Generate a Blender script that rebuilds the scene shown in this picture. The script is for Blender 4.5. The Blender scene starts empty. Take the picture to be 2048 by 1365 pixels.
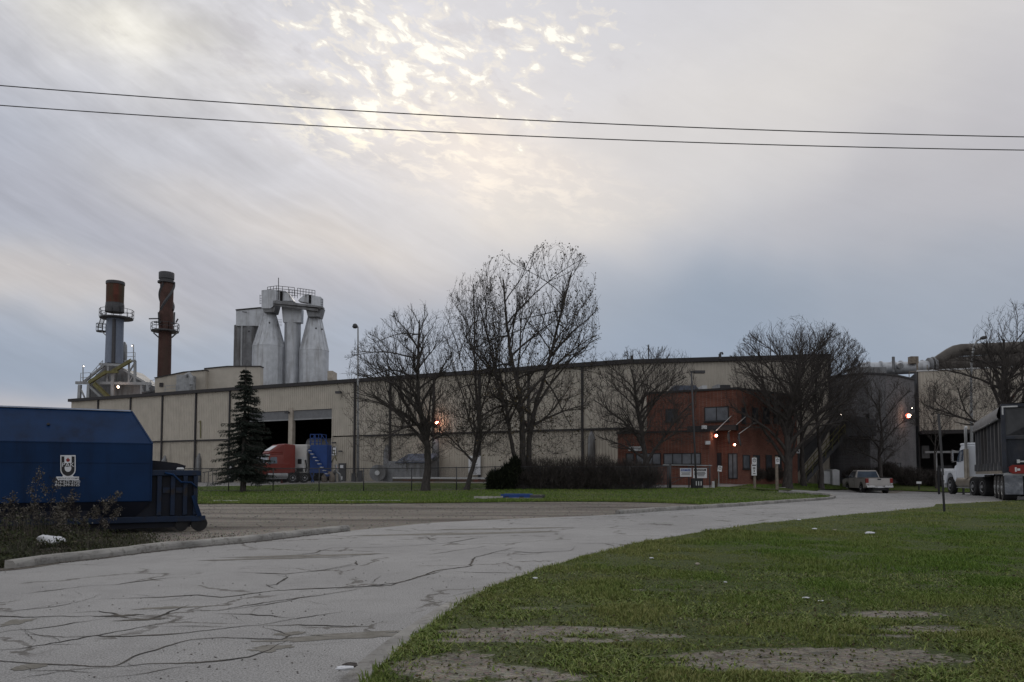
import bpy, math, random
import numpy as np
from mathutils import Vector, Matrix
from mathutils import geometry as mgeo
R = math.radians
sc = bpy.context.scene
COL = sc.collection
# ---------------------------------------------------------------- camera
F = 1500.0; CY = 871.0; TH = R(3.0); EYE = 1.25
cam_d = bpy.data.cameras.new('camera'); cam = bpy.data.objects.new('camera', cam_d); COL.objects.link(cam)
cam_d.sensor_width = 36.0; cam_d.lens = 36.0*F/2048.0
cam_d.shift_y = (CY-682.5)/2048.0
cam_d.clip_start = 0.1; cam_d.clip_end = 6000
cam.location = (0, 0, EYE); cam.rotation_euler = (R(90)+TH, 0, 0)
sc.camera = cam
sc.view_settings.view_transform = 'Standard'; sc.view_settings.look = 'None'
sc.view_settings.exposure = 0.0; sc.view_settings.gamma = 1.0
sc.view_settings.use_curve_mapping = False

def ray(px, py):
    u = (px-1024.0)/F; v = (CY-py)/F
    return Vector((u, math.cos(TH)-v*math.sin(TH), math.sin(TH)+v*math.cos(TH)))
def P(px, py, d):
    r = ray(px, py); t = d/r.y
    return Vector((r.x*t, d, EYE+r.z*t))

# ---------------------------------------------------------------- world
world = bpy.data.worlds.new('World'); sc.world = world; world.use_nodes = True
wt = world.node_tree; wt.nodes.clear()
SUN_EL = 27.0; SUN_AZ = -6.0     # azimuth clockwise from +Y
class NT:
    def __init__(s, t): s.t = t; s.l = t.links
    def n(s, typ, **kw):
        o = s.t.nodes.new(typ)
        for k, v in kw.items(): setattr(o, k, v)
        return o
    def put(s, sock, v):
        if isinstance(v, bpy.types.NodeSocket): s.l.new(v, sock)
        elif v is not None: sock.default_value = v
    def m(s, op, a, b=None, c=None, clamp=False):
        o = s.n('ShaderNodeMath', operation=op); o.use_clamp = clamp
        s.put(o.inputs[0], a)
        if b is not None: s.put(o.inputs[1], b)
        if c is not None: s.put(o.inputs[2], c)
        return o.outputs[0]
    def mix(s, f, a, b, blend='MIX'):
        o = s.n('ShaderNodeMix', data_type='RGBA', blend_type=blend)
        s.put(o.inputs[0], f)
        s.put(o.inputs[6], (*a, 1) if isinstance(a, tuple) and len(a) == 3 else a)
        s.put(o.inputs[7], (*b, 1) if isinstance(b, tuple) and len(b) == 3 else b)
        return o.outputs[2]
    def xyz(s, x, y, z=0.0):
        o = s.n('ShaderNodeCombineXYZ'); s.put(o.inputs[0], x); s.put(o.inputs[1], y); s.put(o.inputs[2], z)
        return o.outputs[0]
    def sep(s, v):
        o = s.n('ShaderNodeSeparateXYZ'); s.put(o.inputs[0], v); return o.outputs
    def noise(s, vec, scale, detail=4, rough=0.5, dist=0.0, col=False):
        o = s.n('ShaderNodeTexNoise'); s.put(o.inputs['Vector'], vec); o.inputs['Scale'].default_value = scale
        o.inputs['Detail'].default_value = detail; o.inputs['Roughness'].default_value = rough
        o.inputs['Distortion'].default_value = dist
        return o.outputs['Color' if col else 'Fac']
    def mapr(s, v, a, b, c=0.0, d=1.0, smooth=True):
        o = s.n('ShaderNodeMapRange', interpolation_type='SMOOTHSTEP' if smooth else 'LINEAR')
        s.put(o.inputs[0], v)
        for i, q in enumerate((a, b, c, d)): o.inputs[i+1].default_value = q
        return o.outputs[0]
    def mapping(s, vec, scale=(1, 1, 1), rot=(0, 0, 0), loc=(0, 0, 0)):
        o = s.n('ShaderNodeMapping'); s.put(o.inputs[0], vec)
        o.inputs['Scale'].default_value = scale; o.inputs['Rotation'].default_value = rot; o.inputs['Location'].default_value = loc
        return o.outputs[0]
def srgb(r, g, b):
    f = lambda c: (c/255/12.92) if c/255 <= .04045 else ((c/255+.055)/1.055)**2.4
    return (f(r), f(g), f(b))

def build_world():
    w = NT(wt)
    tc = w.n('ShaderNodeTexCoord').outputs['Generated']
    x, y, z = w.sep(tc)
    az = w.m('ARCTAN2', x, y); el = w.m('ARCSINE', z)
    q = w.xyz(az, el, 0)
    wn = w.sep(w.noise(q, 5.0, 2, .55, col=True))
    az2 = w.m('ADD', az, w.m('MULTIPLY', w.m('SUBTRACT', wn[0], .5), .22))
    el2 = w.m('ADD', el, w.m('MULTIPLY', w.m('SUBTRACT', wn[1], .5), .10))
    def blob(px, py, wx, wy, a=az2, e=el2, k=1.0, ang=0.0):
        r = ray(px, py).normalized(); a0 = math.atan2(r.x, r.y); e0 = math.asin(r.z)
        da = w.m('SUBTRACT', a, a0); de = w.m('SUBTRACT', e, e0)
        if ang:
            c, s_ = math.cos(R(ang)), math.sin(R(ang))
            da, de = w.m('ADD', w.m('MULTIPLY', da, c), w.m('MULTIPLY', de, s_)), w.m('SUBTRACT', w.m('MULTIPLY', de, c), w.m('MULTIPLY', da, s_))
        da = w.m('DIVIDE', da, wx/F); de = w.m('DIVIDE', de, wy/F)
        s2 = w.m('ADD', w.m('MULTIPLY', da, da), w.m('MULTIPLY', de, de))
        return w.m('MULTIPLY', w.m('EXPONENT', w.m('MULTIPLY', s2, -1.0)), k)
    # base by elevation
    base = w.mix(w.mapr(el, 0.02, 0.50), srgb(150, 163, 182), srgb(207, 207, 213))
    for (px, py, wx, wy, k, col, ang) in [
        (1500, 600, 620, 130, .95, (137, 153, 172), 4), (1250, 720, 600, 90, .9, (140, 156, 177), 0),
        (1950, 640, 300, 170, .6, (150, 162, 178), 0), (1650, 420, 500, 75, .6, (174, 178, 189), 0),
        (1600, 170, 520, 170, .85, (222, 218, 214), 8), (1980, 330, 340, 200, .7, (190, 187, 190), 0),
        (60, 330, 300, 130, .85, (162, 169, 184), -20), (420, 330, 380, 90, .5, (183, 186, 196), -25),
        (250, 470, 420, 70, .55, (172, 173, 184), -20), (650, 500, 330, 70, .8, (205, 200, 197), -12),
        (40, 545, 220, 45, .85, (216, 210, 203), -12), (260, 590, 330, 45, .6, (184, 180, 183), -5),
        (650, 590, 420, 45, .6, (170, 171, 182), 0), (100, 730, 260, 60, .9, (148, 161, 180), 0),
        (700, 680, 300, 70, .7, (146, 160, 180), 0), (40, 795, 480, 34, .8, (192, 188, 191), 0),
        (330, 90, 300, 90, .6, (208, 207, 207), -12), (240, 25, 130, 45, .8, (240, 236, 224), 0),
        (900, 60, 420, 120, .55, (207, 209, 216), 0), (1000, 330, 230, 70, .9, (228, 219, 212), -10),
        (1080, 430, 260, 60, .7, (216, 211, 206), 0), (1300, 280, 260, 80, .6, (208, 206, 207), 0)]:
        base = w.mix(blob(px, py, wx, wy, k=k, ang=ang), base, srgb(*col))
    # wind-drawn streaks, stronger on the left
    rot = lambda v, a: w.mapping(v, (1, 1, 1), (0, 0, R(a)))
    az3 = w.m('ADD', az, w.m('MULTIPLY', w.m('SUBTRACT', wn[0], .5), .06))
    el3 = w.m('ADD', el, w.m('MULTIPLY', w.m('SUBTRACT', wn[1], .5), .03))
    st = w.noise(w.mapping(rot(w.xyz(az3, el3, 0), 24), (2.2, 15, 1)), 3.0, 5, .6, .35)
    st2 = w.noise(w.mapping(rot(q, 27), (4, 30, 1)), 3.0, 4, .6, .2)
    sl = w.m('MULTIPLY', w.mapr(az, .12, -.35), w.mapr(el, .08, .2))
    v = w.m('ADD', w.m('MULTIPLY', w.m('SUBTRACT', st, .5), .38), w.m('MULTIPLY', w.m('SUBTRACT', st2, .5), .14))
    g = w.m('ADD', 1.0, w.m('MULTIPLY', v, w.m('ADD', w.m('MULTIPLY', sl, .8), .16)))
    gg = w.n('ShaderNodeVectorMath', operation='SCALE'); w.put(gg.inputs[0], base); w.put(gg.inputs['Scale'], g)
    col = gg.outputs[0]
    # soft mottling everywhere
    mo = w.noise(w.mapping(q, (1, 2.0, 1)), 9.0, 4, .6, .4)
    mk = w.m('ADD', w.m('MULTIPLY', blob(420, 110, 480, 190, az, el), .34), .035)
    gg = w.n('ShaderNodeVectorMath', operation='SCALE'); w.put(gg.inputs[0], col)
    w.put(gg.inputs['Scale'], w.m('ADD', 1.0, w.m('MULTIPLY', w.m('SUBTRACT', mo, .5), w.m('MULTIPLY', mk, 2.2))))
    col = gg.outputs[0]
    # dappled altocumulus
    qd = w.mapping(rot(q, 12), (1, 2.0, 1))
    wp = w.sep(w.noise(qd, 11.0, 2, .6, col=True))
    qd = w.xyz(w.m('ADD', w.sep(qd)[0], w.m('MULTIPLY', w.m('SUBTRACT', wp[0], .5), .05)), w.m('ADD', w.sep(qd)[1], w.m('MULTIPLY', w.m('SUBTRACT', wp[1], .5), .05)))
    pn = w.noise(qd, 30.0, 5, .56, .05)
    reg = w.m('MAXIMUM', blob(840, 110, 340, 170, k=1.06, ang=-20), blob(1090, 50, 190, 70, k=1.1))
    reg = w.m('MAXIMUM', reg, blob(740, 215, 210, 60, k=1.05))
    thr = w.m('SUBTRACT', .83, w.m('MULTIPLY', reg, .302))
    pf = w.m('SUBTRACT', pn, thr)
    gray = w.mapr(w.m('ADD', pf, .06), -.05, .04)
    col = w.mix(w.m('MULTIPLY', gray, .55), col, srgb(232, 226, 216))
    col = w.mix(w.m('MULTIPLY', w.mapr(pf, -.02, .06), .95), col, (1.01, 0.985, 0.89))
    # gray undersides
    un = w.noise(w.mapping(qd, (1, 1, 1), (0, 0, 0), (0.03, .04, 3.0)), 15.0, 5, .6)
    uf = w.m('MULTIPLY', w.mapr(un, .56, .68), w.m('MULTIPLY', blob(700, 130, 480, 170), .5))
    col = w.mix(uf, col, srgb(184, 182, 188))
    # fine bright ripples lower
    rp = w.noise(w.mapping(rot(q, 10), (1, 2.8, 1)), 24.0, 4, .65, .4)
    rf = w.m('MULTIPLY', w.mapr(rp, .44, .66), blob(930, 330, 240, 52, ang=-12, k=.9))
    col = w.mix(rf, col, srgb(246, 236, 224))
    rf = w.m('MULTIPLY', w.mapr(rp, .46, .64), blob(720, 250, 160, 40, ang=-8, k=.9))
    col = w.mix(rf, col, srgb(255, 248, 228))
    # overhead and behind the viewer: plain bright grey overcast
    back = w.mapr(y, .25, -.15); up = w.mapr(el, .62, .85)
    col = w.mix(w.m('MAXIMUM', back, up), col, srgb(212, 213, 217))
    sky = w.n('ShaderNodeTexSky', sky_type='NISHITA'); sky.sun_disc = False
    sky.sun_elevation = R(SUN_EL); sky.sun_rotation = R(SUN_AZ); sky.dust_density = 3.0
    k10 = w.n('ShaderNodeVectorMath', operation='SCALE'); w.put(k10.inputs[0], col); k10.inputs['Scale'].default_value = 10.0
    fin = w.mix(0.97, sky.outputs[0], k10.outputs[0])
    bg = w.n('ShaderNodeBackground'); w.put(bg.inputs[0], fin); bg.inputs[1].default_value = 0.1
    out = w.n('ShaderNodeOutputWorld'); w.l.new(bg.outputs[0], out.inputs[0])
build_world()
world.cycles.sampling_method = 'MANUAL'; world.cycles.sample_map_resolution = 256
sd = bpy.data.lights.new('sun', 'SUN'); sd.energy = 0.6; sd.angle = R(14); sd.color = (1, .93, .84)
sun = bpy.data.objects.new('sun', sd); COL.objects.link(sun)
sdir = Vector((math.sin(R(SUN_AZ))*math.cos(R(SUN_EL)), math.cos(R(SUN_AZ))*math.cos(R(SUN_EL)), math.sin(R(SUN_EL))))
sun.rotation_euler = sdir.to_track_quat('Z', 'Y').to_euler(); sun.location = sdir*200
# ---------------------------------------------------------------- terrain
CTRL = [(1735, 988, 58), (1690, 986, 60), (1800, 988, 58), (2020, 1002, 32), (1905, 989, 45.5), (1965, 993, 40), (1950, 1012, 29), (2048, 1006, 29.5),
        (600, 966, 76), (500, 968, 76), (685, 963, 82.5), (405, 965, 94), (200, 962, 104), (60, 962, 112), (850, 963, 78), (1000, 963, 75),
        (455, 984, 50), (640, 984, 50), (850, 983, 50.5), (1040, 979, 51), (1250, 979, 52), (1340, 977, 52), (1420, 975, 52),
        (1508, 977, 49), (1552, 978, 49), (1665, 999, 40), (1590, 984, 55), (1480, 968, 57), (1300, 966, 60), (1465, 963, 60),
        (1600, 966, 64), (1690, 966, 66), (1750, 966, 65.5), (1832, 966, 68), (1900, 966, 68), (2048, 966, 68), (1165, 963, 71), (1650, 975, 61),
        (1750, 977, 63), (1900, 984, 60), (2048, 986, 60)]
_cp = [(p.x, p.y, p.z) for p in (P(*c) for c in CTRL)]
for yy in (-10, 2, 8, 14, 20, 26):
    for xx in (-26, -16, -8, 0, 8, 16, 26): _cp.append((xx*max(1, yy/20), yy, 0.0))
for xx in (-40, -30, -22, -14, -6, 2, 9): _cp.append((xx, 34, 0.0))
for xx in (-90, -50, 0, 50, 100): _cp.append((xx, 130, 0.5))
for yy in (0, 30, 60, 90): _cp.append((-95, yy, 0.2)); _cp.append((100, yy, .2))
_cp = np.array(_cp)
def _phi(r2): return .5*r2*np.log(r2+1e-9)
_n = len(_cp); _A = np.zeros((_n+3, _n+3)); _d = ((_cp[:, None, :2]-_cp[None, :, :2])**2).sum(-1)
_A[:_n, :_n] = _phi(_d) + np.eye(_n)*1.0
_A[:_n, _n] = 1; _A[:_n, _n+1:] = _cp[:, :2]; _A[_n, :_n] = 1; _A[_n+1:, :_n] = _cp[:, :2].T
_w = np.linalg.solve(_A, np.concatenate([_cp[:, 2], [0, 0, 0]]))
def terrain(X, Y):
    X = np.asarray(X, float); Y = np.asarray(Y, float); sh = X.shape
    x = X.ravel(); y = Y.ravel(); out = np.empty(len(x))
    for i in range(0, len(x), 20000):
        a = np.stack([x[i:i+20000], y[i:i+20000]], 1)
        d2 = ((a[:, None, :]-_cp[None, :, :2])**2).sum(-1)
        out[i:i+20000] = _phi(d2)@_w[:_n] + _w[_n] + a@_w[_n+1:]
    far = np.clip((np.hypot(x, y-40)-75)/30, 0, 1)
    return (np.clip(out, -.6, .8)*(1-far)+.3*far).reshape(sh)
def tz(x, y): return float(terrain(np.array([x]), np.array([y]))[0])
def G(px, py, extra=0.0):
    r = ray(px, py); ts = np.concatenate([np.arange(2, 60, .25), np.arange(60, 260, .5)])
    z = EYE + r.z/r.y*ts; h = terrain(r.x/r.y*ts, ts)+extra
    k = np.nonzero(z <= h)[0]
    i = k[0] if len(k) else len(ts)-1
    if i > 0 and len(k):
        a = z[i-1]-h[i-1]; b = z[i]-h[i]; t = ts[i-1]+(ts[i]-ts[i-1])*a/(a-b)
    else: t = ts[i]
    x = r.x/r.y*t
    return Vector((x, t, tz(x, t)))
def at(px, d, dz=0.0):
    x = (px-1024.0)/F*d
    # u in image is measured against the pitched axis: solve exactly on the ground
    for _ in range(3):
        z = tz(x, d); k = d/ (math.cos(TH)*d + math.sin(TH)*(z-EYE))
        x = (px-1024.0)/F*(math.cos(TH)*d + math.sin(TH)*(z-EYE))
    return Vector((x, d, z+dz))
def zy(px, py, d): return P(px, py, d).z

# ---------------------------------------------------------------- materials
MAT = {}
def mat(name, col, rough=.85, var=.12, scale=3.0, metal=0.0, bump=0.0, bscale=None, col2=None, f2=(.5, .62), s2=1.0, spec=.3, streak=False, emit=None, gcol=None):
    """plain surface with noise-driven tone variation; col2 = second colour in patches (rust, dirt)"""
    m = bpy.data.materials.new(name); m.use_nodes = True; t = NT(m.node_tree)
    b = m.node_tree.nodes['Principled BSDF']
    tc = t.n('ShaderNodeTexCoord').outputs['Object']
    c = t.mix(t.mapr(t.noise(tc, scale, 5, .6), .3, .7), tuple(x*(1-var) for x in col), tuple(min(1, x*(1+var)) for x in col))
    if col2:
        vec = t.mapping(tc, (1, 1, .12)) if streak else tc
        c = t.mix(t.mapr(t.noise(vec, s2, 6, .65), *f2), c, col2)
    t.put(b.inputs['Base Color'], c)
    b.inputs['Roughness'].default_value = rough; b.inputs['Metallic'].default_value = metal
    b.inputs['Specular IOR Level'].default_value = spec
    if emit:
        b.inputs['Emission Color'].default_value = (*emit[0], 1); b.inputs['Emission Strength'].default_value = emit[1]
    if bump:
        bn = t.n('ShaderNodeBump'); bn.inputs['Strength'].default_value = bump; bn.inputs['Distance'].default_value = .02
        t.put(bn.inputs['Height'], t.noise(tc, bscale or scale*8, 4, .6)); t.put(b.inputs['Normal'], bn.outputs[0])
    MAT[name] = m; return m
def glass(name, col=(.03, .035, .04), rough=.12):
    m = mat(name, col, rough, .3, 1.0, spec=.6); return m

# ---------------------------------------------------------------- mesh builder
TM = {}      # object name -> world matrix of its thing
def _props(o, label, cat, group, kind):
    if label: o['label'] = label
    if cat: o['category'] = cat
    if group: o['group'] = group
    if kind: o['kind'] = kind
def thing(name, label, cat, loc, rz=0.0, group=None):
    o = bpy.data.objects.new(name, None); COL.objects.link(o); o.empty_display_size = .2
    o.location = loc; o.rotation_euler = (0, 0, rz); _props(o, label, cat, group, None)
    TM[o.name] = Matrix.Translation(loc) @ Matrix.Rotation(rz, 4, 'Z')
    return o
class MB:
    def __init__(s, M=None): s.v = []; s.f = []; s.mi = []; s.M = M; s.cur = 0
    def add(s, vs, fs):
        k = len(s.v)
        s.v += [tuple(s.M @ Vector(p)) if s.M else tuple(p) for p in vs]
        s.f += [tuple(i+k for i in f) for f in fs]; s.mi += [s.cur]*len(fs); return s
    def box(s, x0, x1, y0, y1, z0, z1, tx=0, ty=0):
        """axis box; tx,ty shrink the top"""
        return s.add([(x0, y0, z0), (x1, y0, z0), (x1, y1, z0), (x0, y1, z0), (x0+tx, y0+ty, z1), (x1-tx, y0+ty, z1), (x1-tx, y1-ty, z1), (x0+tx, y1-ty, z1)],
                     [(0, 3, 2, 1), (4, 5, 6, 7), (0, 1, 5, 4), (1, 2, 6, 5), (2, 3, 7, 6), (3, 0, 4, 7)])
    def prism(s, pts, vec):
        """closed polygon pts extruded along vec"""
        n = len(pts); pts = [Vector(p) for p in pts]; vec = Vector(vec)
        return s.add(pts+[p+vec for p in pts], [tuple(range(n))[::-1], tuple(range(n, 2*n))]+[(i, (i+1) % n, (i+1) % n+n, i+n) for i in range(n)])
    def plan(s, pts, z0, z1):
        return s.prism([(p[0], p[1], z0) for p in pts], (0, 0, z1-z0))
    def cyl(s, a, b, r0, r1=None, n=12, caps=True):
        return s.tube([a, b], [r0, r0 if r1 is None else r1], n, caps)
    def tube(s, pts, rad, n=8, caps=True):
        pts = [Vector(p) for p in pts]
        if not hasattr(rad, '__len__'): rad = [rad]*len(pts)
        vs = []; fs = []; up = None
        for i, p in enumerate(pts):
            t = (pts[min(i+1, len(pts)-1)]-pts[max(i-1, 0)])
            if t.length < 1e-9: t = Vector((0, 0, 1))
            t.normalize()
            if up is None: up = Vector((0, 0, 1)).cross(t); up = up if up.length > .05 else Vector((1, 0, 0))
            a = (up - t*up.dot(t)); a = a.normalized() if a.length > 1e-6 else t.orthogonal().normalized(); b = t.cross(a); up = a
            for k in range(n):
                an = 2*math.pi*k/n; vs.append(p + (a*math.cos(an)+b*math.sin(an))*rad[i])
        for i in range(len(pts)-1):
            for k in range(n): fs.append((i*n+k, i*n+(k+1) % n, (i+1)*n+(k+1) % n, (i+1)*n+k))
        if caps: fs.append(tuple(range(n))[::-1]); fs.append(tuple(range((len(pts)-1)*n, len(pts)*n)))
        return s.add(vs, fs)
    def bar(s, a, b, w, h=None):
        """square bar from a to b"""
        a = Vector(a); b = Vector(b); h = h or w; t = (b-a).normalized()
        sd = t.cross(Vector((0, 0, 1))); sd = sd.normalized() if sd.length > .05 else Vector((1, 0, 0)); u = sd.cross(t)
        vs = [q+sd*(i*w/2)+u*(j*h/2) for q in (a, b) for i, j in ((-1, -1), (1, -1), (1, 1), (-1, 1))]
        return s.add(vs, [(0, 1, 2, 3), (7, 6, 5, 4), (0, 4, 5, 1), (1, 5, 6, 2), (2, 6, 7, 3), (3, 7, 4, 0)])
    def lathe(s, prof, c=(0, 0, 0), n=24, axis='z'):
        vs = []; fs = []
        for r, h in prof:
            for k in range(n):
                a = 2*math.pi*k/n; x, y = r*math.cos(a), r*math.sin(a)
                q = (x, y, h) if axis == 'z' else ((h, x, y) if axis == 'x' else (y, h, x))
                vs.append((q[0]+c[0], q[1]+c[1], q[2]+c[2]))
        m = len(prof)
        for i in range(m-1):
            for k in range(n): fs.append((i*n+k, i*n+(k+1) % n, (i+1)*n+(k+1) % n, (i+1)*n+k))
        fs.append(tuple(range(n))[::-1]); fs.append(tuple(range((m-1)*n, m*n)))
        return s.add(vs, fs)
    def quad(s, a, b, c, d): return s.add([a, b, c, d], [(0, 1, 2, 3)])
    def text(s, txt, org, right, up, h, align='CENTER', off=0.0):
        vs, fs = text_geo(txt, align); right = Vector(right).normalized(); up = Vector(up).normalized(); nrm = right.cross(up)
        org = Vector(org)+nrm*off
        return s.add([org+right*(x*h)+up*(y*h) for x, y in vs], fs)
    def build(s, name, m, parent=None, world=True, smooth=False, bevel=0.0, label=None, cat=None, group=None, kind=None, auto=False):
        me = bpy.data.meshes.new(name)
        vs = s.v
        if parent is not None and world:
            W = TM[parent.name].inverted(); vs = [tuple(W @ Vector(p)) for p in vs]
        me.from_pydata(vs, [], s.f)
        ms = m if isinstance(m, (list, tuple)) else [m]
        for q in ms: me.materials.append(MAT[q] if isinstance(q, str) else q)
        if any(s.mi): me.polygons.foreach_set('material_index', s.mi)
        if smooth: me.polygons.foreach_set('use_smooth', [True]*len(me.polygons))
        me.update()
        if smooth and auto: me.set_sharp_from_angle(angle=R(40))
        o = bpy.data.objects.new(name, me); COL.objects.link(o)
        if parent is not None: o.parent = parent; TM[o.name] = TM[parent.name]
        _props(o, label, cat, group, kind)
        if bevel:
            b = o.modifiers.new('bevel', 'BEVEL'); b.width = bevel; b.segments = 2; b.limit_method = 'ANGLE'; b.angle_limit = R(35)
        return o
_tc = {}
def text_geo(txt, align='CENTER'):
    if (txt, align) in _tc: return _tc[(txt, align)]
    cu = bpy.data.curves.new('t', 'FONT'); cu.body = txt; cu.align_x = align; cu.align_y = 'CENTER'; cu.size = 1.35; cu.offset = .003; cu.resolution_u = 2
    ob = bpy.data.objects.new('t', cu); COL.objects.link(ob)
    dg = bpy.context.evaluated_depsgraph_get(); me = bpy.data.meshes.new_from_object(ob.evaluated_get(dg))
    r = ([(v.co.x, v.co.y) for v in me.vertices], [tuple(p.vertices) for p in me.polygons])
    bpy.data.objects.remove(ob); bpy.data.curves.remove(cu); bpy.data.meshes.remove(me)
    _tc[(txt, align)] = r; return r
def dup(root, loc, rz=None, label=None):
    r = root.copy(); COL.objects.link(r); r.location = loc
    if rz is not None: r.rotation_euler = (0, 0, rz)
    if label: r['label'] = label
    TM[r.name] = Matrix.Translation(loc) @ Matrix.Rotation(r.rotation_euler.z, 4, 'Z')
    for ch in list(root.children):
        c = ch.copy(); COL.objects.link(c); c.parent = r
        for g in list(ch.children): d = g.copy(); COL.objects.link(d); d.parent = c
    return r
def npmesh(name, V, Fq, m, nper=4, attrs=None, smooth=False, parent=None, **kw):
    """fast mesh: V (n,3) array, Fq (k,nper) index array"""
    me = bpy.data.meshes.new(name); me.vertices.add(len(V)); me.vertices.foreach_set('co', np.asarray(V, np.float32).ravel())
    k = len(Fq); me.loops.add(k*nper); me.loops.foreach_set('vertex_index', np.asarray(Fq, np.int32).ravel())
    me.polygons.add(k); me.polygons.foreach_set('loop_start', np.arange(0, k*nper, nper, dtype=np.int32))
    if smooth: me.polygons.foreach_set('use_smooth', np.ones(k, bool))
    me.update(calc_edges=True); me.validate()
    if attrs:
        for an, arr in attrs.items():
            a = me.attributes.new(an, 'FLOAT', 'POINT'); a.data.foreach_set('value', np.asarray(arr, np.float32))
    me.materials.append(MAT[m]); o = bpy.data.objects.new(name, me); COL.objects.link(o)
    if parent is not None: o.parent = parent
    _props(o, kw.get('label'), kw.get('cat'), kw.get('group'), kw.get('kind')); return o

# ---------------------------------------------------------------- ground materials
def nz(X, Y, s, seed=0, oct=4):
    """cheap value noise 0..1 in numpy"""
    out = 0; amp = 1; tot = 0
    for o in range(oct):
        x = X*s*2**o+seed*17.3+o*5.1; y = Y*s*2**o+seed*9.7+o*3.7
        xi = np.floor(x).astype(np.int64); yi = np.floor(y).astype(np.int64); fx = x-xi; fy = y-yi
        fx = fx*fx*(3-2*fx); fy = fy*fy*(3-2*fy)
        def h(a, b):
            n = (a*374761393+b*668265263+seed*1442695) & 0x7fffffff
            n = ((n ^ (n >> 13))*1274126177) & 0x7fffffff
            return (n ^ (n >> 16)) % 100003/100003.0
        v = (h(xi, yi)*(1-fx)+h(xi+1, yi)*fx)*(1-fy)+(h(xi, yi+1)*(1-fx)+h(xi+1, yi+1)*fx)*fy
        out = out+v*amp; tot += amp; amp *= .5
    return out/tot
def gmat(name, fn, rough=.95):
    m = bpy.data.materials.new(name); m.use_nodes = True; t = NT(m.node_tree); b = m.node_tree.nodes['Principled BSDF']
    tc = t.n('ShaderNodeTexCoord').outputs['Object']
    c, h, st = fn(t, tc); t.put(b.inputs['Base Color'], c); b.inputs['Roughness'].default_value = rough; b.inputs['Specular IOR Level'].default_value = .25
    bn = t.n('ShaderNodeBump'); bn.inputs['Strength'].default_value = st; bn.inputs['Distance'].default_value = .03
    t.put(bn.inputs['Height'], h); t.put(b.inputs['Normal'], bn.outputs[0]); MAT[name] = m; return m
def f_road(t, p):
    big = t.noise(p, .35, 4, .6); med = t.noise(p, 3.0, 6, .65); fine = t.noise(p, 60, 4, .7)
    c = t.mix(t.mapr(big, .35, .65), (.222, .220, .220), (.29, .287, .285))
    c = t.mix(t.m('MULTIPLY', t.mapr(med, .45, .75), .5), c, (.150, .147, .144))
    c = t.mix(t.m('MULTIPLY', t.mapr(fine, .38, .66), .6), c, (.40, .395, .39))
    c = t.mix(t.m('MULTIPLY', t.mapr(t.noise(p, 85, 2, .6), .5, .6), .7), c, (.10, .098, .096))
    pits = t.mapr(t.noise(p, 23, 3, .6), .68, .75)
    reg = t.mapr(t.noise(p, .8, 3, .5), .45, .62)
    c = t.mix(t.m('MULTIPLY', t.m('MULTIPLY', pits, reg), .8), c, (.07, .065, .06))
    st = t.mapr(t.noise(t.mapping(p, (.5, 3, 1), (0, 0, R(-35))), 1.2, 5, .7), .62, .8)
    c = t.mix(t.m('MULTIPLY', st, .4), c, (.16, .14, .115))
    vo = t.n('ShaderNodeTexVoronoi', feature='DISTANCE_TO_EDGE'); vo.inputs['Scale'].default_value = .55
    wv = t.n('ShaderNodeVectorMath', operation='ADD'); t.put(wv.inputs[0], p)
    sc_ = t.n('ShaderNodeVectorMath', operation='SCALE'); t.put(sc_.inputs[0], t.noise(p, 1.6, 5, .65, col=True)); sc_.inputs['Scale'].default_value = .8
    t.put(wv.inputs[1], sc_.outputs[0]); t.put(vo.inputs['Vector'], wv.outputs[0])
    ck = t.m('MULTIPLY', t.mapr(vo.outputs[0], .006, .022, 1, 0), t.mapr(t.noise(p, .9, 2), .46, .56))
    c = t.mix(t.m('MULTIPLY', ck, .75), c, (.06, .053, .045))
    h = t.m('SUBTRACT', t.m('ADD', t.m('MULTIPLY', fine, .5), t.m('MULTIPLY', med, .4)), t.m('MULTIPLY', pits, .4))
    return c, h, .35
def f_gravel(t, p):
    big = t.noise(t.mapping(p, (.35, 1.2, 1)), .35, 5, .6); med = t.noise(p, 4.0, 6, .7); fine = t.noise(p, 45, 3, .7)
    c = t.mix(t.mapr(big, .35, .65), (.19, .165, .135), (.33, .295, .25))
    c = t.mix(t.m('MULTIPLY', t.mapr(t.noise(t.mapping(p, (.2, 1.5, 1)), .5, 5, .6), .50, .62), .85), c, (.070, .052, .042))
    c = t.mix(t.m('MULTIPLY', t.mapr(med, .4, .7), .45), c, (.14, .125, .105))
    vo = t.n('ShaderNodeTexVoronoi'); vo.inputs['Scale'].default_value = 38; t.put(vo.inputs['Vector'], p)
    c = t.mix(t.m('MULTIPLY', t.mapr(fine, .4, .7), .6), c, (.36, .34, .32))
    c = t.mix(.35, c, t.mix(1.0, c, vo.outputs['Color'], 'MULTIPLY'))
    return c, t.m('ADD', fine, t.m('MULTIPLY', vo.outputs[0], 1.5)), .8
def f_conc(t, p):
    c = t.mix(t.mapr(t.noise(p, .5, 5, .6), .35, .65), (.20, .195, .19), (.30, .29, .28))
    fine = t.noise(p, 40, 4, .7)
    c = t.mix(t.m('MULTIPLY', t.mapr(t.noise(p, 5, 6, .7), .5, .72), .5), c, (.13, .12, .11))
    return c, fine, .3
def f_kerb(t, p):
    c = t.mix(t.mapr(t.noise(p, 1.3, 5, .6), .35, .65), (.21, .205, .195), (.33, .32, .30))
    c = t.mix(t.m('MULTIPLY', t.mapr(t.noise(p, 9, 6, .7), .48, .66), .7), c, (.12, .11, .10))
    return c, t.noise(p, 30, 5, .7), .6
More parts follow.
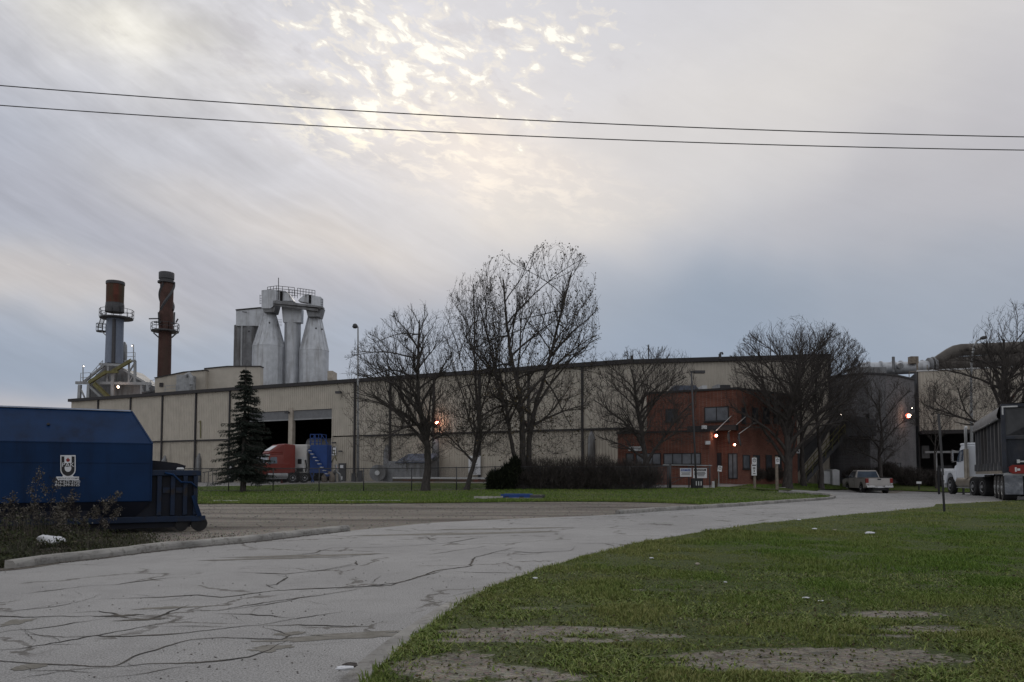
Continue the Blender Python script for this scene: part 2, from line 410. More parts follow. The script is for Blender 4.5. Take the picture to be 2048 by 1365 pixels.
def f_lawn(t, p):
    big = t.noise(p, .25, 4, .6); med = t.noise(p, 1.6, 6, .65); fine = t.noise(t.mapping(p, (1, 1, 1)), 26, 5, .75)
    c = t.mix(t.mapr(big, .35, .65), (.055, .075, .020), (.085, .105, .030))
    c = t.mix(t.m('MULTIPLY', t.mapr(med, .5, .72), .6), c, (.115, .10, .05))
    c = t.mix(t.m('MULTIPLY', t.mapr(fine, .42, .7), .6), c, (.03, .038, .014))
    return c, fine, 1.0
def f_near(t, p):
    c, h, st = f_lawn(t, p)
    at_ = t.n('ShaderNodeAttribute'); at_.attribute_name = 'bare'
    g, h2, _ = f_gravel(t, p)
    soil = t.mix(t.mapr(t.noise(p, 9, 6, .75), .38, .62), (.10, .09, .066), (.30, .275, .225))
    soil = t.mix(.4, soil, g)
    dark = t.mix(t.mapr(t.noise(p, 12, 6, .7), .35, .6), (.028, .040, .010), (.068, .092, .024))
    c = t.mix(t.mapr(t.m('ADD', at_.outputs['Fac'], t.m('ADD', t.m('MULTIPLY', t.m('SUBTRACT', t.noise(p, 16, 5, .7), .5), 1.3), t.m('MULTIPLY', t.m('SUBTRACT', t.noise(t.mapping(p, (.6, 1.6, 1)), 3.5, 4, .7), .5), 1.2))), .5, .66), t.mix(.5, c, dark), soil)
    return c, h2, .8
gmat('road', f_road, .9); gmat('gravel', f_gravel); gmat('concrete', f_conc); gmat('kerb', f_kerb); gmat('lawn', f_lawn); gmat('near_lawn', f_near)
mat('crack', (.022, .020, .018), .95, .5, 9.0, col2=(.07, .062, .052), f2=(.45, .6), s2=2.5)
mat('silt', (.065, .055, .045), .95, .5, 12.0, bump=.5, col2=(.12, .11, .095), f2=(.5, .6), s2=6)
def f_patch(t, p): return t.mix(t.mapr(t.noise(p, 6, 5, .7), .3, .7), (.13, .122, .105), (.20, .19, .172)), t.noise(p, 40, 4), .5
gmat('crack_fill', f_patch)

# ---------------------------------------------------------------- ground sheets
def sheet(name, pts, m, off, step, kind='structure', attrs=None):
    """flat polygon (world xy) draped over the terrain"""
    pts = [(p[0], p[1]) for p in pts]; vs = []; n = len(pts)
    for i in range(n):
        a = pts[i]; b = pts[(i+1) % n]; L = math.hypot(b[0]-a[0], b[1]-a[1]); st_ = step*max(1, (abs(a[1])+abs(b[1]))/2/14)
        k = max(1, int(L/st_))
        for j in range(k): t = j/k; vs.append((a[0]+(b[0]-a[0])*t, a[1]+(b[1]-a[1])*t))
    nb = len(vs); ed = [(i, (i+1) % nb) for i in range(nb)]
    xs = [v[0] for v in vs]; ys = [v[1] for v in vs]
    poly = np.array(vs); y = min(ys)
    rows = []
    while y < max(ys):
        st_ = step*max(1, abs(y)/14); x = min(xs)
        rows.append((y, st_)); y += st_
    for y, st_ in rows:
        xx = np.arange(min(xs)+.3*st_*random.random(), max(xs), st_)
        if not len(xx): continue
        yy = np.full_like(xx, y)
        ins = inside(xx, yy, poly)
        vs += [(a, b) for a, b in zip(xx[ins]+np.random.uniform(-.1, .1, ins.sum())*st_, yy[ins])]
    r = mgeo.delaunay_2d_cdt([Vector(v) for v in vs], ed, [tuple(range(nb))], 1, 1e-5)
    co = np.array([(v.x, v.y) for v in r[0]]); z = terrain(co[:, 0], co[:, 1])+off
    me = bpy.data.meshes.new(name); me.from_pydata([(a, b, c) for (a, b), c in zip(co, z)], [], r[2])
    me.polygons.foreach_set('use_smooth', [True]*len(me.polygons)); me.update()
    if me.polygons and me.polygons[0].normal.z < 0: me.flip_normals()
    if attrs:
        for an, fn in attrs.items():
            a = me.attributes.new(an, 'FLOAT', 'POINT'); a.data.foreach_set('value', fn(co[:, 0], co[:, 1]).astype(np.float32))
    me.materials.append(MAT[m]); o = bpy.data.objects.new(name, me); COL.objects.link(o); o['kind'] = kind
    return o
def inside(x, y, poly):
    c = np.zeros(len(x), bool); n = len(poly)
    for i in range(n):
        x1, y1 = poly[i]; x2, y2 = poly[(i+1) % n]
        if y1 == y2: continue
        k = ((y1 > y) != (y2 > y)) & (x < (x2-x1)*(y-y1)/(y2-y1)+x1); c ^= k
    return c
def GP(pts): return [(g.x, g.y) for g in (G(*p) for p in pts)]
np.random.seed(3); random.seed(3)
# base ground to the horizon, polar grid
rr = [0]+[2*1.12**i for i in range(66)]; V = []; Fc = []; NA = 96
for i, r_ in enumerate(rr):
    for k in range(NA): a = 2*math.pi*k/NA; V.append((r_*math.sin(a), 20+r_*math.cos(a)))
V = np.array(V); Z = terrain(V[:, 0], V[:, 1])-.06
for i in range(len(rr)-1):
    for k in range(NA): Fc.append((i*NA+k, (i+1)*NA+k, (i+1)*NA+(k+1) % NA, i*NA+(k+1) % NA))
npmesh('ground', np.column_stack([V, Z]), Fc, 'gravel', smooth=True, kind='structure')

# key outlines (photo pixels on the ground -> world)
EDGE = [(720, 1400), (755, 1360), (785, 1325), (840, 1276), (880, 1248), (922, 1216), (990, 1180), (1074, 1148), (1165, 1120), (1260, 1096), (1348, 1078), (1440, 1063), (1531, 1050), (1700, 1033), (1866, 1017)]
edge = GP(EDGE)
edge_r = edge + [(G(1872, 1011).x, G(1872, 1011).y)] + GP([(1950, 1008), (2048, 1004)]) + [(28, 31.5), (60, 44)]
KL = [(-260, 1168), (-100, 1150), (30, 1138), (130, 1124), (203, 1117), (320, 1102), (400, 1094), (520, 1083), (610, 1072), (700, 1062)]
kl = GP(KL)
KI = [(1240, 1029), (1320, 1023), (1400, 1018), (1480, 1013), (1560, 1007), (1640, 1001), (1663, 999)]
NOSE = [(1672, 996), (1664, 992.5), (1640, 990.5)]
BACK = [(1600, 988), (1560, 985.5)]
ki = GP(KI); nose = GP(NOSE); back = GP(BACK)
far = GP([(1575, 983), (1640, 980), (1700, 980.5), (1800, 983), (1900, 986), (2048, 988)])
nose_all = ki+nose+back
road_poly = [(-16, 4), (-16.5, 10)] + kl + GP([(760, 1056), (860, 1046), (960, 1041), (1080, 1036), (1180, 1032)]) + ki + nose + back + far + [(70, 62), (70, 46)] + edge_r[::-1] + [(-1.5, 3.2), (-1.4, -6), (-16, -6)]
sheet('road', road_poly, 'road', 0.0, .45)
# gravel lot
lot = kl + GP([(760, 1056), (860, 1046), (960, 1041), (1080, 1036), (1180, 1032), (1240, 1028), (1330, 1017), (1400, 1009)]) + GP([(1330, 1006), (1240, 1004), (1100, 1003.5), (900, 1006), (650, 1008), (405, 1008), (150, 1008)]) + [(-45, 30), (-45, 12), (-16.5, 9)]
sheet('gravel_lot', lot, 'gravel', -.012, .6)
LT = [(150, 1008), (405, 1008), (650, 1008), (900, 1006), (1100, 1003.5), (1240, 1004), (1330, 1006), (1400, 1009)]
lawn = GP(LT)+[(x, y+.12) for x, y in GP([(1400, 1015), (1480, 1010.5), (1560, 1004.5), (1640, 998)])]+[(nose[0][0]-.3, nose[0][1])]+GP([(1655, 993.5), (1600, 989), (1560, 986)])+GP([(1530, 983), (1490, 979), (1440, 976.5), (1330, 976)])+GP([(1000, 967), (850, 966), (700, 966), (600, 968), (500, 972), (405, 974), (200, 975)])+[(-48, 62), (-48, 34)]
sheet('front_lawn', lawn, 'lawn', .012, 1.2)
up_l = GP([(1455, 975), (1500, 978), (1540, 980.5), (1580, 982), (1640, 979.5), (1700, 979.7), (1800, 982), (1900, 985), (2048, 987)]) + [(72, 62.5), (72, 66)] + GP([(2048, 968), (1900, 968), (1832, 968), (1750, 968), (1690, 968), (1600, 968), (1500, 970)])
sheet('back_lawn', up_l, 'lawn', .03, 1.2)
yard = GP([(100, 974), (405, 973.5), (500, 971.5), (600, 967.5), (700, 965.5), (850, 965.5), (1000, 966.5), (1330, 975.5), (1440, 976), (1500, 973), (1600, 967)])+[(24, 72), (10, 80), (-60, 112), (-80, 112), (-62, 70)]
sheet('yard', yard, 'concrete', -.02, 1.5)
# near lawn on the right
nl = edge_r[::-1] + [(-1.42, 3.1), (-1.3, -6), (60, -6), (75, 20)]
BARE = [(850, 1352, .30, .30), (940, 1352, .65, .46), (1070, 1354, .75, .42), (1180, 1352, .5, .30), (1080, 1277, .7, .16), (1180, 1272, .8, .14), (1400, 1236, 1.0, .16), (1560, 1242, 1.0, .18), (1180, 1296, 1.1, .12), (1400, 1288, .8, .10), (1590, 1318, .9, .12), (1330, 1328, .7, .10), (1700, 1285, .6, .08), (1750, 1240, .9, .16), (1330, 1190, .7, .16), (1850, 1330, 1.2, .25), (1500, 1345, 1.0, .2), (1150, 1225, .9, .15), (1900, 1270, 1.0, .18)]
_bare = [(G(a, b), w_, h_) for a, b, w_, h_ in BARE]
def bare(X, Y):
    s_ = np.zeros_like(X)
    for g, w_, h_ in _bare: s_ = np.maximum(s_, np.exp(-((X-g.x)/w_)**2-((Y-g.y)/h_)**2))
    n = nz(X, Y, 1.1, 5, 5)
    return np.clip(s_*.92+(n-.5)*2.6*np.clip(1.3-(Y-5)/5, .10, 1)*(.35+s_)-.15+(nz(X, Y, 5.0, 15, 3)-.5)*.9*s_, 0, 1)
def wear(X, Y):        # thin straw-coloured turf along the road side and in front
    return np.clip(1.1-(X-np.interp(Y, [p[1] for p in edge], [p[0] for p in edge]))/(.30*Y+.9)+(nz(X, Y, .5, 9, 4)-.5)*1.6, 0, 1)
sheet('lawn', nl, 'near_lawn', .045, .16, attrs={'bare': bare})

# cracks in the old concrete: thin strips on the road
def crk(fx, fy, sx, sy, lst):
    return [[(fx+x/sx, fy+y/sy) for x, y in c] for c in lst]
CR = crk(0, 1200, 2.926, 2.926, [
 [(-200, 110), (0, 75), (130, 60), (320, 40), (500, 5), (620, -40)], [(-200, 90), (0, 98), (170, 105), (340, 95), (450, 98), (600, 92), (720, 95)],
 [(-200, 260), (0, 195), (60, 183), (180, 172), (400, 140), (560, 118), (700, 98)], [(340, 85), (450, 75), (590, 65), (700, 90), (760, 108), (880, 118), (950, 95), (1060, 50), (1150, 20)],
 [(740, 85), (850, 70), (1060, 45)], [(30, 207), (160, 205), (380, 218), (560, 210), (700, 185), (860, 158), (1000, 130), (1200, 95), (1300, 85)],
 [(-200, 320), (0, 293), (130, 285), (330, 250), (560, 210), (600, 212), (740, 217), (960, 208), (1180, 185), (1400, 160), (1500, 155), (1700, 115), (1900, 90), (2040, 65)],
 [(220, 268), (480, 265)], [(-200, 350), (0, 365), (200, 375), (440, 388), (640, 393), (700, 375), (830, 320), (980, 270), (1110, 235), (1250, 227), (1440, 230), (1660, 237), (1700, 210), (1650, 190), (1520, 165), (1480, 158)],
 [(60, 480), (200, 450), (450, 405), (650, 395), (850, 382), (1050, 372), (1250, 362), (1450, 338), (1560, 300), (1620, 265), (1700, 240)],
 [(430, 482), (640, 450), (800, 432), (1000, 400), (1200, 380)], [(1090, 62), (1300, 65), (1450, 45), (1700, 5), (1850, -30)], [(1260, 75), (1500, 90), (1740, 105)],
 [(1500, 155), (1750, 145), (2040, 155), (2200, 160)], [(1650, 190), (1800, 205), (1950, 215), (2050, 225)], [(0, 400), (120, 395), (170, 420), (400, 420), (600, 430)],
 [(870, 155), (1100, 160), (1350, 165)], [(1700, 262), (1850, 265), (2050, 240)], [(1850, 330), (1960, 325)]])
NC1 = len(CR)
CR += crk(0, 980, 2.2756, 2.2756, [
 [(0, 490), (200, 465), (400, 437), (520, 432), (700, 410), (880, 390)], [(0, 555), (120, 545), (390, 500)], [(430, 500), (700, 492), (830, 485), (900, 480), (1000, 492), (1240, 460), (1450, 450), (1650, 442), (1800, 425), (2048, 360)],
 [(700, 515), (830, 488)], [(860, 548), (1000, 550), (1200, 515), (1400, 490), (1640, 455)], [(1150, 320), (1300, 300), (1480, 290)], [(1230, 380), (1300, 400), (1270, 430), (1220, 435), (1260, 450)], [(1000, 372), (1300, 385), (1450, 370), (1640, 330)], [(920, 350), (960, 335)]])
CR += crk(560, 1030, 2.768, 2.768, [
 [(0, 415), (350, 403), (620, 390), (750, 350), (880, 310), (1050, 285), (1080, 235), (1300, 180)], [(880, 310), (1100, 320), (1400, 325)], [(0, 330), (200, 312), (420, 280), (430, 250)],
 [(0, 235), (200, 210), (280, 185), (600, 180), (900, 160), (1150, 120)], [(800, 225), (1000, 195), (1200, 165)], [(1230, 195), (1400, 212), (1600, 200), (1640, 175)], [(1600, 160), (1800, 160), (1870, 180)],
 [(60, 470), (500, 400)], [(930, 460), (1080, 415), (1230, 405)], [(240, 250), (530, 215)]])
rb_ = random.Random(9); NB = len(CR)
for c in list(CR):
    for _ in range(rb_.choice([0, 1, 2])):
        k = rb_.randrange(len(c)-1); u = rb_.random(); x = c[k][0]+(c[k+1][0]-c[k][0])*u; y = c[k][1]+(c[k+1][1]-c[k][1])*u; sc2 = (y-950)/330; dx = rb_.choice([-1, 1])*(40+110*rb_.random())*sc2; dy = rb_.choice([-1, 1])*(4+26*rb_.random())*sc2
        q = [(x, y)]
        for j in range(3): q.append((q[-1][0]+dx*(.2+.25*rb_.random()), q[-1][1]+dy*(.1+.5*rb_.random())))
        CR.append([p_ for p_ in q if p_[1] > 1045])
CR = [c for c in CR if len(c) > 1]
mbc = MB(); rg_c = np.random.RandomState(5)
for ci, c in enumerate(CR):
    w0 = [(G(x, y)) for x, y in c]; pts = []
    for a, b in zip(w0[:-1], w0[1:]):
        n = max(2, int((b-a).length/.045))
        for j in range(n):
            q = a.lerp(b, j/n); pts.append(q)
    pts.append(w0[-1]); N = len(pts)
    X = np.array([p.x for p in pts]); Y = np.array([p.y for p in pts]); s_ = np.arange(N)*.045
    jx = (nz(s_, s_*0+ci, 2.6, 31, 6)-.5)*.12+rg_c.normal(0, .005, N); jy = (nz(s_, s_*0+ci, 2.6, 77, 6)-.5)*.12+rg_c.normal(0, .005, N)
    X = X+jx; Y = Y+jy; Zt = terrain(X, Y)+.0035+ci*.00002
    wd = (.0025+.020*np.clip(nz(s_, s_*0+ci, 2.3, 53, 5)*1.5-.35, 0, 1)**1.8)*(1.8 if ci in (1, 2, 3) else 1.15 if ci < NB else .45)*1.15
    wd = wd*np.clip(np.minimum(np.arange(N), N-1-np.arange(N))/14, .08, 1)*(1+Y/40)
    dx = np.gradient(X); dy = np.gradient(Y); L = np.hypot(dx, dy)+1e-9
    l = [(x-b/h*w_, y+a/h*w_, z) for x, y, z, a, b, h, w_ in zip(X, Y, Zt, dx, dy, L, wd)]
    r_ = [(x+b/h*w_, y-a/h*w_, z) for x, y, z, a, b, h, w_ in zip(X, Y, Zt, dx, dy, L, wd)]
    mbc.cur = 0
    mbc.add(l+r_, [(i, N+i, N+i+1, i+1) for i in range(N-1)])
# worn broken hollow beside the main crack and silt patches
for k, (px, py, wx, wy, mi) in enumerate([(240, 1232, .16, .05, 0), (285, 1240, .22, .04, 0), (345, 1216, .30, .07, 1), (665, 1276, .55, .10, 1), (720, 1268, .5, .06, 1), (35, 1245, .10, .16, 1), (540, 1298, .13, .10, 1), (55, 1335, .10, .09, 1), (580, 1268, .10, .07, 1), (620, 1112, 1.1, .12, 1), (540, 1118, .9, .08, 1), (900, 1068, 2.2, .25, 1), (1010, 1058, 1.6, .2, 1)]):
    g = G(px, py); vs = [(g.x, g.y, g.z+.0035)]
    for j in range(24):
        a = j/24*2*math.pi; q = 1+.7*(nz(np.array([math.cos(a)*2+k*7]), np.array([math.sin(a)*2]), 1.5, 13, 3)[0]-.5)*2
        x = g.x+math.cos(a)*wx*q; y = g.y+math.sin(a)*wy*q+math.cos(a)*wx*.25*q; vs.append((x, y, tz(x, y)+.0022+k*.0001))
    mbc.cur = mi; mbc.add(vs, [(0, j+1, (j+1) % 24+1) for j in range(24)])
mbc.build('road_crack', ['crack', 'crack_fill'], kind='structure')

# kerbs
def kerb(name, pts, h, w, seed=0, side=1, joint=3.0):
    mb = MB(); P2 = []
    for a, b in zip(pts[:-1], pts[1:]):
        n = max(1, int(math.dist(a, b)/.25))
        for j in range(n): P2.append((a[0]+(b[0]-a[0])*j/n, a[1]+(b[1]-a[1])*j/n))
    P2.append(pts[-1]); A = np.array(P2); dx = np.gradient(A[:, 0]); dy = np.gradient(A[:, 1]); L = np.hypot(dx, dy); nx = -dy/L*side; ny = dx/L*side
    Zt = terrain(A[:, 0], A[:, 1]); rg = np.random.RandomState(seed); vs = []; N = len(A)
    for i in range(N):
        jt = .6 if (i % int(joint/.25)) == 0 else 1.0
        hh = h*(1+.10*(rg.rand()-.5)); ch = .018+.03*rg.rand()**4
        fr = (rg.rand()-.5)*.012
        for (o_, z_) in ((fr, -.12), (fr+.004, hh*.5), (fr+.015, hh-ch-(1-jt)*.03), (fr+.02+ch, hh-(1-jt)*.02), (w, hh-(1-jt)*.02+rg.rand()*.004), (w+.01, -.12)):
            vs.append((A[i, 0]+nx[i]*o_, A[i, 1]+ny[i]*o_, Zt[i]+z_))
    fs = [(i*6+k, (i+1)*6+k, (i+1)*6+k+1, i*6+k+1) for i in range(N-1) for k in range(5)]
    fs += [tuple(range(6)), tuple(range((N-1)*6, N*6))[::-1]]
    mb.add(vs, fs); return mb.build(name, 'kerb', kind='structure')
kerb('kerb', kl[2:], .115, .17, 1)
kerb('kerb', ki+nose+back, .13, .17, 2)
# silt and broken edge collected along the foot of the left kerb
gd = MB(); A = []
for a, b in zip(kl[0:-1], kl[1:]):
    n = max(1, int(math.dist(a, b)/.12))
    for j in range(n): A.append((a[0]+(b[0]-a[0])*j/n, a[1]+(b[1]-a[1])*j/n))
A = np.array(A); dx = np.gradient(A[:, 0]); dy = np.gradient(A[:, 1]); L = np.hypot(dx, dy); s_ = np.arange(len(A))*.12
wd = .03+.30*np.clip(nz(s_, s_*0, 1.2, 3, 5)-.33, 0, 1)*(1.4-np.arange(len(A))/len(A)); Zt = terrain(A[:, 0], A[:, 1])+.0045
lo_ = [(x+b/l*w_, y-a/l*w_, z) for (x, y), a, b, l, w_, z in zip(A, dx, dy, L, wd, Zt)]; hi_ = [(x-b/l*.03, y+a/l*.03, z+.004) for (x, y), a, b, l, z in zip(A, dx, dy, L, Zt)]
gd.add(lo_+hi_, [(i, i+1, len(A)+i+1, len(A)+i) for i in range(len(A)-1)]); gd.build('gutter_silt', 'silt', kind='structure')
# flush gutter strip along the near lawn
gut = []; E = np.array(edge); dx = np.gradient(E[:, 0]); dy = np.gradient(E[:, 1]); L = np.hypot(dx, dy)
lft = [(x-b/l*.22, y+a/l*.22) for (x, y), a, b, l in zip(edge, dx, dy, L)]
sheet('gutter', lft+[(x-b/l*-.03, y+a/l*-.03) for (x, y), a, b, l in zip(edge, dx, dy, L)][::-1], 'kerb', .004, .3)
# ---------------------------------------------------------------- building materials
mat('beige_steel', (.435, .40, .345), .6, .07, .8, col2=(.29, .26, .225), f2=(.58, .8), s2=.6, streak=True)
mat('beige_lower', (.40, .365, .31), .6, .09, .8, col2=(.21, .19, .165), f2=(.54, .8), s2=.9, streak=True)
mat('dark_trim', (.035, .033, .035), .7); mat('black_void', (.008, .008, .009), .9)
mat('roof_gray', (.12, .12, .125), .9); mat('grey_door', (.16, .165, .175), .6, .1)
mat('beige_plain', (.37, .33, .28), .7); mat('zinc', (.47, .49, .52), .5, .12, .8, metal=.35, col2=(.27, .27, .275), f2=(.45, .75), s2=1.6, streak=True)
mat('zinc_dark', (.20, .205, .215), .6, .2, 1.0, metal=.3, col2=(.10, .095, .09), f2=(.45, .7), s2=1.4, streak=True)
mat('duct_brown', (.105, .095, .085), .7, .25, .6, col2=(.06, .05, .045), f2=(.45, .7), s2=.8)
mat('rust_red', (.10, .030, .020), .8, .35, .7, col2=(.06, .045, .028), f2=(.36, .55), s2=.45, streak=True)
mat('rust_brown', (.065, .034, .028), .8, .25, .8, col2=(.06, .038, .03), f2=(.5, .65), s2=.5, streak=True)
mat('stack_blue', (.17, .20, .26), .6, .08, 1.0); mat('galv', (.29, .30, .31), .5, .15, 2.0, metal=.3)
mat('yellow_steel', (.14, .13, .055), .6, .2, 2.0); mat('steel_dark', (.06, .06, .065), .6)
mat('lamp_white', (1, .9, .8), .4, emit=((1, .85, .7), 7.0)); mat('lamp_warm', (1, .5, .3), .4, emit=((1, .72, .5), 22.0))
mat('glow_red', (.4, .05, .03), .4, emit=((1, .16, .09), 2.2))
mat('white_paint', (.60, .61, .63), .5, .06, 3.0); mat('sign_blue', (.02, .07, .26), .5); mat('sign_black', (.02, .02, .022), .5)
mat('wood', (.20, .17, .14), .9, .25, 6.0); mat('galv_light', (.50, .51, .52), .5, .1, 2.0, metal=.2)
mat('slate', (.09, .105, .14), .7, .2)
glass('pane', (.045, .05, .06), .12); glass('pane_light', (.12, .13, .15), .2)
def f_brick(t, p, base=((.135, .044, .031), (.195, .068, .046)), mort=(.20, .15, .125)):
    br = t.n('ShaderNodeTexBrick'); br.inputs['Scale'].default_value = 1.0
    br.inputs['Brick Width'].default_value = .22; br.inputs['Row Height'].default_value = .075; br.inputs['Mortar Size'].default_value = .008
    x, y, z = t.sep(p); t.put(br.inputs['Vector'], t.xyz(t.m('ADD', x, y), z, 0))
    br.inputs['Color1'].default_value = (*base[0], 1); br.inputs['Color2'].default_value = (*base[1], 1); br.inputs['Mortar'].default_value = (*mort, 1)
    c = t.mix(t.m('MULTIPLY', t.mapr(t.noise(p, .8, 5, .6), .4, .7), .4), br.outputs['Color'], tuple(b*.45 for b in base[0]))
    return c, br.outputs['Fac'], .15
gmat('brick', f_brick)
gmat('block_gray', lambda t, p: f_brick(t, p, ((.115, .113, .120), (.155, .152, .160)), (.18, .175, .18)))

# ---------------------------------------------------------------- main shed
WA = Vector((-62.5, 106.0)); WB = Vector((6.7, 71.5)); WD = (WB-WA).normalized(); WN = Vector((-WD.y, WD.x))   # WN points back
def wall_pt(px):      # intersection of the image column with the wall line
    u = (px-1024)/F; k = math.cos(TH)    # close enough for a wall near eye level
    # X = u*(k*Y+..) ~ u*Y
    t = (WA.x-u*WA.y)/(u*WD.y-WD.x); q = WA+WD*t; return t, q
S0 = 0.0; ZT = zy(700, 764, wall_pt(700)[1].y); ZM = 5.62; ZB = .42
S1 = wall_pt(1268)[0]; Q1 = WA+WD*S1
ang = math.atan2(WD.y, WD.x); WM = Matrix.Translation((WA.x, WA.y, 0)) @ Matrix.Rotation(ang, 4, 'Z')   # local x along wall, y back
def ribs(mb, x0, x1, z0, z1, y=0.0, pitch=.3, dep=.05):
    """corrugated sheet facing -y"""
    x = x0; prof = []
    while x < x1-.01:
        for dx, dy in ((0, 0), (.12, 0), (.15, -dep), (.24, -dep), (.27, 0)):
            if x+dx < x1: prof.append((x+dx, y+dy))
        x += pitch
    prof.append((x1, y)); n = len(prof)
    mb.add([(a, b, z0) for a, b in prof]+[(a, b, z1) for a, b in prof], [(i, i+1, n+i+1, n+i) for i in range(n-1)])
shed = thing('factory_building', 'long beige corrugated steel factory hall with a dark roof edge and open truck bays', 'building', (WA.x, WA.y, 0), ang)
sx = lambda px: wall_pt(px)[0]
door0, door1, zd = sx(494), sx(663), zy(620, 820, wall_pt(620)[1].y)
up = MB(WM); ribs(up, 0, S1, ZM if False else zd+.01, ZT)
ribs(up, 0, door0, ZM, zd+.01); ribs(up, door1, S1, ZM, zd+.01)
up.build('upper_wall', 'beige_steel', shed)
lo = MB(WM); ribs(lo, 0, door0, ZB-.3, ZM-.12, .10); ribs(lo, door1, sx(1238), ZB-.3, ZM-.12, .10)
lo.box(door1, door1+.12, -.04, .3, ZB-.3, zd); lo.box(door0-.12, door0, -.04, .3, ZB-.3, zd)
lo.build('lower_wall', 'beige_lower', shed)
tr = MB(WM); tr.box(-.3, S1+.1, -.35, .25, ZT-.12, ZT+.28)
tr.box(0, door0-.13, -.10, .09, ZM-.16, ZM+.02); tr.box(sx(728), sx(1238), -.10, .09, ZM-.16, ZM+.02)
for px in (195, 260, 324, 391, 459, 710, 781, 868, 960, 1058, 1166):
    s_ = sx(px); tr.box(s_-.11, s_+.11, -.20, -.056, ZB, ZT-.1)
tr.build('roof_trim', 'dark_trim', shed)
sh = MB(WM); sh.box(0, S1, .35, 26, ZT-.1, ZT+.1); sh.box(0, .3, .3, 26, ZB-.5, ZT-.1); sh.box(.3, S1, 25.6, 25.9, ZB-.5, ZT-.1); sh.build('roof', 'roof_gray', shed)
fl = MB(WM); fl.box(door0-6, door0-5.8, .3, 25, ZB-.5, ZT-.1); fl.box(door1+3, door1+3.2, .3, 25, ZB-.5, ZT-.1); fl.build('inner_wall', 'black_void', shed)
c0, c1 = sx(577), sx(585); ms = (c0+c1)/2
cl = MB(WM); cl.box(c0, c1, -.1, .4, ZB-.3, zd+.35); cl.build('door_post', 'beige_plain', shed)
for a, b, nm in ((door0+.12, c0-.02, 0), (c1+.02, door1-.02, 1)):
    d = MB(WM); d.box(a, b, .1, .2, zd-1.0, zd-.02)
    for k in range(4): d.box(a, b, .085, .11, zd-.98+k*.24, zd-.93+k*.24)
    dr = d.build('roller_door', 'grey_door', shed); e = MB(WM); e.box(a, b, .06, .24, zd-1.12, zd-.99); e.build('bottom_rail', 'galv', dr)
# grubby half-round rain pipes at column feet
for px, h in ((327, 2.6), (395, 2.8), (770, 3.4), (868, 4.2), (1178, 4.3)):
    s_ = sx(px); d = MB(WM); d.tube([(s_+.3, -.1, ZB-.2), (s_+.3, -.1, ZB+h), (s_+.25, .1, ZB+h+.7)], [.42, .34, .1], 12); d.build('pipe_guard', 'zinc_dark', shed, smooth=True)
# man doors with paper notices
for px, w_ in ((685, .95), (462, 1.0)):
    s_ = sx(px); d = MB(WM); d.box(s_-w_/2, s_+w_/2, -.10, .05, ZB-.1, ZB+2.1); dd = d.build('door', 'steel_dark', shed)
    d = MB(WM); d.box(s_-.22, s_+.22, -.115, -.101, ZB+1.5, ZB+1.9); d.build('notice', 'white_paint', dd); d = MB(WM); d.box(s_-.12, s_+.12, -.115, -.101, ZB+.25, ZB+.65); d.build('notice', 'white_paint', dd)
s_ = sx(668.5); d = MB(WM); d.box(s_-.33, s_+.33, -.12, -.06, ZB+3.0, ZB+4.0); sg = d.build('letter_plate', 'white_paint', shed)
d = MB(WM); d.text('E', (s_, -.123, ZB+3.5), (1, 0, 0), (0, 0, 1), .95); d.build('letter', 'sign_black', sg)
for px, py, sc2 in ((683, 786, 1), (579, 826, .8), (672, 886, .6), (685, 903, .6)):
    s_ = sx(px); z = zy(px, py, wall_pt(px)[1].y); d = MB(WM); d.bar((s_, -.05, z), (s_, -.5*sc2, z), .1); d.box(s_-.4*sc2, s_+.25*sc2, -.75*sc2, -.4*sc2, z-.14*sc2, z+.12*sc2); d.build('flood_light', 'steel_dark', shed)
# the sodium lamp that is lit, on the wall by the bare tree
def lit_lamp(parent_thing, px, py, d_, r=.16, M=None, warm=True, power=25, rim=True):
    p = P(px, py, d_); mb = MB(); mb.lathe([(.01, -r), (r*.7, -r*.7), (r, 0), (r*.7, r*.7), (.01, r)], (p.x, p.y-.1, p.z), 12)
    lp = mb.build('lamp', 'lamp_warm' if warm else 'lamp_white', parent_thing, smooth=True)
    if rim:
        mb = MB(); mb.lathe([(r*1.2, .0), (r*2.0, -.06), (r*2.2, .0), (r*1.2, .06)], (p.x, p.z*0+0, 0), 14)
        mb = MB(); n = 14
        mb.lathe([(r*1.02, 0), (r*1.45, .05), (r*1.5, .10), (r*.4, .13)], (0, 0, 0), n)
        mb.v = [(x+p.x, z+p.y-.02, y+p.z) for x, y, z in mb.v]; mb.build('lamp_halo', 'glow_red' if warm else 'galv', lp, smooth=True)  # glowing ring added to imitate the red halo around a warm lamp
    ld = bpy.data.lights.new('lamp_light', 'POINT'); ld.energy = power; ld.color = (1, .42, .25) if warm else (1, .85, .7); ld.shadow_soft_size = .15
    lo_ = bpy.data.objects.new('lamp_light', ld); COL.objects.link(lo_); lo_.location = (p.x, p.y-.5, p.z)
    return lp
lit_lamp(shed, 874, 846, wall_pt(874)[1].y-.45, .17, power=30)

